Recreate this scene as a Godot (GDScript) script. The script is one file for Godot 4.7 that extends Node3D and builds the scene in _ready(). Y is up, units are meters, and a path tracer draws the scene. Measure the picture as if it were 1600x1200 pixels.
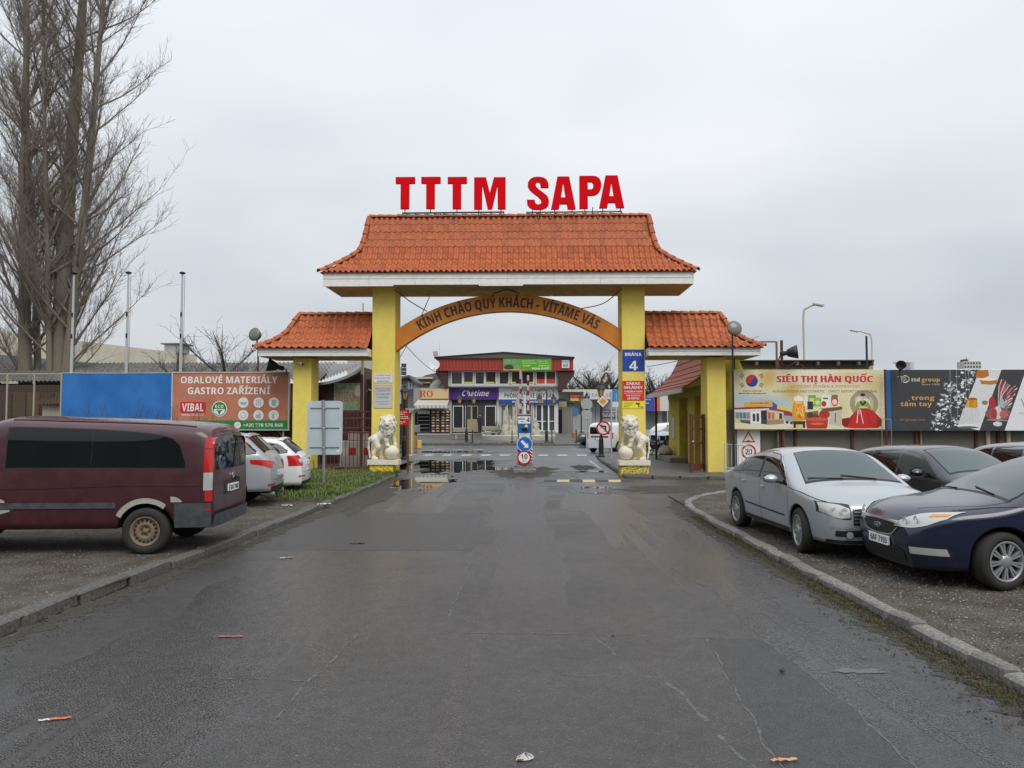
extends Node3D
# A market entrance on a wet overcast day. Metres,y up; the camera stands on the road and looks along -z to the gate.

class B:  # collects triangles; faces are given counter-clockwise seen from outside
	var v := PackedVector3Array()
	var n := PackedVector3Array()
	var uv := PackedVector2Array()
	var ix := PackedInt32Array()
	var cols := PackedColorArray()
	func pt(p: Vector3,nn: Vector3,t := Vector2.ZERO) -> int:
		v.append(p); n.append(nn); uv.append(t)
		return v.size() - 1
	func face(a: int,b: int,c: int) -> void:
		ix.append(a); ix.append(c); ix.append(b)
	func tri(a: Vector3,b: Vector3,c: Vector3) -> void:
		var nn := (b - a).cross(c - a).normalized()
		face(pt(a,nn),pt(b,nn),pt(c,nn))
	func quad(a: Vector3,b: Vector3,c: Vector3,d: Vector3) -> void:
		var nn := (c - a).cross(d - b).normalized()
		var i := pt(a,nn,Vector2(0,1)); pt(b,nn,Vector2(1,1)); pt(c,nn,Vector2(1,0)); pt(d,nn,Vector2(0,0))
		face(i,i + 1,i + 2); face(i,i + 2,i + 3)
	func box(c: Vector3,s: Vector3,ch := .0,bas := Basis()) -> B:
		var h := s * .5
		var k := minf(ch,minf(h.x,minf(h.y,h.z)) * .9)
		for ax in 3:
			for sg in [-1.0,1.0]:
				var u := (ax + 1) % 3
				var w := (ax + 2) % 3
				var q := []
				for st in [[-1,-1],[1,-1],[1,1],[-1,1]]:
					var p := Vector3.ZERO
					p[ax] = sg * h[ax]; p[u] = st[0] * (h[u] - k); p[w] = st[1] * (h[w] - k)
					q.append(c + bas * p)
				if sg > 0: quad(q[0],q[1],q[2],q[3])
				else: quad(q[3],q[2],q[1],q[0])
		if k > .0:
			for ax in 3:
				var u := (ax + 1) % 3
				var w := (ax + 2) % 3
				for su in [-1.0,1.0]:
					for sw in [-1.0,1.0]:
						var q := []
						for e in [[-1.0,0],[1.0,0],[1.0,1],[-1.0,1]]:
							var p := Vector3.ZERO
							p[ax] = e[0] * (h[ax] - k)
							p[u] = su * (h[u] - (k if e[1] == 1 else .0)); p[w] = sw * (h[w] - (.0 if e[1] == 1 else k))
							q.append(c + bas * p)
						if su * sw > 0: quad(q[3],q[2],q[1],q[0])
						else: quad(q[0],q[1],q[2],q[3])
			for sx in [-1.0,1.0]:
				for sy in [-1.0,1.0]:
					for sz in [-1.0,1.0]:
						var a := c + bas * Vector3(sx * h.x,sy * (h.y - k),sz * (h.z - k))
						var b := c + bas * Vector3(sx * (h.x - k),sy * h.y,sz * (h.z - k))
						var d := c + bas * Vector3(sx * (h.x - k),sy * (h.y - k),sz * h.z)
						if sx * sy * sz > 0: tri(a,b,d)
						else: tri(a,d,b)
		return self
	func span(a: Vector3,b: Vector3,ch := .0) -> B:  # box between two opposite corners
		return box((a + b) * .5,(b - a).abs(),ch)
	func bar(a: Vector3,b: Vector3,w: float,d: float,up := Vector3.UP,ch := .0) -> B:  # a rectangular bar from a to b
		var z := (b - a).normalized()
		var u := up if absf(up.dot(z)) < .99 else Vector3.RIGHT
		var x := u.cross(z).normalized()
		return box((a + b) * .5,Vector3(w,d,a.distance_to(b)),ch,Basis(x,z.cross(x),z))
	func tube(ps: Array,rs,sides := 8,cap := true) -> B:
		var m := ps.size()
		var t0: Vector3 = (ps[1] - ps[0]).normalized()
		var x := (Vector3.UP if absf(t0.y) < .9 else Vector3.RIGHT).cross(t0).normalized()
		var first := v.size()
		for i in m:
			var t: Vector3 = (ps[mini(i + 1,m - 1)] - ps[maxi(i - 1,0)]).normalized()
			x = (x - t * x.dot(t)).normalized()
			var y := t.cross(x)
			var r: float = rs[i] if rs is Array or rs is PackedFloat32Array else rs
			for k in sides:
				var a := TAU * k / sides
				var d := x * cos(a) + y * sin(a)
				pt(ps[i] + d * r,d,Vector2(float(k) / sides,i))
		for i in m - 1:
			for k in sides:
				var a := first + i * sides + k
				var b := first + i * sides + (k + 1) % sides
				face(a,b,b + sides); face(a,b + sides,a + sides)
		if cap:
			for e in 2:
				var base := first + e * (m - 1) * sides
				var dir: Vector3 = ((ps[m - 1] - ps[m - 2]) if e == 1 else (ps[0] - ps[1])).normalized()
				var c := pt(ps[e * (m - 1)],dir)
				for k in sides: pt(v[base + k],dir)
				for k in sides:
					if e == 1: face(c,c + 1 + k,c + 1 + (k + 1) % sides)
					else: face(c,c + 1 + (k + 1) % sides,c + 1 + k)
		return self
	func lathe(pr: Array,segs: int,xf := Transform3D(),smooth := false) -> B:  # profile of (radius,height) from bottom to top,about local y
		var nrm := []
		for i in pr.size() - 1:
			var d: Vector2 = pr[i + 1] - pr[i]
			nrm.append(Vector2(d.y,-d.x).normalized())
		for i in pr.size() - 1:
			var n0: Vector2 = nrm[i]
			var n1: Vector2 = nrm[i]
			if smooth:
				if i > 0: n0 = (nrm[i] + nrm[i - 1]).normalized()
				if i < nrm.size() - 1: n1 = (nrm[i] + nrm[i + 1]).normalized()
			var s := v.size()
			for k in segs + 1:
				var a := TAU * k / segs
				var c := cos(a)
				var sn := -sin(a)
				pt(xf * Vector3(pr[i].x * c,pr[i].y,pr[i].x * sn),(xf.basis * Vector3(n0.x * c,n0.y,n0.x * sn)).normalized(),Vector2(float(k) / segs,i))
				pt(xf * Vector3(pr[i + 1].x * c,pr[i + 1].y,pr[i + 1].x * sn),(xf.basis * Vector3(n1.x * c,n1.y,n1.x * sn)).normalized(),Vector2(float(k) / segs,i + 1))
			for k in segs:
				var q := s + k * 2
				if pr[i].x > 1e-5: face(q,q + 2,q + 3)
				if pr[i + 1].x > 1e-5: face(q,q + 3,q + 1)
		return self
	func prism(poly: PackedVector2Array,d0: float,d1: float,xf := Transform3D(),back := true) -> B:  # outline in local xy,thickness along local z
		var p := poly.duplicate()
		if Geometry2D.is_polygon_clockwise(p): p.reverse()
		var t := Geometry2D.triangulate_polygon(p)
		var bb := Rect2(p[0],Vector2.ZERO)
		for q in p: bb = bb.expand(q)
		for e in 2:
			if e == 1 and not back: continue
			var s := v.size()
			var nn := (xf.basis * (Vector3.BACK if e == 0 else Vector3.FORWARD)).normalized()
			for q in p: pt(xf * Vector3(q.x,q.y,d1 if e == 0 else d0),nn,Vector2((q.x - bb.position.x) / bb.size.x,1.0 - (q.y - bb.position.y) / bb.size.y))
			for k in range(0,t.size(),3):
				var a := p[t[k]]
				var ccw := (p[t[k + 1]] - a).cross(p[t[k + 2]] - a) > .0
				if ccw == (e == 0): face(s + t[k],s + t[k + 1],s + t[k + 2])
				else: face(s + t[k],s + t[k + 2],s + t[k + 1])
		if absf(d1 - d0) > 1e-6:
			for k in p.size():
				var a := p[k]
				var b := p[(k + 1) % p.size()]
				quad(xf * Vector3(a.x,a.y,d0),xf * Vector3(b.x,b.y,d0),xf * Vector3(b.x,b.y,d1),xf * Vector3(a.x,a.y,d1))
		return self
	func sheet(poly: PackedVector2Array,y: float) -> B:  # flat polygon of (x,z) facing up
		var t := Geometry2D.triangulate_polygon(poly)
		var s := v.size()
		for q in poly: pt(Vector3(q.x,y,q.y),Vector3.UP,q)
		for k in range(0,t.size(),3):
			var a := poly[t[k]]
			if (poly[t[k + 1]] - a).cross(poly[t[k + 2]] - a) < .0: face(s + t[k],s + t[k + 1],s + t[k + 2])
			else: face(s + t[k],s + t[k + 2],s + t[k + 1])
		return self
	func grid(rows: Array,flip := false) -> B:  # rows of points,smooth; row direction x column direction points outwards unless flip
		var nr := rows.size()
		var nc: int = rows[0].size()
		var s := v.size()
		for i in nr:
			for j in nc:
				var du: Vector3 = rows[mini(i + 1,nr - 1)][j] - rows[maxi(i - 1,0)][j]
				var dv: Vector3 = rows[i][mini(j + 1,nc - 1)] - rows[i][maxi(j - 1,0)]
				var nn := du.cross(dv)
				if nn.length_squared() < 1e-14: nn = Vector3.UP
				pt(rows[i][j],(-nn if flip else nn).normalized(),Vector2(float(j) / (nc - 1),float(i) / (nr - 1)))
		for i in nr - 1:
			for j in nc - 1:
				var a := s + i * nc + j
				if flip:
					face(a,a + nc + 1,a + nc); face(a,a + 1,a + nc + 1)
				else:
					face(a,a + nc,a + nc + 1); face(a,a + nc + 1,a + 1)
		return self
	func add(m: Mesh,xf := Transform3D()) -> B:
		for s in m.get_surface_count():
			var ar := m.surface_get_arrays(s)
			var o := v.size()
			for k in ar[Mesh.ARRAY_VERTEX].size():
				pt(xf * ar[Mesh.ARRAY_VERTEX][k],(xf.basis * ar[Mesh.ARRAY_NORMAL][k]).normalized())
			for k in ar[Mesh.ARRAY_INDEX]: ix.append(o + k)
		return self
	func copy(o: B,xf: Transform3D) -> B:  # adds another collection,moved
		var k0 := v.size()
		for k in o.v.size(): pt(xf * o.v[k],(xf.basis * o.n[k]).normalized(),o.uv[k])
		for k in o.ix: ix.append(k0 + k)
		return self
	func mesh() -> ArrayMesh:
		var a := []
		a.resize(Mesh.ARRAY_MAX)
		a[Mesh.ARRAY_VERTEX] = v; a[Mesh.ARRAY_NORMAL] = n; a[Mesh.ARRAY_TEX_UV] = uv; a[Mesh.ARRAY_INDEX] = ix
		if cols.size() == v.size(): a[Mesh.ARRAY_COLOR] = cols
		var m := ArrayMesh.new()
		m.add_surface_from_arrays(Mesh.PRIMITIVE_TRIANGLES,a)
		return m

var used := {}
func numbered(called: String) -> String:
	var k: int = used.get(called,0)
	used[called] = k + 1
	return called if k == 0 else "%s_%03d" % [called,k]

func tag(o: Node3D,label: String,category: String,group := "",kind := "") -> Node3D:
	if label: o.set_meta("label",label)
	if category: o.set_meta("category",category)
	if group: o.set_meta("group",group)
	if kind: o.set_meta("kind",kind)
	return o

func thing(called: String,label: String,category: String,at := Vector3.ZERO,turn := .0,group := "") -> Node3D:
	var o := Node3D.new()
	o.name = numbered(called)
	add_child(o)
	o.position = at; o.rotation.y = turn
	return tag(o,label,category,group)

func inst(called: String,m: Mesh,mt: Material,parent: Node3D) -> MeshInstance3D:
	var o := MeshInstance3D.new()
	o.name = called if parent != self else numbered(called)
	o.mesh = m
	o.material_override = mt
	parent.add_child(o,true)
	return o

func part(called: String,b: B,mt: Material,parent: Node3D) -> MeshInstance3D:
	return inst(called,b.mesh(),mt,parent)

func solo(called: String,label: String,category: String,b: B,mt: Material,at := Vector3.ZERO,turn := .0,group := "") -> MeshInstance3D:
	var o := inst(called,b.mesh(),mt,self)
	o.position = at; o.rotation.y = turn
	tag(o,label,category,group)
	return o

func structure(called: String,b: B,mt: Material) -> MeshInstance3D:
	var o := inst(called,b.mesh(),mt,self)
	o.set_meta("kind","structure")
	return o

func twin(o: Node3D,at: Vector3,turn := .0,label := "",group := "") -> Node3D:  # a copy of a thing with its parts
	var stem: String = o.name
	if stem.length() > 4 and stem.substr(stem.length() - 3).is_valid_int(): stem = stem.substr(0,stem.length() - 4)
	var c: Node3D = o.duplicate()
	c.name = numbered(stem)
	add_child(c)
	c.position = at; c.rotation.y = turn
	if label: c.set_meta("label",label)
	if group: c.set_meta("group",group)
	return c

var M := {}
func mk(key: String,c: Color,rough := .7,metal := .0) -> StandardMaterial3D:  # c is a linear base colour
	var m := StandardMaterial3D.new()
	m.resource_name = key
	m.albedo_color = c.linear_to_srgb()
	m.roughness = rough
	m.metallic = metal
	M[key] = m
	return m

func plain(r: float,g: float,b: float,rough := .6,metal := .0) -> StandardMaterial3D:
	var key := "c%.3f_%.3f_%.3f_%.2f_%.1f" % [r,g,b,rough,metal]
	if not M.has(key): mk(key,Color(r,g,b),rough,metal)
	return M[key]

func blotch(size: int,freq: float,oct: int,lo: Color,hi: Color,grain: float,sd: int,spread := 1.0) -> ImageTexture:  # two linear tones mixed by noise,with fine grain
	var f := FastNoiseLite.new()
	f.seed = sd; f.frequency = freq; f.fractal_octaves = oct; f.noise_type = FastNoiseLite.TYPE_SIMPLEX_SMOOTH
	var im := f.get_seamless_image(size,size)
	im.convert(Image.FORMAT_L8)
	var src := im.get_data()
	var out := PackedByteArray()
	out.resize(size * size * 3)
	var lut := PackedByteArray()
	lut.resize(256 * 3)
	for k in 256:
		var t := clampf((k / 255.0 - .5) * spread + .5,.0,1.0)
		var c := lo.lerp(hi,t).linear_to_srgb()
		lut[k * 3] = int(clampf(c.r * 255,0,255)); lut[k * 3 + 1] = int(clampf(c.g * 255,0,255)); lut[k * 3 + 2] = int(clampf(c.b * 255,0,255))
	var rng := RandomNumberGenerator.new()
	rng.seed = sd * 7 + 1
	var o := 0
	for k in size * size:
		var q := src[k] * 3
		if grain > .0:
			var g := 1.0 + grain * (rng.randf() + rng.randf() + rng.randf() - 1.5)
			out[o] = mini(255,int(lut[q] * g)); out[o + 1] = mini(255,int(lut[q + 1] * g)); out[o + 2] = mini(255,int(lut[q + 2] * g))
		else:
			out[o] = lut[q]; out[o + 1] = lut[q + 1]; out[o + 2] = lut[q + 2]
		o += 3
	return ImageTexture.create_from_image(Image.create_from_data(size,size,false,Image.FORMAT_RGB8,out))

func ntex(freq: float,oct: int,sd: int,size := 512,normal := false,bump := 4.0,type := FastNoiseLite.TYPE_SIMPLEX_SMOOTH) -> NoiseTexture2D:
	var f := FastNoiseLite.new()
	f.seed = sd; f.frequency = freq; f.fractal_octaves = oct; f.noise_type = type
	var t := NoiseTexture2D.new()
	t.width = size; t.height = size; t.seamless = true; t.noise = f
	t.as_normal_map = normal; t.bump_strength = bump
	return t

func tri_world(m: StandardMaterial3D,metres: float) -> StandardMaterial3D:
	m.uv1_triplanar = true; m.uv1_world_triplanar = true
	m.uv1_scale = Vector3.ONE / metres
	return m

func textured(key: String,lo: Color,hi: Color,metres: float,rough := .8,freq := .02,grain := .1,sd := 1,size := 512,spread := 1.6,bump := .0,bfreq := .2) -> StandardMaterial3D:
	var m := mk(key,Color(1,1,1),rough)
	m.albedo_texture = blotch(size,freq,5,lo,hi,grain,sd,spread)
	if bump > .0:
		m.normal_enabled = true
		m.normal_texture = ntex(bfreq,3,sd + 50,512,true,6.0)
		m.normal_scale = bump
	return tri_world(m,metres)

var sans: SystemFont
var bold: SystemFont
var serif: SystemFont
var text_cache := {}
func letters(b: B,s: String,font: Font,cap: float,width: float,at: Vector3,depth := .004,bas := Basis(),align := .0) -> B:
	# one line of type: cap height and full width in metres; at = middle of the baseline (align -1: left end,1: right end); reads along local x
	var key := [s,font]
	if not text_cache.has(key):
		var got := []
		for what in [s,"H"]:
			var tm := TextMesh.new()
			tm.font = font; tm.text = what; tm.font_size = 48; tm.pixel_size = .01; tm.depth = .1; tm.curve_step = 1.5
			got.append(tm.get_mesh_arrays())
		text_cache[key] = got
	var ar: Array = text_cache[key][0]
	var hb := AABB(text_cache[key][1][Mesh.ARRAY_VERTEX][0],Vector3.ZERO)
	for p in text_cache[key][1][Mesh.ARRAY_VERTEX]: hb = hb.expand(p)
	var vb := AABB(ar[Mesh.ARRAY_VERTEX][0],Vector3.ZERO)
	for p in ar[Mesh.ARRAY_VERTEX]: vb = vb.expand(p)
	var sy := cap / hb.size.y
	var sx := width / vb.size.x if width > .0 else sy
	var o := b.v.size()
	var mid := vb.position.x + vb.size.x * (.5 + .5 * align)
	for k in ar[Mesh.ARRAY_VERTEX].size():
		var p: Vector3 = ar[Mesh.ARRAY_VERTEX][k]
		var q := Vector3((p.x - mid) * sx,(p.y - hb.position.y) * sy,depth if p.z > .0 else .0)
		b.pt(at + bas * q,bas * ar[Mesh.ARRAY_NORMAL][k])
	for k in ar[Mesh.ARRAY_INDEX]: b.ix.append(o + k)
	return b

func lines(b: B,list: Array,font: Font,base := Vector3.ZERO,bas := Basis(),depth := .004) -> B:  # rows of [text,x,baseline y,cap height,width]
	for r in list: letters(b,r[0],font,r[3],r[4],base + bas * Vector3(r[1],r[2],0),depth,bas)
	return b

func ngon(c: Vector2,r: float,k := 24,squash := 1.0) -> PackedVector2Array:
	var p := PackedVector2Array()
	for i in k: p.append(c + Vector2(cos(TAU * i / k) * r,sin(TAU * i / k) * r * squash))
	return p

func rect(x0: float,y0: float,x1: float,y1: float) -> PackedVector2Array:
	return PackedVector2Array([Vector2(x0,y0),Vector2(x1,y0),Vector2(x1,y1),Vector2(x0,y1)])

func rrect(x0: float,y0: float,x1: float,y1: float,r: float,k := 5) -> PackedVector2Array:
	var p := PackedVector2Array()
	for c in [[x1 - r,y1 - r,.0],[x0 + r,y1 - r,.25],[x0 + r,y0 + r,.5],[x1 - r,y0 + r,.75]]:
		for i in k + 1:
			var a = TAU * (c[2] + .25 * i / k)
			p.append(Vector2(c[0] + cos(a) * r,c[1] + sin(a) * r))
	return p

func ring(b: B,c: Vector3,r0: float,r1: float,d: float,bas := Basis(),k := 28) -> B:  # flat ring facing local z
	for i in k:
		var q := []
		for j in 2:
			var a := TAU * (i + j) / k
			var u := bas * Vector3(cos(a),sin(a),0)
			q.append([c + u * r0,c + u * r1,c + u * r0 + bas.z * d,c + u * r1 + bas.z * d])
		b.quad(q[0][2],q[0][3],q[1][3],q[1][2])
		b.quad(q[0][1],q[1][1],q[1][3],q[0][3])
		b.quad(q[1][0],q[0][0],q[0][2],q[1][2])
	return b

func smooth_path(p: Array,per: int) -> Array:  # Catmull-Rom through points
	var out := []
	for i in p.size() - 1:
		var a = p[maxi(i - 1,0)]
		var d = p[mini(i + 2,p.size() - 1)]
		for k in per: out.append(p[i].cubic_interpolate(p[i + 1],a,d,float(k) / per))
	out.append(p[p.size() - 1])
	return out

func look(a: Array,x: float) -> float:  # value at x on a smooth curve through (x,y) points
	if x <= a[0].x: return a[0].y
	for i in a.size() - 1:
		if x <= a[i + 1].x:
			var h: float = a[i + 1].x - a[i].x
			var t: float = (x - a[i].x) / h
			var m0: float = slope(a,i) * h
			var m1: float = slope(a,i + 1) * h
			return (2 * t * t * t - 3 * t * t + 1) * a[i].y + (t * t * t - 2 * t * t + t) * m0 + (-2 * t * t * t + 3 * t * t) * a[i + 1].y + (t * t * t - t * t) * m1
	return a[a.size() - 1].y

func slope(a: Array,i: int) -> float:  # monotone tangents
	if i == 0: return (a[1].y - a[0].y) / (a[1].x - a[0].x)
	if i == a.size() - 1: return (a[i].y - a[i - 1].y) / (a[i].x - a[i - 1].x)
	var d0: float = (a[i].y - a[i - 1].y) / (a[i].x - a[i - 1].x)
	var d1: float = (a[i + 1].y - a[i].y) / (a[i + 1].x - a[i].x)
	if d0 * d1 <= .0: return .0
	return 2.0 * d0 * d1 / (d0 + d1)

var rng := RandomNumberGenerator.new()
var wob := FastNoiseLite.new()

func _ready() -> void:
	rng.seed = 20
	wob.seed = 5; wob.frequency = .6
	var cam := Camera3D.new()
	cam.name = "camera"
	cam.position = Vector3(0,2.0,0)
	cam.rotation_degrees = Vector3(2.6243,1.2,0)
	cam.fov = 53.13
	cam.near = .1; cam.far = 1500.0
	add_child(cam)
	cam.current = true
	var we := WorldEnvironment.new()
	we.name = "world"
	var env := Environment.new()
	env.background_mode = Environment.BG_SKY
	env.sky = Sky.new()
	env.sky.sky_material = overcast()
	env.tonemap_mode = Environment.TONE_MAPPER_LINEAR
	env.tonemap_exposure = 1.25
	env.sdfgi_enabled = true; env.ssao_enabled = true; env.ssil_enabled = true
	env.fog_enabled = false
	env.fog_density = .0006
	env.fog_light_color = Color(.80,.83,.86)
	we.environment = env
	add_child(we)
	var sun := DirectionalLight3D.new()
	sun.name = "sun"
	sun.light_energy = .5
	sun.light_color = Color(1.0,.98,.95)
	sun.light_angular_distance = 40.0
	sun.shadow_enabled = true
	sun.rotation_degrees = Vector3(-52,22,0)
	add_child(sun)
	sans = SystemFont.new(); sans.font_names = PackedStringArray(["Droid Sans"])
	bold = SystemFont.new(); bold.font_names = PackedStringArray(["Droid Sans"]); bold.font_weight = 700
	serif = SystemFont.new(); serif.font_names = PackedStringArray(["Droid Serif"]); serif.font_weight = 700
	palette()
	ground()
	gate()
	vehicles()
	gate_side()
	boards()
	market()
	trees()
	small_things()

func overcast() -> PanoramaSkyMaterial:  # a closed grey deck,brighter towards the zenith,with soft banks
	var w := 768
	var h := 384
	var f := FastNoiseLite.new()
	f.seed = 3; f.frequency = .55; f.fractal_octaves = 4; f.fractal_gain = .42; f.noise_type = FastNoiseLite.TYPE_SIMPLEX_SMOOTH
	var im := Image.create(w,h,false,Image.FORMAT_RGBF)
	for j in h:
		var el := PI * (.5 - (j + .5) / h)
		for i in w:
			var az := TAU * (i + .5) / w
			var d := Vector3(-sin(az) * cos(el),sin(el),-cos(az) * cos(el))
			var e := maxf(d.y,.0)
			var q := d / (e + .30)
			var k := f.get_noise_3d(q.x * 1.1,3.0,q.z * 1.7) + .45 * f.get_noise_3d(q.x * 2.6 + 9.0,1.0,q.z * 4.0)
			var g := .465 + .50 * e
			g *= 1.03 + .21 * k
			var c := Color(.915,.995,1.085).lerp(Color(.97,1.0,1.035),clampf(k + .4,.0,1.0)) * g
			if d.y < .0: c = c.lerp(Color(.16,.16,.155),clampf(-d.y * 9.0,.0,1.0))
			im.set_pixel(i,j,c)
	var m := PanoramaSkyMaterial.new()
	m.panorama = ImageTexture.create_from_image(im)
	return m

func palette() -> void:
	var asphalt := textured("asphalt",Color(.054,.053,.053),Color(.074,.072,.071),2.6,.5,.02,.5,11,1024,1.3,.6,.85)
	asphalt.albedo_texture = chippings(1024,Color(.044,.042,.041),Color(.062,.0595,.058),11,.8)
	asphalt.uv1_scale = Vector3.ONE / 4.4
	asphalt.normal_scale = .3
	asphalt.roughness_texture = soft_rough()
	asphalt.roughness_texture_channel = BaseMaterial3D.TEXTURE_CHANNEL_GRAYSCALE
	asphalt.roughness = 1.0
	asphalt.metallic_specular = .5
	asphalt.detail_enabled = true
	asphalt.detail_blend_mode = BaseMaterial3D.BLEND_MODE_MUL
	asphalt.detail_uv_layer = BaseMaterial3D.DETAIL_UV_2
	asphalt.detail_albedo = blotch(512,.012,5,Color(.80,.79,.77),Color(1,1,1),.0,14,1.5)
	asphalt.uv2_triplanar = true; asphalt.uv2_world_triplanar = true; asphalt.uv2_scale = Vector3.ONE / 17.0
	var patch := textured("asphalt_patch",Color(.05,.051,.052),Color(.066,.067,.068),2.3,.36,.02,.3,17,512,1.3,.4,.4)
	patch.albedo_texture = chippings(512,Color(.042,.042,.043),Color(.054,.054,.055),19,.45)
	patch.metallic_specular = .42
	var street := textured("street",Color(.075,.078,.085),Color(.12,.123,.13),6.0,.34,.008,.2,18,512,1.6,.2,.3)
	street.metallic_specular = .5
	textured("gravel",Color(.06,.053,.042),Color(.16,.142,.115),1.9,.8,.06,.8,21,1024,2.2,1.6,.3)
	var gv: StandardMaterial3D = M.gravel
	gv.detail_enabled = true
	gv.detail_blend_mode = BaseMaterial3D.BLEND_MODE_MUL
	gv.detail_uv_layer = BaseMaterial3D.DETAIL_UV_2
	gv.detail_albedo = blotch(512,.02,5,Color(.6,.55,.47),Color(1,1,1),.05,15,2.2)
	gv.uv2_triplanar = true; gv.uv2_world_triplanar = true; gv.uv2_scale = Vector3.ONE / 7.0
	textured("dirt",Color(.035,.03,.024),Color(.075,.063,.05),2.0,.8,.02,.4,22,512,1.8,.8,.3)
	textured("soil",Color(.03,.032,.018),Color(.07,.062,.036),1.7,.95,.03,.5,23,512,1.8,.8,.3)
	textured("gutter",Color(.03,.028,.02),Color(.065,.06,.048),.8,.9,.05,.5,29,512,2.0,.9,.3)
	textured("far_ground",Color(.07,.07,.065),Color(.12,.115,.105),9.0,.85,.02,.2,24,512,1.6)
	textured("kerb_stone",Color(.14,.135,.12),Color(.27,.26,.235),.9,.85,.03,.3,25,512,1.7,.7,.3)
	textured("kerb_mid",Color(.11,.105,.092),Color(.22,.21,.19),.9,.85,.03,.3,28,512,1.7,.7,.3)
	textured("kerb_dark",Color(.07,.066,.056),Color(.15,.142,.125),.9,.85,.03,.3,26,512,1.7,.7,.3)
	textured("paving",Color(.07,.068,.064),Color(.13,.125,.115),1.6,.55,.03,.25,27,512,1.6,.4,.3)
	textured("yellow_wall",Color(.80,.63,.125),Color(.84,.68,.155),2.5,.85,.012,.04,31,512,1.4,.2,.3)
	textured("yellow_dirty",Color(.22,.18,.08),Color(.74,.58,.09),.9,.9,.02,.08,32,512,3.6,.4,.2)
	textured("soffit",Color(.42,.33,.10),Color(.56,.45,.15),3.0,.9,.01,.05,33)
	textured("white_board",Color(.74,.73,.70),Color(.82,.815,.79),2.0,.55,.015,.03,34,512,1.8)
	for k in 4:
		var s: float = [1.0,.91,1.08,.78][k]
		textured("tile%d" % k,Color(.33,.078,.026) * s,Color(.46,.128,.044) * (s + .03),.8,.7,.02,.12,36 + k,256,1.8)
	textured("ridge",Color(.34,.08,.03),Color(.46,.13,.045),.7,.75,.02,.15,41,256,1.8)
	textured("arch_orange",Color(.56,.175,.013),Color(.64,.225,.022),1.6,.55,.01,.06,42,256,1.6)
	textured("stone_cream",Color(.60,.55,.43),Color(.82,.79,.69),.6,.8,.02,.08,43,512,2.2,.3,.25)
	textured("steel_galv",Color(.41,.48,.51),Color(.45,.52,.55),1.5,.5,.01,.02,44,256,1.2)
	mk("letter_red",Color(.66,.006,.012),.7).metallic_specular = .12
	mk("letter_edge",Color(.16,.15,.15),.6)
	mk("arch_ink",Color(.045,.02,.012),.6)
	mk("steel_dark",Color(.03,.03,.032),.5,.3)
	mk("white",Color(.78,.78,.77),.5)
	mk("black",Color(.012,.012,.013),.5)
	mk("puddle",Color(.012,.012,.011),.015).metallic_specular = .6
	mk("wet",Color(.03,.029,.028),.16)
	textured("rust",Color(.055,.018,.012),Color(.13,.04,.025),.8,.8,.03,.2,45,256,2.0)
	mk("cable",Color(.02,.02,.022),.6)

func chippings(size: int,lo: Color,hi: Color,sd: int,strength := 1.0) -> ImageTexture:  # rolled asphalt: dark binder with paler and darker stone chips
	var im: Image = blotch(size,.02,5,lo,hi,.22 * strength,sd,1.3).get_image()
	var r := RandomNumberGenerator.new()
	r.seed = sd
	for k in int(size * size * .055):
		var x := r.randi() % size
		var y := r.randi() % size
		var g := 1.0 + strength * (r.randf_range(.25,.75) if k % 3 else -.4)
		if k % 40 == 0: g = 1.0 + strength * 1.4
		var c := im.get_pixel(x,y) * g
		im.set_pixel(x,y,c)
		if k % 4 == 0: im.set_pixel((x + 1) % size,y,c)
	return ImageTexture.create_from_image(im)

func chipped_wet() -> StandardMaterial3D:
	if not M.has("asphalt_damp"):
		var m: StandardMaterial3D = M.asphalt.duplicate()
		m.resource_name = "asphalt_damp"
		m.roughness_texture = null
		m.roughness = .24
		M["asphalt_damp"] = m
	return M["asphalt_damp"]

func soft_rough() -> NoiseTexture2D:  # damp asphalt: mid roughness with gentle wet patches
	var t := ntex(.004,3,12,512)
	var g := Gradient.new()
	g.set_color(0,Color(.30,.30,.30)); g.set_color(1,Color(.5,.5,.5))
	t.color_ramp = g
	return t

func wobbly(c: Vector2,rx: float,rz: float,sd: float,k := 40,amp := .28) -> PackedVector2Array:
	var p := PackedVector2Array()
	for i in k:
		var a := TAU * i / k
		var u := Vector2(cos(a),sin(a))
		var r := 1.0 + amp * (wob.get_noise_2d(u.x * 2.0 + sd * 7.0,u.y * 2.0 + sd) + .6 * wob.get_noise_2d(u.x * 6.0 + sd * 3.0,u.y * 6.0 - sd)) * 1.6
		p.append(c + Vector2(u.x * rx * r,u.y * rz * r))
	return p

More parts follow.
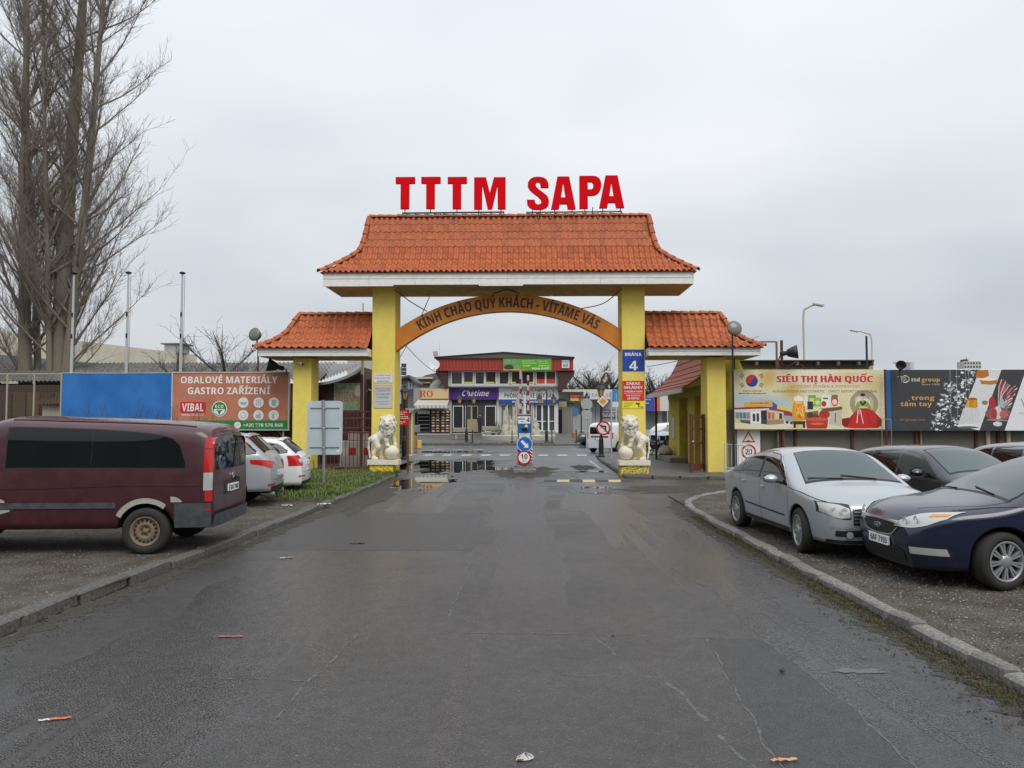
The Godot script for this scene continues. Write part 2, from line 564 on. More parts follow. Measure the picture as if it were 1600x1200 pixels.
func stripe(b: B,pts: Array,w: float,y: float,ragged := .35,step := .12) -> B:  # a ragged flat band along points (x,z)
	var path := []
	for i in pts.size() - 1:
		var k := maxi(2,int(pts[i].distance_to(pts[i + 1]) / step))
		for j in k: path.append(pts[i].lerp(pts[i + 1],float(j) / k))
	path.append(pts[pts.size() - 1])
	var last := []
	for i in path.size():
		var t: Vector2 = (path[mini(i + 1,path.size() - 1)] - path[maxi(i - 1,0)]).normalized()
		var q := Vector2(-t.y,t.x)
		var off := wob.get_noise_2d(path[i].x * 3.0,path[i].y * 3.0) * .05
		var ww := w * maxf(.1,.5 + ragged * (wob.get_noise_2d(path[i].x * 9.0 + 50.0,path[i].y * 7.0) + .5 * wob.get_noise_2d(path[i].x * 30.0,path[i].y * 26.0)))
		var c: Vector2 = path[i] + q * off
		var e := [Vector3(c.x - q.x * ww,y,c.y - q.y * ww),Vector3(c.x + q.x * ww,y,c.y + q.y * ww)]
		if last:
			var nn = (e[1] - last[1]).cross(last[0] - last[1])
			if nn.y > 0: b.quad(last[0],last[1],e[1],e[0])
			else: b.quad(e[0],e[1],last[1],last[0])
		last = e
	return b

func ground() -> void:
	structure("ground",B.new().sheet(rect(-500,-900,500,60),-.05),M.far_ground)
	structure("road",B.new().sheet(PackedVector2Array([Vector2(-4.75,12),Vector2(3.6,12),Vector2(3.6,-15.5),Vector2(14,-21),Vector2(14,-30),Vector2(-4.75,-30)]),.0),M.asphalt)
	structure("market_street",B.new().sheet(rect(-70,-58.6,90,-30.01),.0),M.street)
	for q in [[Vector2(-2.4,-12.5),.75,11.0,41.0],[Vector2(-.1,-15.5),.6,9.5,42.0],[Vector2(1.7,-19.0),.7,7.5,43.0],[Vector2(-3.2,-8.0),.5,3.5,44.0],[Vector2(2.4,-10.0),.45,5.0,45.0]]:
		structure("damp_asphalt",B.new().sheet(wobbly(q[0],q[1],q[2],q[3],70,.5),.0004 + .0002 * (q[3] - 41.0)),chipped_wet())
	# resurfaced strips,seams and cracks in the asphalt
	structure("road_patch",B.new().sheet(PackedVector2Array([Vector2(1.62,-7.2),Vector2(2.13,-7.1),Vector2(2.25,-5.6),Vector2(2.2,-4.6),Vector2(2.3,2),Vector2(1.45,2),Vector2(1.48,-4.9)]),.0015),M.asphalt_patch)
	structure("road_patch",B.new().sheet(PackedVector2Array([Vector2(-.85,-11.8),Vector2(-4.4,-11.75),Vector2(-4.3,-16.5),Vector2(-.9,-16.6)]),.0015),M.asphalt_patch)
	structure("road_patch",B.new().sheet(PackedVector2Array([Vector2(-.4,-7.25),Vector2(1.5,-7.2),Vector2(1.42,-4.9),Vector2(1.3,1.5),Vector2(-.5,1.5)]),.0014),M.asphalt)
	var seam := B.new()
	for s in [[Vector2(-3.0,-11.75),Vector2(-.85,-11.8)],[Vector2(-.85,-11.8),Vector2(-.78,-9.6),Vector2(-.83,-7.7)],[Vector2(-.62,-7.3),Vector2(1.0,-7.22),Vector2(2.9,-7.0)],[Vector2(1.62,-7.15),Vector2(1.46,-4.9),Vector2(1.45,-2.5)],
		[Vector2(2.12,-7.1),Vector2(2.25,-5.6),Vector2(2.22,-4.2),Vector2(2.6,-3.0)],[Vector2(-1.6,-7.2),Vector2(-1.7,-5.2)],[Vector2(-2.6,-6.0),Vector2(-1.7,-5.95)],[Vector2(.6,-7.2),Vector2(.74,-6.6)],[Vector2(.25,-6.1),Vector2(1.2,-6.05)],[Vector2(.2,-16.2),Vector2(.25,-21.5)],
		[Vector2(1.2,-19.6),Vector2(3.0,-19.5)],[Vector2(-4.0,-20.8),Vector2(-1.0,-20.5)]]:
		stripe(seam,s,.014,.0022,.9,.06)
	var sm := structure("road_seam",seam,textured("seam",Color(.06,.059,.058),Color(.115,.113,.11),.5,.6,.03,.3,51,256))
	sm.set_meta("kind","structure")
	var smear := B.new()
	stripe(smear,[Vector2(1.05,-6.0),Vector2(1.16,-5.5),Vector2(1.18,-5.2)],.03,.0022,.9,.05)
	stripe(smear,[Vector2(1.2,-5.0),Vector2(1.3,-4.4)],.02,.0022,.9,.05)
	structure("road_crack",smear,M.seam)
	# standing water
	var pools := [[Vector2(-3.35,-33.2),2.2,4.6,1.0],[Vector2(-3.3,-25.2),.85,2.6,2.0],[Vector2(-2.2,-31.5),1.3,1.4,3.0],[Vector2(-3.05,-21.7),.25,.35,4.0],[Vector2(1.95,-22.6),.5,.35,5.0],[Vector2(2.45,-29.5),.6,.5,6.0],[Vector2(-.73,-4.3),.09,.06,7.0],[Vector2(2.62,-6.25),.2,.06,8.0],[Vector2(-2.75,-12.4),.12,.07,9.0],[Vector2(1.75,-21.0),.28,.2,10.0],[Vector2(-5.0,-47.0),2.6,1.2,12.0]]
	var damp := chipped_wet()
	for q in pools:
		if q[1] > .2: structure("damp_asphalt",B.new().sheet(wobbly(q[0],q[1] * 1.35 + .12,q[2] * 1.3 + .12,q[3] + .4,56,.5),.0016 + .00008 * q[3]),damp)
		structure("puddle",B.new().sheet(wobbly(q[0],q[1],q[2],q[3],56,.42),.0042 + .0001 * q[3]),M.puddle)
	for q in [[Vector2(-.1,-29.4),1.25,3.2,21.0],[Vector2(2.3,-32.0),.55,1.7,22.0],[Vector2(5.2,-22.0),2.4,1.7,23.0],[Vector2(-4.1,-20.0),.5,4.5,24.0]]:
		structure("mud_film",B.new().sheet(wobbly(q[0],q[1],q[2],q[3],60,.3),.0030 + .0002 * (q[3] - 21.0)),M.dirt)
	# parking ground on both sides,verge,pavements
	var right_edge := [Vector2(3.62,12),Vector2(3.58,-5),Vector2(3.5,-11),Vector2(3.46,-15.6),Vector2(3.5,-17.3),Vector2(3.85,-18.7),Vector2(4.7,-20.2),Vector2(6.2,-21.6),Vector2(8.5,-23.0),Vector2(12,-24.0)]
	var rp := PackedVector2Array()
	var sp := smooth_path(right_edge,6)
	for p in sp: rp.append(p + Vector2(.1,.0))
	rp.append(Vector2(12.2,-28.2)); rp.append(Vector2(60,-28.2)); rp.append(Vector2(60,12))
	structure("parking_ground",B.new().sheet(rp,.075),M.gravel)
	var lp := PackedVector2Array([Vector2(-4.95,12),Vector2(-4.95,-8),Vector2(-4.72,-12),Vector2(-4.62,-18.0),Vector2(-7.2,-18.0),Vector2(-9.2,-19.4),Vector2(-9.6,-28.9),Vector2(-60,-28.9),Vector2(-60,12)])
	structure("parking_ground",B.new().sheet(lp,.07),M.gravel)
	structure("verge",B.new().sheet(PackedVector2Array([Vector2(-4.6,-18.0),Vector2(-4.58,-27.2),Vector2(-4.9,-28.6),Vector2(-9.6,-28.9),Vector2(-9.2,-19.4),Vector2(-7.2,-18.0)]),.078),M.soil)
	var pv := PackedVector2Array([Vector2(3.35,-26.2),Vector2(6.6,-25.6),Vector2(9.5,-25.6),Vector2(12.1,-25.8),Vector2(12.1,-46),Vector2(5.2,-46),Vector2(3.9,-43.2),Vector2(3.5,-38)])
	structure("pavement",B.new().sheet(pv,.1),M.paving)
	structure("pavement",B.new().sheet(PackedVector2Array([Vector2(-14,-30.0),Vector2(-5.3,-30.0),Vector2(-5.4,-36.5),Vector2(-6.6,-38.0),Vector2(-14,-38)]),.09),M.paving)
	# kerbs,stone by stone
	var kr := structure("kerb",B.new().box(Vector3(3.62,.02,-5),Vector3(.02,.04,30)),M.kerb_dark)
	stones(kr,sp,.09,.16,.45,M.kerb_stone)
	var kl := structure("kerb",B.new().box(Vector3(-5.05,.02,-3),Vector3(.02,.04,9)),M.kerb_dark)
	stones(kl,smooth_path([Vector2(-4.95,2),Vector2(-4.93,-8),Vector2(-4.68,-12),Vector2(-4.58,-18),Vector2(-4.52,-23),Vector2(-4.55,-26.6)],6),-.1,.2,.95,M.kerb_dark)
	var ki := structure("kerb",B.new().box(Vector3(3.42,.03,-30),Vector3(.02,.04,6)),M.kerb_dark)
	stones(ki,smooth_path([Vector2(3.27,-26.2),Vector2(3.3,-31),Vector2(3.45,-38),Vector2(3.85,-43.0),Vector2(5.1,-45.9)],6),.08,.16,.9,M.kerb_dark)
	var kf := structure("kerb",B.new().box(Vector3(0,.03,-58.75),Vector3(40,.04,.02)),M.kerb_dark)
	stones(structure("kerb",B.new().box(Vector3(8,.03,-25.8),Vector3(6,.04,.02)),M.kerb_dark),[Vector2(3.3,-26.15),Vector2(6.6,-25.55),Vector2(12.1,-25.7)],-.07,.16,.9,M.kerb_dark)
	stones(kf,[Vector2(-22,-58.6),Vector2(4.6,-58.6),Vector2(5.4,-60)],-.08,.16,1.0,M.kerb_dark)
	# dirt and leaf litter along the kerb foot
	structure("gutter_dirt",stripe(B.new(),[Vector2(3.42,2),Vector2(3.38,-5),Vector2(3.33,-11),Vector2(3.26,-15.6),Vector2(3.3,-17.4),Vector2(3.7,-19.0)],.24,.0026,.7,.04),M.gutter)
	structure("gutter_dirt",stripe(B.new(),[Vector2(-4.72,0),Vector2(-4.7,-8),Vector2(-4.45,-12),Vector2(-4.35,-18),Vector2(-4.3,-26)],.26,.0026,.7,.04),M.gutter)
	# road paint
	var dash := B.new()
	for k in 15:
		var x := -9.0 + k * 1.06
		if k == 8: continue
		dash.sheet(PackedVector2Array([Vector2(x,-41.9),Vector2(x + .55,-41.9),Vector2(x + .6,-43.3),Vector2(x + .05,-43.3)]),.012)
	for k in 3: dash.sheet(rect(-6.2 + k * 1.3,-50.6,-5.5 + k * 1.3,-50.0),.012)
	structure("road_marking",dash,textured("worn_paint",Color(.22,.22,.21),Color(.62,.61,.57),.8,.6,.03,.2,52,256,3.0))
	var line := B.new()
	stripe(line,[Vector2(2.95,-37.0),Vector2(2.9,-30.5)],.12,.012,.3)
	structure("road_marking",line,M.worn_paint)
	# rubber speed hump in blocks
	var hump := thing("speed_hump","low rubber speed hump of cream and black blocks across the lane","speed hump",Vector3(1.95,0,-24.9))
	for k in 7:
		var cs := PackedVector2Array([Vector2(-.2,.0),Vector2(-.14,.03),Vector2(-.05,.05),Vector2(.05,.05),Vector2(.14,.03),Vector2(.2,.0)])
		part("block",B.new().prism(cs,-.2,.2,Transform3D(Basis(Vector3(0,0,1),Vector3.UP,Vector3(-1,0,0)),Vector3(-1.24 + k * .412,.001,0))),plain(.46,.38,.22,.8) if k % 2 == 1 else plain(.05,.05,.055,.7),hump)
	scatter()

func stones(parent: Node3D,path: Array,inset: float,w: float,len_: float,mt: Material) -> void:
	var total := .0
	for i in path.size() - 1: total += path[i].distance_to(path[i + 1])
	var protos := []
	for k in 5:
		var b := B.new().box(Vector3.ZERO,Vector3(w * rng.randf_range(.88,1.06),.16,len_ * .955),.022)
		for i in b.v.size(): b.v[i] += Vector3(wob.get_noise_3d(b.v[i].x * 9 + k * 5,b.v[i].y * 9,b.v[i].z * 9),wob.get_noise_3d(b.v[i].x * 8,k * 3.0,b.v[i].z * 8),0) * .03
		protos.append(b.mesh())
	var s := len_ * .5
	while s < total:
		var left := s
		for i in path.size() - 1:
			var d: float = path[i].distance_to(path[i + 1])
			if left <= d:
				var t: Vector2 = (path[i + 1] - path[i]) / d
				var q: Vector2 = path[i] + t * left + Vector2(-t.y,t.x) * inset
				var o := inst("kerb_stone",protos[rng.randi() % 5],mt,parent)
				o.position = Vector3(q.x + rng.randf_range(-.012,.012),.02 + rng.randf_range(-.012,.012),q.y)
				if mt == M.kerb_stone and rng.randf() < .4: o.material_override = M.kerb_mid
				o.rotation = Vector3(rng.randf_range(-.012,.012),atan2(t.x,t.y) + rng.randf_range(-.012,.012),rng.randf_range(-.02,.02))
				break
			left -= d
		s += len_

func scatter_in(called: String,label: String,m: Mesh,mt: Material,count: int,pick: Callable,lo: float,hi: float,flat := 1.0,category := "") -> void:
	var mm := MultiMesh.new()
	mm.transform_format = MultiMesh.TRANSFORM_3D
	mm.mesh = m
	mm.instance_count = count
	for i in count:
		var p: Vector3 = pick.call()
		var s := rng.randf_range(lo,hi)
		var bas := Basis(Vector3.UP,rng.randf() * TAU).rotated(Vector3.RIGHT,rng.randf_range(-.25,.25) * flat)
		mm.set_instance_transform(i,Transform3D(bas.scaled(Vector3(s,s * rng.randf_range(.7,1.2),s)),p))
	var o := MultiMeshInstance3D.new()
	o.name = numbered(called)
	o.multimesh = mm
	o.material_override = mt
	add_child(o)
	tag(o,label,category,"","stuff")

func pebble() -> ArrayMesh:
	var b := B.new()
	var vs := []
	for d in [Vector3.UP,Vector3.RIGHT,Vector3.BACK,Vector3.LEFT,Vector3.FORWARD,Vector3.DOWN]: vs.append(d * Vector3(1,.6,.8) * rng.randf_range(.75,1.2))
	for f in [[0,2,1],[0,3,2],[0,4,3],[0,1,4],[5,1,2],[5,2,3],[5,3,4],[5,4,1]]: b.tri(vs[f[0]],vs[f[1]],vs[f[2]])
	return b.mesh()

func tuft(blades: int,h: float,lean: float,w := .006) -> ArrayMesh:
	var b := B.new()
	for k in blades:
		var a := rng.randf() * TAU
		var root := Vector3(rng.randf_range(-.05,.05),0,rng.randf_range(-.05,.05))
		var dir := Vector3(cos(a),0,sin(a))
		var side := Vector3(-sin(a),0,cos(a)) * w
		var l := lean * rng.randf_range(.2,1.0)
		var hh := h * rng.randf_range(.5,1.0)
		var mid := root + dir * l * .35 + Vector3.UP * hh * .65
		var tip := root + dir * l + Vector3.UP * hh * rng.randf_range(.75,1.0)
		b.quad(root - side,root + side,mid + side * .8,mid - side * .8)
		b.tri(mid - side * .8,mid + side * .8,tip)
	return b.mesh()

func scatter() -> void:
	var pb := pebble()
	scatter_in("gravel","loose grey gravel on the parking ground",pb,textured("pebble",Color(.07,.065,.058),Color(.25,.235,.21),.3,.8,.04,.1,61,256,2.4),18000,func():
		var z := -2.5 - 16.0 * pow(rng.randf(),1.4)
		return Vector3(3.85 + 5.5 * rng.randf(),.078,z),.004,.019)
	for q in [[plain(.30,.285,.26,.8),2600,"pale stone chips strewn on the right parking ground",3.8,5.5],[plain(.022,.021,.02,.7),5000,"dark stone chips strewn on the right parking ground",3.8,5.5],[plain(.28,.26,.23,.8),1500,"pale stone chips strewn near the maroon van",-12.0,6.9],[plain(.09,.05,.03,.8),1500,"rusty brown grit on the right parking ground",3.8,5.5]]:
		scatter_in("gravel",q[2],pb,q[0],q[1],func(): return Vector3(q[3] + q[4] * rng.randf(),.079 if q[3] > 0 else .074,-4.0 - 14.0 * pow(rng.randf(),1.4)),.004,.015)
	scatter_in("gravel","loose brown gravel beside the maroon van",pb,M.pebble,12000,func(): return Vector3(-5.1 - 8.0 * rng.randf(),.073,-5.5 - 12.0 * rng.randf()),.005,.016)
	scatter_in("gravel","grit washed against the kerb foot",pb,plain(.045,.04,.032,.9),3500,func(): return Vector3(3.5 - .5 * pow(rng.randf(),2.6),.004,-3.5 - 13.0 * rng.randf()),.002,.011)
	scatter_in("gravel","grit lying along the far kerb foot",pb,plain(.042,.038,.03,.9),3500,func(): return Vector3(-4.75 + .5 * pow(rng.randf(),2.4),.004,-5.5 - 20.0 * rng.randf()),.002,.011)
	# dead leaves and moss in the gutter
	var leaf := B.new()
	leaf.quad(Vector3(-1,0,0),Vector3(0,.15,.5),Vector3(1,.05,0),Vector3(0,.15,-.5))
	scatter_in("fallen_leaves","brown leaf litter in the gutter",leaf.mesh(),plain(.06,.04,.024,.8),900,func(): return Vector3(3.5 - .45 * pow(rng.randf(),1.7),.012,-3.5 - 13.0 * rng.randf()),.01,.03)
	var moss := tuft(7,.05,.04,.004)
	scatter_in("moss","moss and weeds along the stone kerb",moss,textured("moss",Color(.04,.042,.014),Color(.11,.088,.034),.8,.9,.05,.2,62,256,2.2),2600,func():
		var z := -3.5 - 12.5 * rng.randf()
		return Vector3(3.55 - .24 * pow(rng.randf(),1.5),.002,z),.25,.9)
	var grass_m := textured("grass_blade",Color(.055,.105,.018),Color(.15,.215,.05),1.2,.7,.03,.2,63,256,2.0)
	var in_verge := func() -> Vector3:
		while true:
			var x := -9.3 + 4.7 * rng.randf()
			var z := -18.1 - 10.4 * rng.randf()
			var k := wob.get_noise_2d(x * 1.6,z * 1.6)
			if k > -.28 and (x < -4.75 or rng.randf() < .3) and (z < -19.0 - maxf(.0,-x - 7.0) or rng.randf() < .15): return Vector3(x,.075,z)
		return Vector3.ZERO
	scatter_in("grass","rough green grass on the verge before the side gate",tuft(12,.16,.11),grass_m,5200,in_verge,.5,1.3)
	scatter_in("grass","dry straw coloured grass among the green verge",tuft(9,.22,.16),plain(.19,.16,.07,.8),450,in_verge,.5,1.4)

func tile_mesh(w: float,len_: float) -> ArrayMesh:  # one S-shaped roof tile: x across,-z up the slope,y out of the roof
	var xs := []
	for k in 8:
		var t := k / 7.0
		var h := .0
		if t < .62: h = .06 * sin(PI * t / .62)
		else: h = -.018 * sin(PI * (t - .62) / .38)
		xs.append(Vector2((t - .5) * w,h))
	var b := B.new()
	var r0 := PackedVector3Array()
	var r1 := PackedVector3Array()
	var r2 := PackedVector3Array()
	for p in xs:
		r0.append(Vector3(p.x,p.y + .005,-len_ * .56))
		r1.append(Vector3(p.x,p.y + .022,len_ * .5))
		r2.append(Vector3(p.x,p.y + .004,len_ * .5))
	b.grid([r0,r1],true)
	for k in 7: b.quad(r2[k],r2[k + 1],r1[k + 1],r1[k])
	return b.mesh()

# a curved hipped roof: fore = (distance from ridge,height) down the front,ends = (outset from the ridge end,height) down the hip ends
func tiled_roof(parent: Node3D,x0: float,x1: float,zc: float,y0: float,fore: Array,ends: Array,hip0: bool,hip1: bool,tw: float,rows: int,limit: int) -> void:
	var hf := []  # height -> distance
	for p in fore: hf.append(Vector2(p.y,p.x))
	hf.reverse()
	var he := []
	for p in ends: he.append(Vector2(p.y,p.x))
	he.reverse()
	var top: float = fore[0].y
	var out0 := func(h: float) -> float: return x0 - (look(he,h) if hip0 else .0)
	var out1 := func(h: float) -> float: return x1 + (look(he,h) if hip1 else .0)
	# deck under the tiles,front,back and ends
	var deck := B.new()
	for sgn in [1.0,-1.0]:
		var g := []
		for k in 25:
			var h := top * (1.0 - k / 24.0)
			g.append(PackedVector3Array([Vector3(out0.call(h),y0 + h - .012,zc + sgn * look(hf,h)),Vector3(out1.call(h),y0 + h - .012,zc + sgn * look(hf,h))]))
		deck.grid(g,sgn < 0)
	for e in 2:
		if (e == 0 and not hip0) or (e == 1 and not hip1): continue
		var g := []
		for k in 25:
			var h := top * (1.0 - k / 24.0)
			var x: float = (out0 if e == 0 else out1).call(h)
			g.append(PackedVector3Array([Vector3(x,y0 + h - .012,zc - look(hf,h)),Vector3(x,y0 + h - .012,zc + look(hf,h))]))
		deck.grid(g,e == 1)
	var dk := part("roof_deck",deck,M.ridge,parent)
	# arc length down the front
	var path := []
	var acc := .0
	var prev := Vector2(look(hf,top),top)
	for k in 121:
		var h := top * (1.0 - k / 120.0)
		var q := Vector2(look(hf,h),h)
		acc += prev.distance_to(q)
		path.append([acc,q])
		prev = q
	var at := func(s: float) -> Vector2:
		for k in 120:
			if path[k + 1][0] >= s:
				var t: float = (s - path[k][0]) / maxf(1e-6,path[k + 1][0] - path[k][0])
				return path[k][1].lerp(path[k + 1][1],t)
		return path[120][1]
	var total := acc
	var len_ := total / rows
	var proto := tile_mesh(1.0,len_)
	var rest := [B.new(),B.new(),B.new(),B.new()]
	var made := 0
	for sgn in [1.0,-1.0]:
		for r in range(rows - 1,-1,-1):
			var c: Vector2 = at.call((r + .5) * len_)
			var lo: Vector2 = at.call((r + .98) * len_)
			var hi: Vector2 = at.call((r + .02) * len_)
			var down := Vector3(0,lo.y - hi.y,(lo.x - hi.x) * sgn).normalized()
			var a: float = out0.call(c.y) + .02
			var b: float = out1.call(c.y) - .02
			var first := int(ceil((a - x0) / tw - .35))
			var last := int(floor((b - x0) / tw - .65))
			var w := tw
			for k in range(first,last + 1):
				var right = Vector3.RIGHT * sgn
				var up := down.cross(right).normalized()
				if up.y < 0 and absf(up.y) > .02: up = -up
				var tilt := rng.randf_range(-.007,.007)
				var bas := Basis(right,up,down).rotated(up,tilt)
				var pos := Vector3(x0 + (k + .5) * w,y0 + c.y + rng.randf_range(-.006,.006),zc + sgn * c.x) + up * .004 + down * rng.randf_range(-.006,.008)
				var xf := Transform3D(Basis(bas.x * w,bas.y,bas.z),pos)
				var tone: int = [0,0,0,1,1,2,2,0,1,3][rng.randi() % 10]
				if sgn > 0 and made < limit:
					var o := inst("roof_tile",proto,M["tile%d" % tone],dk)
					o.transform = xf
					made += 1
				else: rest[tone].add(proto,xf)
		if sgn > 0 and hip0: _end_tiles(rest[0],out0,hf,y0,zc,top,rows,tw,-1.0)
		if sgn > 0 and hip1: _end_tiles(rest[0],out1,hf,y0,zc,top,rows,tw,1.0)
	var am := ArrayMesh.new()  # the remaining courses and the back slope,in the same four tones
	for k in 4:
		if rest[k].v.is_empty(): continue
		am.add_surface_from_arrays(Mesh.PRIMITIVE_TRIANGLES,rest[k].mesh().surface_get_arrays(0))
		am.surface_set_material(am.get_surface_count() - 1,M["tile%d" % k])
	var ro := MeshInstance3D.new()
	ro.name = "roof_tiling"
	ro.mesh = am
	ro.set_meta("kind","stuff")
	dk.add_child(ro,true)
	# ridge caps
	var cap := B.new()
	var arc0 := PackedVector3Array()
	for e in 2:
		pass
	var cl := .34
	var half := [[],[]]
	for k in 7:
		var a := PI * k / 6.0
		half[0].append(Vector2(cos(a),sin(a)))
	var capm := B.new()
	var ra := PackedVector3Array()
	var rb := PackedVector3Array()
	for p in half[0]:
		ra.append(Vector3(p.x * .095,p.y * .085,-.5)); rb.append(Vector3(p.x * .125,p.y * .12,.5))
	capm.grid([ra,rb])
	for k in 6: capm.quad(rb[k + 1] * Vector3(.8,.8,1),rb[k] * Vector3(.8,.8,1),rb[k],rb[k + 1])
	var cm := capm.mesh()
	var n := int((x1 - x0) / cl)
	for k in n:
		var o := inst("ridge_tile",cm,M.ridge,dk)
		var l := (x1 - x0) / n
		o.transform = Transform3D(Basis(Vector3.BACK,Vector3.UP,Vector3.LEFT * (l + .03)),Vector3(x0 + (k + .5) * l,y0 + top + .005,zc))
		o.position.y += rng.randf_range(-.006,.006)
	for e in 2:
		if (e == 0 and not hip0) or (e == 1 and not hip1): continue
		for sgn in [1.0,-1.0]:
			var pts := []
			for k in 61:
				var h := top * (1.0 - k / 60.0)
				pts.append(Vector3((out0 if e == 0 else out1).call(h),y0 + h,zc + sgn * look(hf,h)))
			var s := .0
			var start: Vector3 = pts[0]
			for k in range(1,61):
				s += pts[k].distance_to(pts[k - 1])
				if s >= cl or k == 60:
					var stop: Vector3 = pts[k]
					var d := (stop - start)
					var outw := Vector3(-1 if e == 0 else 1,1.2,sgn).normalized()
					var z := d.normalized()
					var y := (outw - z * outw.dot(z)).normalized()
					var o := inst("hip_tile",cm,M.ridge,dk)
					o.transform = Transform3D(Basis(y.cross(z),y,z * (d.length() + .03)),(start + stop) * .5 + y * .03)
					start = stop
					s = .0

func _end_tiles(rest: B,out_: Callable,hf: Array,y0: float,zc: float,top: float,rows: int,tw: float,sx: float) -> void:
	var proto := tile_mesh(1.0,.3)
	var prev := Vector2(out_.call(top),top)
	for r in rows:
		var h := top * (1.0 - (r + 1.0) / rows)
		var q := Vector2(out_.call(h),h)
		var c := (q + prev) * .5
		var down := Vector3(q.x - prev.x,q.y - prev.y,0).normalized()
		var right := Vector3(0,0,-sx)
		var up := down.cross(right).normalized()
		var hz := look(hf,c.y) - .04
		var cnt := maxi(1,int(2.0 * hz / tw))
		var w := 2.0 * hz / cnt
		for k in cnt:
			rest.add(proto,Transform3D(Basis(right * w,up,down * (prev.distance_to(q) / .3)),Vector3(c.x,y0 + c.y,zc - hz + (k + .5) * w) + up * .004))
		prev = q

func fascia(parent: Node3D,x0: float,x1: float,z0: float,z1: float,y0: float,y1: float,boards: int) -> void:  # white plank edging round a slab
	for r in 2:
		var ya := y0 + (y1 - y0) * r / 2.0 + .004
		var yb := y0 + (y1 - y0) * (r + 1) / 2.0 - .004
		for k in boards:
			var xa := x0 + (x1 - x0) * k / boards + .003
			var xb := x0 + (x1 - x0) * (k + 1) / boards - .003
			var off := rng.randf_range(-.004,.004) + (.008 if r == 1 else .0)
			part("fascia_board",B.new().span(Vector3(xa,ya,z1 - .03),Vector3(xb,yb,z1 + .012 + off),.003),M.white_board,parent)
			part("fascia_board",B.new().span(Vector3(xa,ya,z0 + .03),Vector3(xb,yb,z0 - .012 - off),.003),M.white_board,parent)
		for e in [x0,x1]:
			var s := -1.0 if e == x0 else 1.0
			part("fascia_board",B.new().span(Vector3(e - s * .03,ya,z0 + .032),Vector3(e + s * .012,yb,z1 - .032),.003),M.white_board,parent)

const GZ := -28.5  # the gate's middle plane

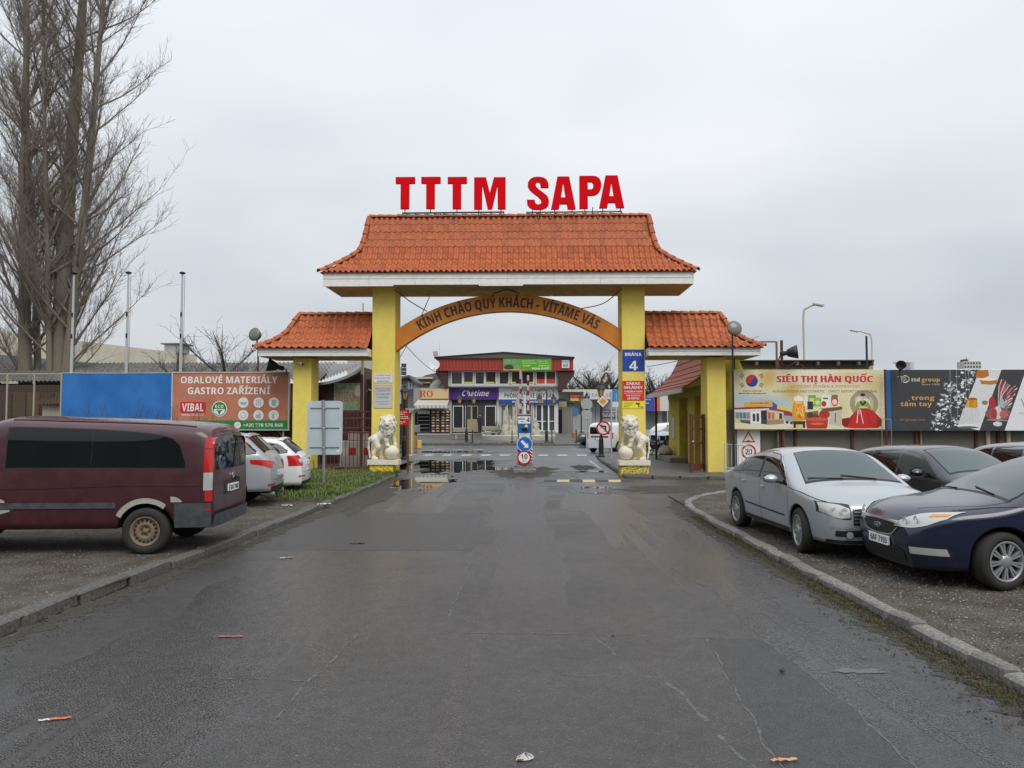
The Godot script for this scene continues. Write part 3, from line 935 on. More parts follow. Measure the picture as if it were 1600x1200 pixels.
func gate() -> void:
	var g := thing("entrance_gate","tall yellow market gate with orange tiled pagoda roof spanning the road","gate",Vector3(-.73,0,GZ))
	for s in [-1.0,1.0]:
		part("pillar",B.new().box(Vector3(s * 4.56,3.45,0),Vector3(.84,6.9,1.2),.02),M.yellow_wall,g)
		part("plinth_band",B.new().box(Vector3(s * 4.56,.16,0),Vector3(.852,.32,1.212),.01),M.yellow_dirty,g)
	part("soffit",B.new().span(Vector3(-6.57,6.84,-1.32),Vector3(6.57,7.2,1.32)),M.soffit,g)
	fascia(g,-6.6,6.6,-1.35,1.35,6.79,7.23,8)
	part("fascia_board",B.new().span(Vector3(-6.61,6.745,1.352),Vector3(-4.08,6.79,1.364),.003),M.white_board,g)
	part("fascia_board",B.new().span(Vector3(-1.02,6.745,1.352),Vector3(.55,6.79,1.364),.003),M.white_board,g)
	tiled_roof(g,-5.22,5.22,0,7.235,[Vector2(.0,2.36),Vector2(.1,2.0),Vector2(.24,1.5),Vector2(.42,1.02),Vector2(.66,.66),Vector2(.98,.34),Vector2(1.46,.0)],
		[Vector2(.0,2.36),Vector2(.06,1.9),Vector2(.14,1.4),Vector2(.27,.98),Vector2(.55,.72),Vector2(.95,.42),Vector2(1.48,.0)],true,true,.2,9,300)
	# side portals
	for s in [-1.0,1.0]:
		var q := thing("side_portal","yellow side portal with tiled roof %s" % ("beside the packaging billboard" if s < 0 else "over the brown wooden wicket gate"),"gate",Vector3(-.73,0,GZ),.0,"side portals of the entrance gate")
		part("pillar",B.new().box(Vector3(s * 7.54,2.13,.1),Vector3(.68,4.26,1.0),.02),M.yellow_wall,q)
		var xa = 5.02 * s
		var xb = 8.98 * s
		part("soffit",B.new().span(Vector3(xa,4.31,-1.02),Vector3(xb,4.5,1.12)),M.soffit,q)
		fascia(q,minf(xa,xb),maxf(xa,xb),-1.05,1.15,4.26,4.54,3)
		tiled_roof(q,minf(xa,7.8 * s),maxf(xa,7.8 * s),.05,4.545,[Vector2(.0,1.36),Vector2(.12,1.18),Vector2(.36,.78),Vector2(.64,.44),Vector2(.92,.2),Vector2(1.22,.0)],
			[Vector2(.0,1.36),Vector2(.1,1.15),Vector2(.26,.78),Vector2(.5,.46),Vector2(.85,.22),Vector2(1.28,.0)],s < 0,s > 0,.262,6,300)
	# orange arch with the greeting in two languages
	var arch := thing("arch_sign","orange arch with dark greeting lettering spanning between the gate pillars","sign",Vector3(-.73,0,-28.3))
	var outer := PackedVector2Array()
	var hw := 4.135
	var crown_o := 6.6
	var spring_o := 5.28
	var crown_i := 5.97
	var spring_i := 4.5
	var ro := (hw * hw + pow(crown_o - spring_o,2)) / (2.0 * (crown_o - spring_o))
	var ri := (hw * hw + pow(crown_i - spring_i,2)) / (2.0 * (crown_i - spring_i))
	for k in 41:
		var x := -hw + 2.0 * hw * k / 40.0
		outer.append(Vector2(x,crown_o - ro + sqrt(ro * ro - x * x)))
	for k in 41:
		var x := hw - 2.0 * hw * k / 40.0
		outer.append(Vector2(x,crown_i - ri + sqrt(ri * ri - x * x)))
	part("arch_panel",B.new().prism(outer,-.2,.2),M.arch_orange,arch)
	var bent := B.new()
	var flat := B.new()
	letters(flat,"KÍNH CHÀO QUÝ KHÁCH - VÍTÁME VÁS",bold,.36,6.75,Vector3.ZERO,.012)
	var rm := (ro + ri) * .5
	for k in flat.v.size():
		var p := flat.v[k]
		var a := p.x / (ro - .4)
		var x := sin(a) * (ro - .4)
		var base := lerpf(crown_i - ri + sqrt(ri * ri - x * x),crown_o - ro + sqrt(ro * ro - x * x),.24)
		flat.v[k] = Vector3(x - sin(a) * p.y * -1.0,base + p.y * cos(a),.201 + p.z)
	part("lettering",flat,M.arch_ink,arch)
	# two rows of cut-out letters on the ridge
	roof_letters()
	pillar_signs()
	# slack cables from the slab to the arch
	for c in [[Vector3(-4.86,6.72,-27.7),Vector3(-4.3,6.3,-27.9),Vector3(-3.75,6.0,-28.25)],[Vector3(3.4,6.72,-27.7),Vector3(2.75,6.22,-27.9),Vector3(1.95,6.08,-28.25)],[Vector3(-1.3,6.6,-28.05),Vector3(-.75,6.75,-28.0),Vector3(-.3,6.6,-28.05)]]:
		solo("cable","slack black cable hanging from the gate slab %s" % ["beside the lion pillar with grey notices","beside the pillar with the blue plate","at the crown of the arch"][used.get("cable",0)],"cable",B.new().tube(smooth_path(c,6),.018,6),M.cable)

func extrude_glyph(shapes: Array,w: float,h: float) -> B:
	var b := B.new()
	for s in shapes:
		var p := PackedVector2Array()
		for q in s: p.append(Vector2(q[0] * w,q[1] * h))
		b.prism(p,-.07,.07)
	return b

func roof_letters() -> void:
	var T := [[[0,1],[0,.8],[.26,.8],[.26,0],[.7,0],[.7,.8],[1,.8],[1,1]]]
	var Mm := [[[0,0],[.25,0],[.26,.74],[.43,0],[.57,0],[.74,.74],[.75,0],[1,0],[1,1],[.63,1],[.5,.52],[.38,1],[0,1]]]
	var A := [[[0,0],[.32,0],[.36,.16],[.5,.16],[.5,.36],[.41,.36],[.5,.8],[.5,1],[.26,1]],[[1,0],[.74,1],[.5,1],[.5,.8],[.59,.36],[.5,.36],[.5,.16],[.64,.16],[.68,0]]]
	var P := [[[0,0],[.38,0],[.38,.4],[.6,.4],[.78,.43],[.9,.5],[.97,.6],[1,.71],[.97,.84],[.89,.93],[.75,.985],[.6,1],[0,1],[0,.7],[.39,.7],[.39,.82],[.55,.82],[.63,.77],[.63,.64],[.55,.585],[.39,.585],[.39,.7],[0,.7]]]
	P = [[[0,0],[.38,0],[.38,1],[0,1]],[[.38,.4],[.6,.4],[.78,.43],[.9,.5],[.97,.6],[1,.71],[.97,.84],[.89,.93],[.75,.985],[.6,1],[.38,1],[.38,.82],[.55,.82],[.63,.77],[.63,.64],[.55,.585],[.38,.585]]]
	var S := [[[0,.3],[.36,.3],[.37,.22],[.43,.165],[.52,.155],[.61,.17],[.66,.23],[.62,.31],[.5,.4],[.3,.5],[.13,.6],[.04,.71],[.05,.83],[.15,.93],[.32,.99],[.52,1.0],[.74,.98],[.89,.91],[.97,.8],[.98,.67],[.62,.67],[.61,.77],[.57,.83],[.5,.845],[.43,.83],[.39,.77],[.42,.7],[.55,.61],[.75,.51],[.92,.41],[1.0,.28],[.98,.15],[.88,.06],[.7,.01],[.5,.0],[.3,.01],[.12,.07],[.02,.16]]]
	for row in [["TTTM","bold red roof letters TTTM standing on the ridge rail",[[T,-4.95,.72,9.86,1.2],[T,-3.99,.72,9.86,1.2],[T,-3.0,.72,9.85,1.2],[Mm,-2.01,1.18,9.83,1.2]],-4.7,-.9],["SAPA","bold red roof letters SAPA standing on the ridge rail",[[S,-.04,.83,9.8,1.24],[A,.86,.92,9.81,1.23],[P,1.92,.82,9.83,1.23],[A,2.65,.93,9.85,1.22]],-.05,3.5]]:
		var t := thing("roof_letter_sign",row[1],"sign",Vector3(0,0,GZ + .1))
		var fr := B.new()
		fr.bar(Vector3(row[3],9.72,0),Vector3(row[4],9.74,0),.05,.05)
		fr.bar(Vector3(row[3],9.68,-.3),Vector3(row[4],9.70,-.3),.04,.04)
		var n := 8
		for k in n + 1:
			var x: float = lerpf(row[3],row[4],k / float(n))
			fr.bar(Vector3(x,9.5,-.02),Vector3(x,9.76,-.02),.03,.03)
		part("rail",fr,plain(.22,.19,.12,.6,.3) if row[0] == "SAPA" else M.steel_dark,t)
		for l in row[2]:
			var o := part("letter",extrude_glyph(l[0],l[1],l[4]),M.letter_red,t)
			o.position = Vector3(l[1] * .0 + l[2] * .0 + float(l[1]) , l[3],.06)
			o.mesh = extrude_glyph(l[0],l[2],l[4]).mesh()
			var legs := B.new()
			for f in ([.48] if l[0] == T else [.15,.85] if l[0] != S and l[0] != P else [.25,.6]):
				legs.bar(Vector3(l[2] * f,-.14,-.01),Vector3(l[2] * f,.06,-.01),.04,.03)
			part("leg",legs,M.steel_dark,o)

func plate(label: String,category: String,w: float,h: float,at: Vector3,face: Material,called := "sign_plate",r := .02,turn := .0) -> Node3D:
	var t := thing(called,label,category,at,turn)
	part("panel",B.new().prism(rrect(-w / 2,-h / 2,w / 2,h / 2,r,3),-.012,.0),face,t)
	return t

func pillar_signs() -> void:
	var z := -27.9 + .016
	var white = M.white
	var ink := plain(.06,.06,.065,.6)
	var grey := plain(.5,.51,.51,.55)
	var s := plate("white notice with opening hours above the grey notice on the lion pillar","sign",.7,.35,Vector3(-5.285,3.5,z),white)
	part("lettering",lines(B.new(),[["OTEVŘENO DENNĚ",0,.075,.045,.56],["8.00-20.00 HOD.",0,-.045,.08,.58]],sans),ink,s)
	part("small_print",small_print(B.new(),[[0,-.1,.5],[0,-.13,.44]],.022),ink,s)
	part("border",ring_rect(.66,.31,.006),ink,s)
	s = plate("grey notice reading POZOR with small print on the lion pillar","sign",.68,.86,Vector3(-5.29,2.83,z),grey)
	part("lettering",lines(B.new(),[["POZOR!",0,.21,.11,.54],["SOUKROMÝ",0,.05,.065,.52],["POZEMEK",0,-.07,.065,.42]],sans),plain(.16,.165,.17,.6),s)
	part("small_print",small_print(B.new(),[[0,-.19,.5],[0,-.28,.36]],.035),plain(.25,.255,.26,.6),s)
	part("underline",B.new().span(Vector3(-.27,.185,0),Vector3(.27,.195,.003)),plain(.16,.165,.17,.6),s)
	part("border",ring_rect(.66,.84,.005),plain(.2,.2,.2),s)
	# right pillar
	s = plate("blue gate number plate reading BRÁNA 4 on the yellow pillar","sign",.8,.79,Vector3(3.82,4.135,z),plain(.016,.055,.34,.4))
	part("lettering",lines(B.new(),[["BRÁNA",0,.16,.115,.6]],bold),white,s)
	part("numeral",letters(B.new(),"4",bold,.34,.30,Vector3(.0,-.36,0)),white,s)
	s = plate("red notice ZÁKAZ SKLÁDKY below the blue gate plate","sign",.8,.72,Vector3(3.81,3.03,z),plain(.62,.03,.015,.4))
	part("lettering",lines(B.new(),[["ZÁKAZ",0,.215,.095,.5],["SKLÁDKY",0,.07,.095,.68],["V AREÁLU SAPA",0,-.06,.065,.66],["POD POKUTOU",0,-.20,.05,.5],["20 000 Kč",0,-.315,.07,.44]],bold),white,s)
	part("rule",B.new().span(Vector3(-.33,-.108,0),Vector3(.33,-.1,.003)),white,s)
	s = plate("yellow camera surveillance notice under the red notice on the pillar","sign",.78,.25,Vector3(3.80,2.52,z),plain(.82,.74,.02,.45))
	part("lettering",lines(B.new(),[["MONITOROVÁNO",-.17,.045,.035,.34]],bold),ink,s)
	part("small_print",small_print(B.new(),[[-.2,-.01,.27],[-.23,-.07,.2]],.035),ink,s)
	var cam := B.new().prism(PackedVector2Array([Vector2(.08,.02),Vector2(.11,.085),Vector2(.24,.07),Vector2(.25,.0)]),0,.003)
	cam.prism(PackedVector2Array([Vector2(.2,.0),Vector2(.22,-.05),Vector2(.34,-.07),Vector2(.34,-.1),Vector2(.19,-.075),Vector2(.175,.0)]),0,.0031)
	cam.prism(rect(.343,-.11,.36,-.03),0,.003)
	part("camera_symbol",cam,ink,s)
	# old screw plugs left between the plates
	for p in [Vector3(3.55,3.62,z),Vector3(4.1,3.62,z),Vector3(3.8,3.47,z)]:
		solo("wall_plug",["white wall plug below the blue plate's corner nearest the road","white wall plug below the blue plate's outer corner","white wall plug just above the red notice's middle"][used.get("wall_plug",0)],"plug",B.new().lathe([Vector2(0,0),Vector2(.022,0),Vector2(.018,.012),Vector2(0,.014)],8,Transform3D(Basis(Vector3.RIGHT,PI / 2),Vector3.ZERO)),white,p - Vector3(0,0,.014),.0,"wall plugs between the plates")

func ring_rect(w: float,h: float,t: float) -> B:
	var b := B.new()
	for s in [-1.0,1.0]:
		b.span(Vector3(-w / 2,s * h / 2 - t / 2,0),Vector3(w / 2,s * h / 2 + t / 2,.003))
		b.span(Vector3(s * w / 2 - t / 2,-h / 2 + t / 2,0),Vector3(s * w / 2 + t / 2,h / 2 - t / 2,.003))
	return b

class Car:  # the outer skin as a function: stations u along the length (front is +x),height y,half width w
	var h: Node3D  # for look()
	var top: Array
	var plan: Array
	var belt: Array
	var sill := .22
	var front := 2.3
	var rear := -2.4
	var axle_f := 1.35
	var axle_r := -1.35
	var arch := .36
	var hub := .32
	var tumble := .34
	var square := .0  # flatter roof edges for vans
	var nose_y := .52
	var nose_k := .28
	var tail_y := .62
	var tail_k := .25
	var bow_f := .14
	var bow_r := .10
	func yt(u: float) -> float: return h.look(top,u)
	func yb(u: float) -> float:
		for a in [axle_f,axle_r]:
			var d: float = absf(u - a)
			if d < arch: return maxf(sill,hub + sqrt(arch * arch - d * d))
		return sill
	func ys(u: float) -> float: return minf(h.look(belt,u),yt(u) - .17)
	func w(u: float,y: float) -> float:
		var wm: float = h.look(plan,u)
		var s := ys(u)
		if y <= s:
			var t := clampf((y - sill) / maxf(.05,s - sill),.0,1.0)
			return wm * (1.0 - .065 * pow(1.0 - t,2.2) - .012 * t * t * t)
		var hh := yt(u) - s
		var t := clampf((y - s) / hh,.0,1.0)
		var n := lerpf(3.0,8.0 + square * 6.0,clampf((hh - .17) / .3,.0,1.0))
		return maxf(.0,(wm * .988 - tumble * (y - s)) * pow(maxf(.0,1.0 - pow(t,n)),.45))
	func bend(u: float,y: float,z: float) -> float:  # rounds the ends: x of the skin for station u
		var x := u
		var ef := smoothstep(front - .75,front,u)
		var er := smoothstep(rear + .75,rear,u)
		if ef > .0:
			var d := y - nose_y
			x -= ef * (nose_k * d * d * (1.0 if d > 0 else 1.6) + bow_f * z * z)
		if er > .0:
			var d := y - tail_y
			x += er * (tail_k * d * d * (1.0 if d > 0 else 1.4) + bow_r * z * z)
		return x
	func skin(u: float,y: float,side: float) -> Vector3:
		var z := w(u,y)
		return Vector3(bend(u,y,z),y,z * side)
	func at_front(y: float,z: float,back := false) -> Vector3:  # the skin met from the front (or rear) at height y and offset z
		var u := rear if back else front
		var az := absf(z)
		if w(u,y) < az or yt(u) < y:
			var a := u
			var b := .0
			for k in 26:
				var m := (a + b) * .5
				if yt(m) > y and w(m,y) > az: b = m
				else: a = m
			u = b
		return Vector3(bend(u,y,az),y,z)
	func at_side(x: float,y: float,side: float,off := .0) -> Vector3:
		var u := x
		for k in 6: u += x - bend(u,y,w(u,y))
		u = clampf(u,rear,front)
		return Vector3(x,y,(w(u,y) + off) * side)
	func at_top(u: float,z: float) -> Vector3:
		var a := ys(u)
		var b := yt(u)
		for k in 24:
			var m := (a + b) * .5
			if w(u,m) > absf(z): a = m
			else: b = m
		return Vector3(bend(u,a,absf(z)),a,z)

func car_shell(c: Car) -> B:
	var us := []
	var u := c.rear
	while u < c.front:
		us.append(u)
		var near := minf(minf(absf(absf(u - c.axle_f) - c.arch),absf(absf(u - c.axle_r) - c.arch)),minf(u - c.rear,c.front - u))
		u += .012 if near < .05 else .03 if near < .14 else .06
	us.append(c.front)
	var b := B.new()
	for side in [1.0,-1.0]:
		var rows := []
		for uu in us:
			var r := PackedVector3Array()
			var y0 := c.yb(uu)
			var s := c.ys(uu)
			var yt := c.yt(uu)
			var under := c.skin(uu,y0,side)
			r.append(Vector3(under.x,y0 + .0,under.z - side * .10))
			for k in 9: r.append(c.skin(uu,lerpf(y0,maxf(s,y0 + .01),k / 8.0),side))
			for k in range(1,15):
				var t := 1.0 - pow(1.0 - k / 14.0,2.2)
				r.append(c.skin(uu,lerpf(maxf(s,y0 + .01),yt,t),side))
			rows.append(r)
		b.grid(rows,side > 0)
		for e in 2:  # close both ends to the middle
			var r: PackedVector3Array = rows[0 if e == 0 else rows.size() - 1]
			var g := []
			for f in [1.0,.66,.33,.0]:
				var q := PackedVector3Array()
				for p in r: q.append(Vector3(c.bend(c.rear if e == 0 else c.front,p.y,absf(p.z) * f),p.y,p.z * f))
				g.append(q)
			b.grid(g,(side > 0) == (e == 1))
	return b

func side_patch(b: B,c: Car,side: float,low: Array,high: Array,x0: float,x1: float,off := .004,nx := 14,ny := 5) -> B:  # low and high: (x,y) curves
	var rows := []
	for i in nx + 1:
		var x := lerpf(x0,x1,i / float(nx))
		var r := PackedVector3Array()
		var a := look(low,x)
		var d := look(high,x)
		for j in ny + 1: r.append(c.at_side(x,lerpf(a,d,j / float(ny)),side,off))
		rows.append(r)
	return b.grid(rows,side > 0)

func side_line(b: B,c: Car,side: float,pts: Array,wd := .008,off := .003) -> B:
	var path := []
	for i in pts.size() - 1:
		var k := maxi(1,int(pts[i].distance_to(pts[i + 1]) / .08))
		for j in k: path.append(pts[i].lerp(pts[i + 1],j / float(k)))
	path.append(pts[pts.size() - 1])
	var r0 := PackedVector3Array()
	var r1 := PackedVector3Array()
	for i in path.size():
		var t: Vector2 = (path[mini(i + 1,path.size() - 1)] - path[maxi(i - 1,0)]).normalized()
		var q := Vector2(-t.y,t.x) * wd * .5
		r0.append(c.at_side(path[i].x + q.x,path[i].y + q.y,side,off)); r1.append(c.at_side(path[i].x - q.x,path[i].y - q.y,side,off))
	return b.grid([r0,r1],side < 0)

func front_patch(b: B,c: Car,low: Array,high: Array,z0: float,z1: float,off := .005,back := false,nz := 12,ny := 5) -> B:  # low and high: (z,y) curves seen from the front
	var rows := []
	for i in nz + 1:
		var z := lerpf(z0,z1,i / float(nz))
		var r := PackedVector3Array()
		var a := look(low,z)
		var d := look(high,z)
		for j in ny + 1: r.append(c.at_front(lerpf(a,d,j / float(ny)),z,back))
		rows.append(r)
	var t := B.new().grid(rows,not back)
	for k in t.v.size(): t.v[k] += t.n[k] * off
	return b.copy(t,Transform3D())

func top_patch(b: B,c: Car,u0: float,u1: float,z0: float,z1: float,off := .004,nu := 10,nz := 14) -> B:  # between stations,half widths z0 at u0 and z1 at u1
	var rows := []
	for i in nu + 1:
		var t := i / float(nu)
		var r := PackedVector3Array()
		for j in nz + 1: r.append(c.at_top(lerpf(u0,u1,t),lerpf(z0,z1,t) * (j / float(nz) * 2.0 - 1.0)))
		rows.append(r)
	var g := B.new().grid(rows,true)
	for k in g.v.size(): g.v[k] += g.n[k] * off
	return b.copy(g,Transform3D())

func paint_mat(key: String,col: Color,rough := .32,metal := .0,coat := true) -> StandardMaterial3D:
	var m := mk(key,col,rough,metal)
	if coat:
		m.clearcoat_enabled = true; m.clearcoat = .8; m.clearcoat_roughness = .06
	return m

var wheel_kit := {}
func wheel(parent: Node3D,at: Vector3,side: float,r: float,rim_r: float,style: String,steer := .0) -> void:
	var key := "%s%.3f%.3f" % [style,r,rim_r]
	if not wheel_kit.has(key):
		var wd := .105
		var out := Transform3D(Basis(Vector3.RIGHT,PI / 2),Vector3.ZERO)  # local y -> +z,outwards
		var tyre := B.new().lathe([Vector2(rim_r,-wd),Vector2(r - .03,-wd),Vector2(r,-wd + .03),Vector2(r,wd - .03),Vector2(r - .012,wd - .012),Vector2(r - .05,wd + .006),Vector2(rim_r + .02,wd + .004),Vector2(rim_r + .004,wd - .012),Vector2(rim_r,wd - .02)],36,out,true)
		var rim := B.new()
		var spokes := B.new()
		if style == "steel":
			rim.lathe([Vector2(rim_r + .006,wd + .0),Vector2(rim_r - .012,wd + .004),Vector2(rim_r - .025,wd - .03),Vector2(rim_r - .045,wd - .035),Vector2(rim_r - .085,wd - .012),Vector2(rim_r * .42,wd - .006),Vector2(rim_r * .36,wd - .03),Vector2(.035,wd - .03),Vector2(.03,wd - .01),Vector2(0,wd - .01)],40,out,true)
			for k in 16:  # the ring of slots,as dark inserts
				var a := TAU * (k + .5) / 16
				var c := Vector2(cos(a),sin(a)) * (rim_r - .056)
				spokes.prism(ngon(c,.0155,10),wd - .034,wd - .014)
			for k in 5:
				var a := TAU * k / 5
				spokes.prism(ngon(Vector2(cos(a),sin(a)) * .056,.009,6),wd - .034,wd - .012)
		else:
			rim.lathe([Vector2(rim_r + .004,wd - .002),Vector2(rim_r - .014,wd + .004),Vector2(rim_r - .022,wd - .006),Vector2(rim_r - .03,wd - .09),Vector2(rim_r - .03,-wd)],36,out,true)
			var n := {"ten": 10,"star": 18,"five": 5}[style] as int
			for k in n:
				var a := TAU * k / n
				if style == "star": a = TAU * (floor(k / 2.0) * 2 + .5 + (.3 if k % 2 else -.3)) / n
				var w0 := {"ten": .015,"star": .008,"five": .05}[style] as float
				var w1 := {"ten": .022,"star": .0135,"five": .042}[style] as float
				var x := Vector2(cos(a),sin(a))
				var y := Vector2(-x.y,x.x)
				var p := PackedVector2Array([x * .05 - y * w0,x * (rim_r - .018) - y * w1,x * (rim_r - .018) + y * w1,x * .05 + y * w0])
				spokes.prism(p,wd - .035,wd - .006 if style != "ten" else wd - .012)
			spokes.lathe([Vector2(.085,wd - .04),Vector2(.078,wd - .008),Vector2(.04,wd - .0),Vector2(0,wd + .002)],24,out,true)
		var disc := B.new().lathe([Vector2(rim_r - .028,wd - .075),Vector2(.02,wd - .07),Vector2(0,wd - .07)],24,out)
		wheel_kit[key] = [tyre.mesh(),rim.mesh(),spokes.mesh(),disc.mesh()]
	var kit: Array = wheel_kit[key]
	var wnode := Node3D.new()
	wnode.name = "wheel"
	parent.add_child(wnode,true)
	wnode.position = at
	wnode.rotation = Vector3(0,(.0 if side > 0 else PI) + steer,rng.randf() * .3)
	var steel := style == "steel"
	inst("tyre",kit[0],M.tyre,wnode)
	inst("rim",kit[1],M.rim_rust if steel else M.alloy,wnode)
	inst("slots" if steel else "spokes",kit[2],M.black if steel else M.alloy,wnode)
	inst("brake_disc",kit[3],M.under if not steel else M.rim_rust,wnode)

func car_base(c: Car,label: String,category: String,called: String,at: Vector3,heading: Vector2,paint: Material,group := "") -> Node3D:  # heading: (x,z) of the nose
	var t := thing(called,label,category,at,atan2(-heading.y,heading.x),group)
	part("body",car_shell(c),paint,t)
	var u := B.new()
	var wmin := .62
	u.span(Vector3(c.rear + .25,c.sill - .02,-wmin),Vector3(c.front - .35,c.sill + .25,wmin))
	for a in [c.axle_f,c.axle_r]:
		for s in [-1.0,1.0]:
			var rows := []
			for k in 17:
				var an := PI * k / 16.0
				var x: float = a + cos(an) * (c.arch - .004)
				var y := maxf(c.sill,c.hub + sin(an) * (c.arch - .004))
				rows.append(PackedVector3Array([Vector3(x,y,s * (c.w(x,maxf(y,c.sill + .05)) - .012)),Vector3(x,y,s * .4)]))
			u.grid(rows)
	part("underbody",u,M.under,t)
	return t

func mirror_and_handles(t: Node3D,c: Car,paint: Material,mx: float,my: float,handles: Array,hm: Material) -> void:
	for s in [-1.0,1.0]:
		var p := c.at_side(mx,my,s)
		var rows := []
		for i in 7:  # a rounded mirror pod
			var a := PI * i / 6.0
			var r := PackedVector3Array()
			for j in 13:
				var q := TAU * j / 12.0
				r.append(p + Vector3(-.02 + cos(q) * sin(a) * .075,.035 + sin(q) * sin(a) * .075 * (.9 + .1 * cos(a)),s * (.155 - cos(a) * .115)))
			rows.append(r)
		var pod := part("mirror",B.new().grid(rows,s > 0),paint,t)
		part("mirror_foot",B.new().bar(p + Vector3(.02,-.02,-s * .02),p + Vector3(.0,.0,s * .09),.06,.03),M.trim,pod)
		part("mirror_glass",B.new().prism(rrect(-.085,-.05,.085,.055,.03),0,.003,Transform3D(Basis(Vector3(0,0,s),Vector3.UP,Vector3(-1,0,0) ),p + Vector3(-.094,.035,s * .155))),M.glass_dark,pod)
		for hd in handles:
			var a := c.at_side(hd.x,hd.y,s,.012)
			var b := c.at_side(hd.x + .17,hd.y + .006,s,.012)
			part("door_handle",B.new().tube([a,a.lerp(b,.5) + Vector3(0,0,s * .016),b],[.014,.016,.014],8),hm,t)

func licence_plate(t: Node3D,c: Car,text: String,y: float,back := false) -> void:
	var p := c.at_front(y,.0,back)
	var x := p.x + (-.022 if back else .022)
	var bas := Basis(Vector3(0,0,1 if back else -1),Vector3.UP,Vector3(-1 if back else 1,0,0))
	var pl := part("number_plate",B.new().prism(rrect(-.26,-.055,.26,.055,.008,2),-.02,.002,Transform3D(bas,Vector3(x,y,0))),M.white,t)
	if text: part("plate_text",letters(B.new(),text,bold,.07,.41,Vector3(x,y - .035,0) + bas * Vector3(.03,0,.002),.002,bas),plain(.02,.02,.025),pl)
	part("plate_band",B.new().prism(rect(-.258,-.053,-.22,.053),.002,.0035,Transform3D(bas,Vector3(x,y,0))),plain(.01,.05,.4),pl)

func car_materials() -> void:
	textured("tyre",Color(.012,.012,.012),Color(.034,.031,.028),.25,.85,.05,.1,71,256)
	mk("alloy",Color(.36,.37,.38),.38,.6)
	textured("rim_rust",Color(.12,.085,.055),Color(.22,.165,.11),.3,.7,.04,.15,72,256)
	mk("under",Color(.008,.008,.008),.9)
	mk("trim",Color(.014,.014,.015),.55)
	mk("seam_black",Color(.006,.006,.006),.8)
	mk("glass_dark",Color(.008,.010,.011),.03).metallic_specular = .46
	mk("glass_screen",Color(.04,.062,.066),.03).metallic_specular = .8
	mk("chrome",Color(.60,.61,.62),.2,.75)
	mk("lamp_clear",Color(.46,.47,.47),.12,.15).metallic_specular = .7
	mk("lamp_red",Color(.48,.012,.012),.12).metallic_specular = .6
	mk("lamp_bowl",Color(.55,.56,.56),.3,.2)
	mk("lamp_amber",Color(.7,.25,.03),.2)
	paint_mat("paint_silver",Color(.37,.395,.42),.36,.25)
	paint_mat("paint_navy",Color(.0045,.009,.034),.3,.1)
	paint_mat("paint_black",Color(.011,.012,.017),.28)
	paint_mat("paint_white",Color(.70,.71,.71),.35)
	paint_mat("paint_grey",Color(.20,.205,.22),.35,.5)
	var mv := paint_mat("paint_maroon",Color(1,1,1),.5)
	mv.albedo_texture = blotch(512,.012,5,Color(.042,.005,.011),Color(.06,.011,.017),.05,73,1.8)
	mv.clearcoat = .7; mv.clearcoat_roughness = .1
	tri_world(mv,2.2)
	textured("cladding",Color(.042,.048,.052),Color(.075,.083,.088),.9,.6,.02,.08,74,256)
	textured("filler",Color(.32,.33,.29),Color(.42,.42,.37),.5,.85,.03,.1,75,256)

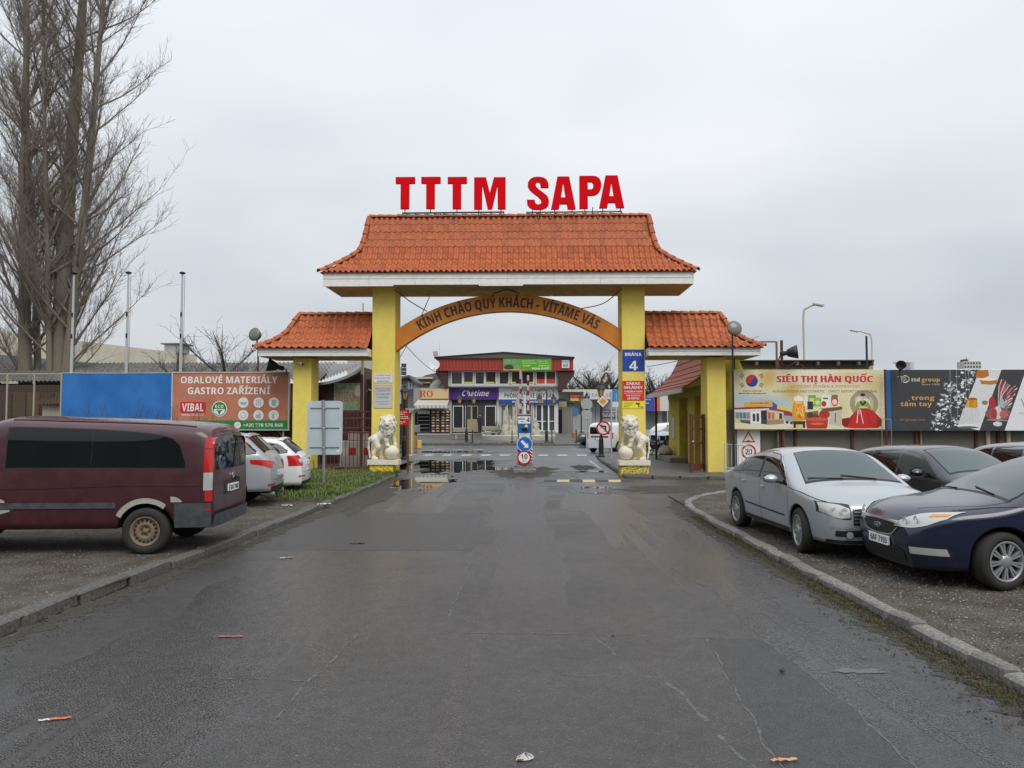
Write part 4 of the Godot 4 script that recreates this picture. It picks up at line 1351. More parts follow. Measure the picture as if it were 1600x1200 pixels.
func saloon(kind: String) -> Car:
	var c := Car.new()
	c.h = self
	match kind:
		"silver":
			c.front = 2.285; c.rear = -2.485; c.axle_f = 1.355; c.axle_r = -1.355; c.hub = .318; c.arch = .372; c.sill = .24
			c.top = [Vector2(-2.485,.72),Vector2(-2.43,.94),Vector2(-2.3,1.05),Vector2(-1.85,1.09),Vector2(-1.5,1.17),Vector2(-.95,1.38),Vector2(-.4,1.46),Vector2(.05,1.47),Vector2(.4,1.43),Vector2(.75,1.28),Vector2(1.15,1.07),Vector2(1.3,1.01),Vector2(1.7,.955),Vector2(2.05,.89),Vector2(2.2,.83),Vector2(2.285,.75)]
			c.plan = [Vector2(-2.485,.66),Vector2(-2.42,.76),Vector2(-2.2,.84),Vector2(-1.5,.90),Vector2(0,.912),Vector2(1.4,.905),Vector2(1.85,.875),Vector2(2.12,.82),Vector2(2.24,.74),Vector2(2.285,.66)]
			c.belt = [Vector2(-2.4,1.0),Vector2(-1.0,.985),Vector2(.5,.935),Vector2(1.2,.89),Vector2(2.3,.72)]
		"navy":
			c.front = 2.395; c.rear = -2.385; c.axle_f = 1.425; c.axle_r = -1.425; c.hub = .325; c.arch = .385; c.sill = .2
			c.top = [Vector2(-2.385,.8),Vector2(-2.32,1.0),Vector2(-2.1,1.1),Vector2(-1.6,1.25),Vector2(-.9,1.44),Vector2(-.3,1.5),Vector2(.05,1.49),Vector2(.4,1.4),Vector2(.9,1.2),Vector2(1.22,1.05),Vector2(1.5,.99),Vector2(1.95,.935),Vector2(2.2,.875),Vector2(2.33,.80),Vector2(2.395,.73)]
			c.plan = [Vector2(-2.385,.68),Vector2(-2.3,.8),Vector2(-2.0,.88),Vector2(-1.4,.93),Vector2(0,.94),Vector2(1.4,.935),Vector2(1.85,.905),Vector2(2.15,.84),Vector2(2.32,.73),Vector2(2.395,.62)]
			c.belt = [Vector2(-2.3,1.02),Vector2(-1.0,1.0),Vector2(.5,.955),Vector2(1.2,.92),Vector2(2.4,.72)]
			c.nose_y = .6
		"black":
			c.front = 2.11; c.rear = -2.12; c.axle_f = 1.33; c.axle_r = -1.33; c.hub = .31; c.arch = .365; c.sill = .22
			c.top = [Vector2(-2.12,.95),Vector2(-2.02,1.12),Vector2(-1.75,1.28),Vector2(-1.3,1.38),Vector2(-.5,1.43),Vector2(-.1,1.43),Vector2(.3,1.37),Vector2(.75,1.16),Vector2(1.0,1.03),Vector2(1.2,.98),Vector2(1.7,.9),Vector2(2.0,.8),Vector2(2.11,.66)]
			c.plan = [Vector2(-2.12,.66),Vector2(-2.0,.78),Vector2(-1.4,.87),Vector2(0,.885),Vector2(1.3,.88),Vector2(1.75,.83),Vector2(2.0,.73),Vector2(2.11,.58)]
			c.belt = [Vector2(-2.1,.99),Vector2(-1.0,.96),Vector2(.5,.9),Vector2(1.2,.86),Vector2(2.1,.7)]
		"van":
			c.front = 2.32; c.rear = -2.55; c.axle_f = 1.6; c.axle_r = -1.6; c.hub = .325; c.arch = .40; c.sill = .36; c.square = 1.0; c.tumble = .11
			c.top = [Vector2(-2.55,1.70),Vector2(-2.5,1.80),Vector2(-2.38,1.86),Vector2(-1.5,1.92),Vector2(-.3,1.96),Vector2(.3,1.98),Vector2(.75,1.88),Vector2(1.3,1.45),Vector2(1.6,1.24),Vector2(2.0,1.08),Vector2(2.25,.92),Vector2(2.32,.75)]
			c.plan = [Vector2(-2.55,.86),Vector2(-2.5,.905),Vector2(-2.35,.935),Vector2(-1.4,.95),Vector2(1.0,.95),Vector2(1.7,.91),Vector2(2.1,.8),Vector2(2.32,.55)]
			c.belt = [Vector2(-2.5,1.2),Vector2(0,1.22),Vector2(1.4,1.12),Vector2(2.3,.8)]
			c.tail_y = .8; c.tail_k = .07; c.bow_r = .03
		"estate":
			c.front = 2.2; c.rear = -2.36; c.axle_f = 1.29; c.axle_r = -1.29; c.hub = .315; c.arch = .37; c.sill = .25
			c.top = [Vector2(-2.36,.98),Vector2(-2.25,1.12),Vector2(-1.95,1.36),Vector2(-1.75,1.43),Vector2(-1.0,1.46),Vector2(-.1,1.46),Vector2(.3,1.41),Vector2(.8,1.16),Vector2(1.1,1.02),Vector2(1.6,.94),Vector2(2.05,.82),Vector2(2.2,.66)]
			c.plan = [Vector2(-2.36,.7),Vector2(-2.25,.79),Vector2(-1.6,.87),Vector2(0,.885),Vector2(1.3,.88),Vector2(1.8,.82),Vector2(2.1,.72),Vector2(2.2,.56)]
			c.belt = [Vector2(-2.3,1.02),Vector2(-1.0,.97),Vector2(.5,.93),Vector2(1.2,.88),Vector2(2.2,.7)]
			c.tail_k = .32; c.tail_y = .5
		"suv":
			c.front = 2.3; c.rear = -2.32; c.axle_f = 1.4; c.axle_r = -1.4; c.hub = .36; c.arch = .42; c.sill = .34
			c.top = [Vector2(-2.32,1.08),Vector2(-2.2,1.26),Vector2(-1.9,1.5),Vector2(-1.7,1.58),Vector2(-.8,1.65),Vector2(.0,1.65),Vector2(.4,1.56),Vector2(.9,1.3),Vector2(1.2,1.15),Vector2(1.7,1.06),Vector2(2.1,.94),Vector2(2.3,.76)]
			c.plan = [Vector2(-2.32,.72),Vector2(-2.2,.83),Vector2(-1.6,.93),Vector2(0,.945),Vector2(1.3,.94),Vector2(1.9,.87),Vector2(2.2,.76),Vector2(2.3,.6)]
			c.belt = [Vector2(-2.3,1.12),Vector2(-1.0,1.08),Vector2(.5,1.03),Vector2(1.2,1.0),Vector2(2.3,.82)]
			c.tail_k = .32; c.tail_y = .6
		"boxvan":
			c.front = 2.15; c.rear = -2.2; c.axle_f = 1.4; c.axle_r = -1.4; c.hub = .31; c.arch = .37; c.sill = .3; c.square = .7; c.tumble = .2
			c.top = [Vector2(-2.2,1.6),Vector2(-2.12,1.74),Vector2(-1.9,1.8),Vector2(-.5,1.81),Vector2(.3,1.78),Vector2(.7,1.6),Vector2(1.1,1.3),Vector2(1.35,1.14),Vector2(1.9,1.0),Vector2(2.15,.75)]
			c.plan = [Vector2(-2.2,.78),Vector2(-2.1,.84),Vector2(-1.4,.875),Vector2(1.2,.87),Vector2(1.8,.8),Vector2(2.15,.58)]
			c.belt = [Vector2(-2.2,1.1),Vector2(1.2,1.05),Vector2(2.15,.8)]
			c.tail_y = .7; c.tail_k = .09
	return c

func windows(t: Node3D,c: Car,side_sets: Array,screen: Array,back_screen: Array,glass: Material) -> void:
	for s in [-1.0,1.0]:
		for w in side_sets:
			var o := part("side_window",side_patch(B.new(),c,s,w[0],w[1],w[2],w[3],.004),glass,t)
			var lo := []
			var hi := []
			for p in w[0]: lo.append(p - Vector2(0,.016))
			for p in w[1]: hi.append(p + Vector2(0,.016))
			part("window_seal",side_patch(B.new(),c,s,lo,hi,w[2] - .016,w[3] + .016,.0022),M.trim,o)
			if w.size() > 4: part("window_trim",side_line(B.new(),c,s,w[4],.014,.006),M.chrome if w[5] else M.trim,o)
	var ws := part("windscreen",top_patch(B.new(),c,screen[0],screen[1],screen[2],screen[3],.005),M.glass_screen,t)
	part("windscreen_edge",top_patch(B.new(),c,screen[0] - .04,screen[1] + .05,screen[2] - .0,screen[3] + .03,.002),M.trim,ws)
	if back_screen:
		var rs := part("rear_window",top_patch(B.new(),c,back_screen[0],back_screen[1],back_screen[2],back_screen[3],.005),glass,t)
		part("rear_window_edge",top_patch(B.new(),c,back_screen[0] - .03,back_screen[1] + .03,back_screen[2] + .02,back_screen[3] + .02,.002),M.trim,rs)

func seams(t: Node3D,c: Car,list: Array) -> void:
	for s in [-1.0,1.0]:
		var b := B.new()
		for l in list: side_line(b,c,s,l,.009,.0015)
		part("door_seam",b,M.seam_black,t)

func silver_saloon() -> void:
	var c := saloon("silver")
	var t := car_base(c,"silver saloon car parked nose out on gravel, partly hidden by the navy car","car","parked_car",Vector3(4.72,.08,-12.7),Vector2(.06,.998),M.paint_silver,"parked cars")
	var lowf := [Vector2(-1.6,.985),Vector2(-1.0,.975),Vector2(.85,.93)]
	windows(t,c,[
		[[Vector2(-.12,.965),Vector2(.95,.93)],[Vector2(-.12,1.385),Vector2(.25,1.36),Vector2(.6,1.2),Vector2(.95,.96)],-.12,.95],
		[[Vector2(-.98,.985),Vector2(-.2,.968)],[Vector2(-.98,1.285),Vector2(-.6,1.36),Vector2(-.2,1.388)],-.98,-.2],
		[[Vector2(-1.5,1.0),Vector2(-1.03,.988)],[Vector2(-1.5,1.03),Vector2(-1.25,1.165),Vector2(-1.03,1.265)],-1.5,-1.03]],
		[.44,1.2,.56,.70],[-1.62,-.92,.62,.56],M.glass_dark)
	for s in [-1.0,1.0]:
		part("window_trim",side_line(B.new(),c,s,[Vector2(-1.56,.985),Vector2(-1.0,.968),Vector2(.98,.915)],.016,.007),M.chrome,t)
		part("window_trim",side_line(B.new(),c,s,[Vector2(-1.58,1.0),Vector2(-1.3,1.165),Vector2(-.95,1.325),Vector2(-.5,1.405),Vector2(.0,1.42),Vector2(.3,1.37),Vector2(.65,1.19),Vector2(1.0,.94)],.016,.006),M.chrome,t)
		part("door_pillar",side_patch(B.new(),c,s,[Vector2(-.2,.97),Vector2(-.12,.97)],[Vector2(-.2,1.388),Vector2(-.12,1.388)],-.2,-.12,.0035,3,5),M.trim,t)
		part("rubbing_strip",side_line(B.new(),c,s,[Vector2(-.9,.5),Vector2(.85,.47)],.022,.008),M.trim,t)
		part("sill_trim",side_line(B.new(),c,s,[Vector2(-.96,.265),Vector2(.96,.265)],.06,.006),M.trim,t)
		# headlamps with round reflectors behind clear lenses
		part("lamp_edge",front_patch(B.new(),c,[Vector2(.39 * s,.585),Vector2(.62 * s,.575),Vector2(.845 * s,.65)] if s > 0 else [Vector2(-.845,.65),Vector2(-.62,.575),Vector2(-.39,.585)],
			[Vector2(.39,.725),Vector2(.6,.78),Vector2(.845,.79)] if s > 0 else [Vector2(-.845,.79),Vector2(-.6,.78),Vector2(-.39,.725)],minf(.535 * s,.855 * s),maxf(.535 * s,.855 * s),.003),M.trim,t)
		var lamp := part("headlight",front_patch(B.new(),c,[Vector2(.55 * s,.6),Vector2(.68 * s,.59),Vector2(.84 * s,.66)] if s > 0 else [Vector2(-.84,.66),Vector2(-.68,.59),Vector2(-.55,.6)],
			[Vector2(.55,.715),Vector2(.66,.765),Vector2(.84,.78)] if s > 0 else [Vector2(-.84,.78),Vector2(-.66,.765),Vector2(-.55,.715)],minf(.55 * s,.84 * s),maxf(.55 * s,.84 * s),.006),M.lamp_clear,t)
		for z in [.62,.74]:
			var p := c.at_front(.675,z * s)
			part("reflector",ring(B.new(),p + Vector3(.012,0,0),.028,.056,.006,Basis(Vector3(0,0,-1),Vector3.UP,Vector3.RIGHT)),M.lamp_bowl,lamp)
		var fg := part("fog_light",ring(B.new(),c.at_front(.37,.56 * s) + Vector3(.01,0,0),.0,.045,.01,Basis(Vector3(0,0,-1),Vector3.UP,Vector3.RIGHT)),M.lamp_clear,t)
	var gr := part("grille",front_patch(B.new(),c,[Vector2(-.33,.5),Vector2(0,.47),Vector2(.33,.5)],[Vector2(-.33,.71),Vector2(0,.72),Vector2(.33,.71)],-.51,.51,.006),M.trim,t)
	for k in 4: part("grille_bar",front_patch(B.new(),c,[Vector2(-.34,.535 + k * .046),Vector2(.34,.535 + k * .046)],[Vector2(-.34,.547 + k * .046),Vector2(.34,.547 + k * .046)],-.5,.5,.014,false,8,1),M.chrome,gr)
	part("grille_surround",front_patch(B.new(),c,[Vector2(-.38,.722),Vector2(.38,.722)],[Vector2(-.38,.738),Vector2(.38,.738)],-.52,.52,.012,false,8,1),M.chrome,gr)
	part("air_intake",front_patch(B.new(),c,[Vector2(-.72,.345),Vector2(.72,.345)],[Vector2(-.72,.425),Vector2(0,.44),Vector2(.72,.425)],-.72,.72,.005,false,20,3),M.trim,t)
	part("bumper_trim",front_patch(B.new(),c,[Vector2(-.76,.452),Vector2(.76,.452)],[Vector2(-.76,.472),Vector2(.76,.472)],-.76,.76,.008,false,20,1),M.chrome,t)
	part("bumper_lip",front_patch(B.new(),c,[Vector2(-.78,.25),Vector2(.78,.25)],[Vector2(-.78,.30),Vector2(.78,.30)],-.78,.78,.01,false,20,1),M.trim,t)
	seams(t,c,[[Vector2(-.16,.28),Vector2(-.17,.97)],[Vector2(.95,.34),Vector2(1.0,.6),Vector2(.98,.92)],[Vector2(-.93,.35),Vector2(-1.1,.72),Vector2(-1.12,.98)],[Vector2(-.93,.3),Vector2(.95,.3)],[Vector2(1.02,.905),Vector2(1.5,.86),Vector2(2.0,.79)]])
	mirror_and_handles(t,c,M.paint_silver,.72,.97,[Vector2(-.08,.83),Vector2(-.98,.855)],M.chrome)
	for s in [1.0,-1.0]:
		wheel(t,Vector3(c.axle_f,.318,s * .80),s,.318,.222,"ten",-.12)
		wheel(t,Vector3(c.axle_r,.318,s * .80),s,.318,.222,"ten")
	var wip := B.new()
	for z in [-.35,.15]: wip.tube([c.at_top(1.22,z) + Vector3(0,.015,0),c.at_top(1.14,z + .5) + Vector3(0,.02,0)],.009,6)
	part("wiper",wip,M.trim,t)

func navy_hatchback() -> void:
	var c := saloon("navy")
	var t := car_base(c,"dark navy hatchback with bright multi-spoke wheel trim on the near gravel","car","parked_car",Vector3(6.73,.08,-9.75),Vector2(-1.0,.03),M.paint_navy,"parked cars")
	windows(t,c,[
		[[Vector2(.0,.985),Vector2(1.0,.95)],[Vector2(.0,1.41),Vector2(.35,1.33),Vector2(1.0,.99)],.0,1.0],
		[[Vector2(-.95,1.01),Vector2(-.08,.988)],[Vector2(-.95,1.36),Vector2(-.08,1.415)],-.95,-.08]],
		[.2,1.24,.58,.74],[-1.95,-1.0,.62,.55],M.glass_dark)
	for s in [-1.0,1.0]:
		var lo := [Vector2(.36,.655),Vector2(.6,.66),Vector2(.74,.70),Vector2(.83,.785)]
		var hi := [Vector2(.36,.67),Vector2(.5,.775),Vector2(.62,.83),Vector2(.83,.865)]
		if s < 0:
			lo = [Vector2(-.83,.785),Vector2(-.74,.70),Vector2(-.6,.66),Vector2(-.36,.655)]
			hi = [Vector2(-.83,.865),Vector2(-.62,.83),Vector2(-.5,.775),Vector2(-.36,.67)]
		var lamp := part("headlight",front_patch(B.new(),c,lo,hi,minf(.36 * s,.83 * s),maxf(.36 * s,.83 * s),.006,false,20,6),M.lamp_clear,t)
		var am := [Vector2(.7,.79),Vector2(.81,.81)]
		var ah := [Vector2(.7,.82),Vector2(.81,.835)]
		if s < 0:
			am = [Vector2(-.81,.81),Vector2(-.7,.79)]
			ah = [Vector2(-.81,.835),Vector2(-.7,.82)]
		part("indicator",front_patch(B.new(),c,am,ah,minf(.7 * s,.81 * s),maxf(.7 * s,.81 * s),.01),M.lamp_amber,lamp)
		for z in [.52,.63]: part("reflector",ring(B.new(),c.at_front(.725 + (z - .5) * .2,z * s) + Vector3(.016,0,0),.03,.052,.006,Basis(Vector3(0,0,-1),Vector3.UP,Vector3.RIGHT)),M.lamp_bowl,lamp)
		part("fog_recess",front_patch(B.new(),c,[Vector2(-.9,.345),Vector2(.9,.345)],[Vector2(-.9,.475),Vector2(.9,.475)],minf(.56 * s,.85 * s),maxf(.56 * s,.85 * s),.003),M.trim,t)
		part("fog_light",front_patch(B.new(),c,[Vector2(minf(.58 * s,.86 * s),.37),Vector2(maxf(.58 * s,.86 * s),.37)],[Vector2(minf(.58 * s,.86 * s),.45),Vector2(maxf(.58 * s,.86 * s),.45)],minf(.6 * s,.84 * s),maxf(.6 * s,.84 * s),.006),M.lamp_clear,t)
		part("side_vent",side_line(B.new(),c,s,[Vector2(1.02,.83),Vector2(.8,.845)],.035,.007),M.chrome,t)
		part("window_trim",side_line(B.new(),c,s,[Vector2(-1.6,1.02),Vector2(-.9,.995),Vector2(1.05,.94)],.014,.007),M.chrome,t)
	var gr := part("grille",front_patch(B.new(),c,[Vector2(-.4,.64),Vector2(-.28,.56),Vector2(0,.545),Vector2(.28,.56),Vector2(.4,.64)],[Vector2(-.4,.68),Vector2(0,.695),Vector2(.4,.68)],-.4,.4,.006,false,16,4),M.trim,t)
	part("grille_surround",front_patch(B.new(),c,[Vector2(-.43,.685),Vector2(0,.70),Vector2(.43,.685)],[Vector2(-.43,.712),Vector2(0,.732),Vector2(.43,.712)],-.43,.43,.014,false,16,2),M.chrome,gr)
	part("grille_surround",front_patch(B.new(),c,[Vector2(-.42,.63),Vector2(-.28,.535),Vector2(0,.52),Vector2(.28,.535),Vector2(.42,.63)],[Vector2(-.42,.648),Vector2(-.28,.553),Vector2(0,.538),Vector2(.28,.553),Vector2(.42,.648)],-.42,.42,.012,false,20,1),M.chrome,gr)
	var e := c.at_front(.625,.0)
	var oval := Basis(Vector3(0,0,-1),Vector3.UP,Vector3.RIGHT)
	part("emblem",B.new().prism(ngon(Vector2.ZERO,.075,28,.42),.0,.02,Transform3D(oval,e)),M.chrome,gr)
	part("emblem_field",B.new().prism(ngon(Vector2.ZERO,.066,28,.38),.02,.0215,Transform3D(oval,e)),plain(.01,.03,.2,.3),gr)
	letters_part(gr,"emblem_script","Ford",serif,.03,.085,e + Vector3(.0215,-.012,0),oval,M.chrome)
	part("air_intake",front_patch(B.new(),c,[Vector2(-.5,.25),Vector2(.5,.25)],[Vector2(-.5,.36),Vector2(-.4,.42),Vector2(.4,.42),Vector2(.5,.36)],-.5,.5,.005,false,20,4),M.trim,t)
	licence_plate(t,c,"6AF 7193",.455)
	seams(t,c,[[Vector2(-.04,.26),Vector2(-.05,1.0)],[Vector2(.98,.3),Vector2(1.02,.6),Vector2(.98,.94)],[Vector2(-.95,.4),Vector2(-1.05,1.0)],[Vector2(1.05,.94),Vector2(1.5,.915),Vector2(1.9,.875)]])
	part("bonnet_seam",top_line(c,[[1.24,.78],[1.6,.74],[2.0,.58],[2.2,.42]]),M.seam_black,t)
	part("bonnet_seam",top_line(c,[[1.24,-.78],[1.6,-.74],[2.0,-.58],[2.2,-.42]]),M.seam_black,t)
	mirror_and_handles(t,c,M.paint_navy,.78,.99,[Vector2(.05,.86),Vector2(-.95,.88)],M.paint_navy)
	for s in [1.0,-1.0]:
		wheel(t,Vector3(c.axle_f,.325,s * .825),s,.325,.225,"star",.2)
		wheel(t,Vector3(c.axle_r,.325,s * .825),s,.325,.225,"star")
	var wip := B.new()
	for z in [-.5,.25]: wip.tube([c.at_top(1.26,z) + Vector3(0,.015,0),c.at_top(1.17,z + .5) + Vector3(0,.02,0)],.009,6)
	part("wiper",wip,M.trim,t)

func letters_part(parent: Node3D,called: String,s: String,font: Font,cap: float,w: float,at: Vector3,bas: Basis,m: Material) -> void:
	part(called,letters(B.new(),s,font,cap,w,at,.003,bas),m,parent)

func top_line(c: Car,pts: Array,wd := .008) -> B:
	var r0 := PackedVector3Array()
	var r1 := PackedVector3Array()
	for i in pts.size() - 1:
		for k in 8:
			var u := lerpf(pts[i][0],pts[i + 1][0],k / 8.0)
			var z := lerpf(pts[i][1],pts[i + 1][1],k / 8.0)
			r0.append(c.at_top(u,z - wd * .5) + Vector3(0,.0025,0)); r1.append(c.at_top(u,z + wd * .5) + Vector3(0,.0025,0))
	return B.new().grid([r0,r1])

func black_hatchback() -> void:
	var c := saloon("black")
	var spots := [[Vector3(7.75,.08,-14.6),Vector2(.21,.98),"black hatchback with folded dark mirror behind the navy car",M.paint_black],[Vector3(11.3,.08,-16.6),Vector2(.21,.98),"dark grey car whose roof shows at the picture's edge behind the black hatchback",M.paint_grey]]
	for q in spots:
		var t := car_base(c,q[2],"car","parked_car",q[0],q[1],q[3],"parked cars")
		windows(t,c,[
			[[Vector2(-.1,.925),Vector2(.85,.89)],[Vector2(-.1,1.345),Vector2(.25,1.295),Vector2(.85,.94)],-.1,.85],
			[[Vector2(-.92,.965),Vector2(-.18,.93)],[Vector2(-.92,1.29),Vector2(-.18,1.35)],-.92,-.18],
			[[Vector2(-1.5,1.02),Vector2(-.98,.97)],[Vector2(-1.5,1.12),Vector2(-1.2,1.25),Vector2(-.98,1.285)],-1.5,-.98]],
			[.22,.98,.55,.68],[-2.02,-1.62,.52,.55],M.glass_dark)
		seams(t,c,[[Vector2(-.14,.26),Vector2(-.14,.93)],[Vector2(.92,.3),Vector2(.95,.6),Vector2(.9,.89)],[Vector2(-.94,.36),Vector2(-1.05,.96)]])
		mirror_and_handles(t,c,q[3],.62,.94,[Vector2(-.06,.8),Vector2(-.95,.83)],q[3])
		for s in [1.0,-1.0]:
			part("headlight",front_patch(B.new(),c,[Vector2(minf(.4 * s,.74 * s),.6),Vector2(maxf(.4 * s,.74 * s),.6)],[Vector2(minf(.4 * s,.74 * s),.7),Vector2(maxf(.4 * s,.74 * s),.7)],minf(.4 * s,.74 * s),maxf(.4 * s,.74 * s)),M.lamp_clear,t)
			wheel(t,Vector3(c.axle_f,.31,s * .77),s,.31,.215,"five")
			wheel(t,Vector3(c.axle_r,.31,s * .77),s,.31,.215,"five")
		if q[3] == M.paint_black:
			part("aerial",B.new().tube([c.at_top(-1.25,0) , c.at_top(-1.25,0) + Vector3(-.12,.09,0)],[.012,.005],6),M.trim,t)
		part("grille",front_patch(B.new(),c,[Vector2(-.3,.5),Vector2(.3,.5)],[Vector2(-.3,.62),Vector2(.3,.62)],-.3,.3),M.trim,t)

func maroon_van() -> void:
	var c := saloon("van")
	var t := car_base(c,"shabby maroon passenger van with bare filler patches and rusty steel wheel","van","parked_van",Vector3(-7.15,.075,-11.72),Vector2(-.996,.09),M.paint_maroon)
	windows(t,c,[
		[[Vector2(-2.14,1.225),Vector2(-.84,1.235)],[Vector2(-2.14,1.3),Vector2(-2.08,1.5),Vector2(-1.94,1.64),Vector2(-1.6,1.71),Vector2(-.84,1.77)],-2.14,-.84],
		[[Vector2(-.83,1.235),Vector2(.36,1.24)],[Vector2(-.83,1.77),Vector2(.28,1.80),Vector2(.36,1.79)],-.83,.33],
		[[Vector2(.5,1.15),Vector2(1.5,1.12)],[Vector2(.5,1.67),Vector2(.9,1.58),Vector2(1.5,1.18)],.55,1.5]],
		[.75,1.58,.7,.8],[],M.glass_dark)
	# rear doors: window,seam,lamps,bumper
	var rw := part("rear_window",front_patch(B.new(),c,[Vector2(-.72,1.18),Vector2(.72,1.18)],[Vector2(-.72,1.68),Vector2(-.5,1.72),Vector2(.5,1.72),Vector2(.72,1.68)],-.74,.74,.006,true,16,5),M.glass_dark,t)
	part("tailgate_seam",front_patch(B.new(),c,[Vector2(-.8,.58),Vector2(.8,.58)],[Vector2(-.8,.592),Vector2(.8,.592)],-.8,.8,.003,true,12,1),M.seam_black,t)
	part("plate_recess",front_patch(B.new(),c,[Vector2(-.42,.80),Vector2(.42,.80)],[Vector2(-.42,1.0),Vector2(.42,1.0)],-.42,.42,.003,true,8,2),M.trim,t)
	licence_plate(t,c,"8A1 7082",.88,true)
	part("badge",ring(B.new(),c.at_front(1.06,.0,true) + Vector3(-.006,0,0),.035,.05,.012,Basis(Vector3(0,0,1),Vector3.UP,Vector3(-1,0,0))),M.chrome,t)
	part("door_handle",B.new().box(c.at_front(1.02,.16,true) + Vector3(-.02,0,0),Vector3(.04,.05,.14),.012),M.trim,t)
	var wiper := B.new().tube([c.at_front(1.2,.1,true) + Vector3(-.03,0,0),c.at_front(1.62,.35,true) + Vector3(-.03,0,0)],.012,6)
	part("wiper",wiper,M.trim,t)
	for s in [-1.0,1.0]:
		# tall tail lamps wrap the corner: red above,clear reversing lamp low,red tip
		for sec in [[1.5,1.66,"lamp_red","tail_light"],[1.16,1.49,"lamp_red","tail_light"],[.90,1.155,"lamp_clear","reversing_light"],[.74,.895,"lamp_red","tail_light"]]:
			var xa := -2.40 if sec[0] < 1.5 else -2.42
			var b := side_patch(B.new(),c,s,[Vector2(-2.6,sec[0]),Vector2(-2.3,sec[0])],[Vector2(-2.6,sec[1]),Vector2(-2.3,sec[1])],-2.515,-2.40 - (.02 if sec[0] < .8 else .0),.008,6,5)
			part(sec[3],b,M[sec[2]],t)
		part("side_cladding",side_patch(B.new(),c,s,[Vector2(-1.19,.655),Vector2(1.19,.655)],[Vector2(-1.19,.74),Vector2(1.19,.74)],-1.19,1.19,.014,16,2),M.cladding,t)
		part("bumper_corner",side_patch(B.new(),c,s,[Vector2(-2.55,.37),Vector2(-1.98,.37)],[Vector2(-2.55,.72),Vector2(-1.98,.72)],-2.5,-2.0,.016,10,4),M.cladding,t)
		part("reflector",side_patch(B.new(),c,s,[Vector2(-2.6,.60),Vector2(-2.4,.60)],[Vector2(-2.6,.645),Vector2(-2.4,.645)],-2.49,-2.44,.02,3,1),M.lamp_red,t)
		part("body_crease",side_line(B.new(),c,s,[Vector2(-2.36,.975),Vector2(-1.2,.985),Vector2(-.2,.955),Vector2(1.2,.95)],.03,.008),M.paint_maroon,t)
	# bare filler where rust was cut away (near side)
	var fl := B.new()
	var arc := []
	for k in 15:
		var a := PI * (.16 + .55 * k / 14.0)
		arc.append(Vector2(c.axle_r + cos(a) * (c.arch + .035),c.hub + sin(a) * (c.arch + .035)))
	side_line(fl,c,-1.0,arc,.075,.005)
	side_patch(fl,c,-1.0,[Vector2(-2.12,.735),Vector2(-1.95,.735)],[Vector2(-2.12,.735),Vector2(-2.04,.80),Vector2(-1.95,.82)],-2.12,-1.95,.005,8,2)
	part("filler_patch",fl,M.filler,t)
	var f2 := B.new()
	side_patch(f2,c,-1.0,[Vector2(.33,.745),Vector2(1.0,.745)],[Vector2(.33,.77),Vector2(.4,.80),Vector2(.75,.79),Vector2(1.0,.80)],.33,1.0,.005,10,2)
	side_patch(f2,c,-1.0,[Vector2(.26,.62),Vector2(.5,.56),Vector2(.75,.54),Vector2(1.0,.52)],[Vector2(.26,.645),Vector2(1.0,.652)],.26,1.0,.005,12,2)
	part("filler_patch",f2,M.filler,t)
	part("bumper",front_patch(B.new(),c,[Vector2(-.84,.38),Vector2(.84,.38)],[Vector2(-.84,.56),Vector2(.84,.56)],-.85,.85,.05,true,16,4),M.cladding,t)
	var roofr := B.new()
	for s in [-1.0,1.0]:
		var q0 := []
		for k in 13: q0.append(c.at_top(-2.3 + k * .22,s * .74) + Vector3(0,.004,0))
		roofr.tube(q0,.012,5)
	part("roof_gutter",roofr,M.paint_maroon,t)
	seams(t,c,[[Vector2(.43,.4),Vector2(.43,1.1),Vector2(.46,1.74)],[Vector2(.43,.42),Vector2(1.2,.42)],[Vector2(-2.36,.72),Vector2(-2.36,.98)]])
	mirror_and_handles(t,c,M.trim,1.35,1.2,[Vector2(.55,.98)],M.trim)
	for s in [1.0,-1.0]:
		wheel(t,Vector3(c.axle_f,.325,s * .83),s,.33,.205,"steel")
		wheel(t,Vector3(c.axle_r,.325,s * .83),s,.33,.205,"steel")

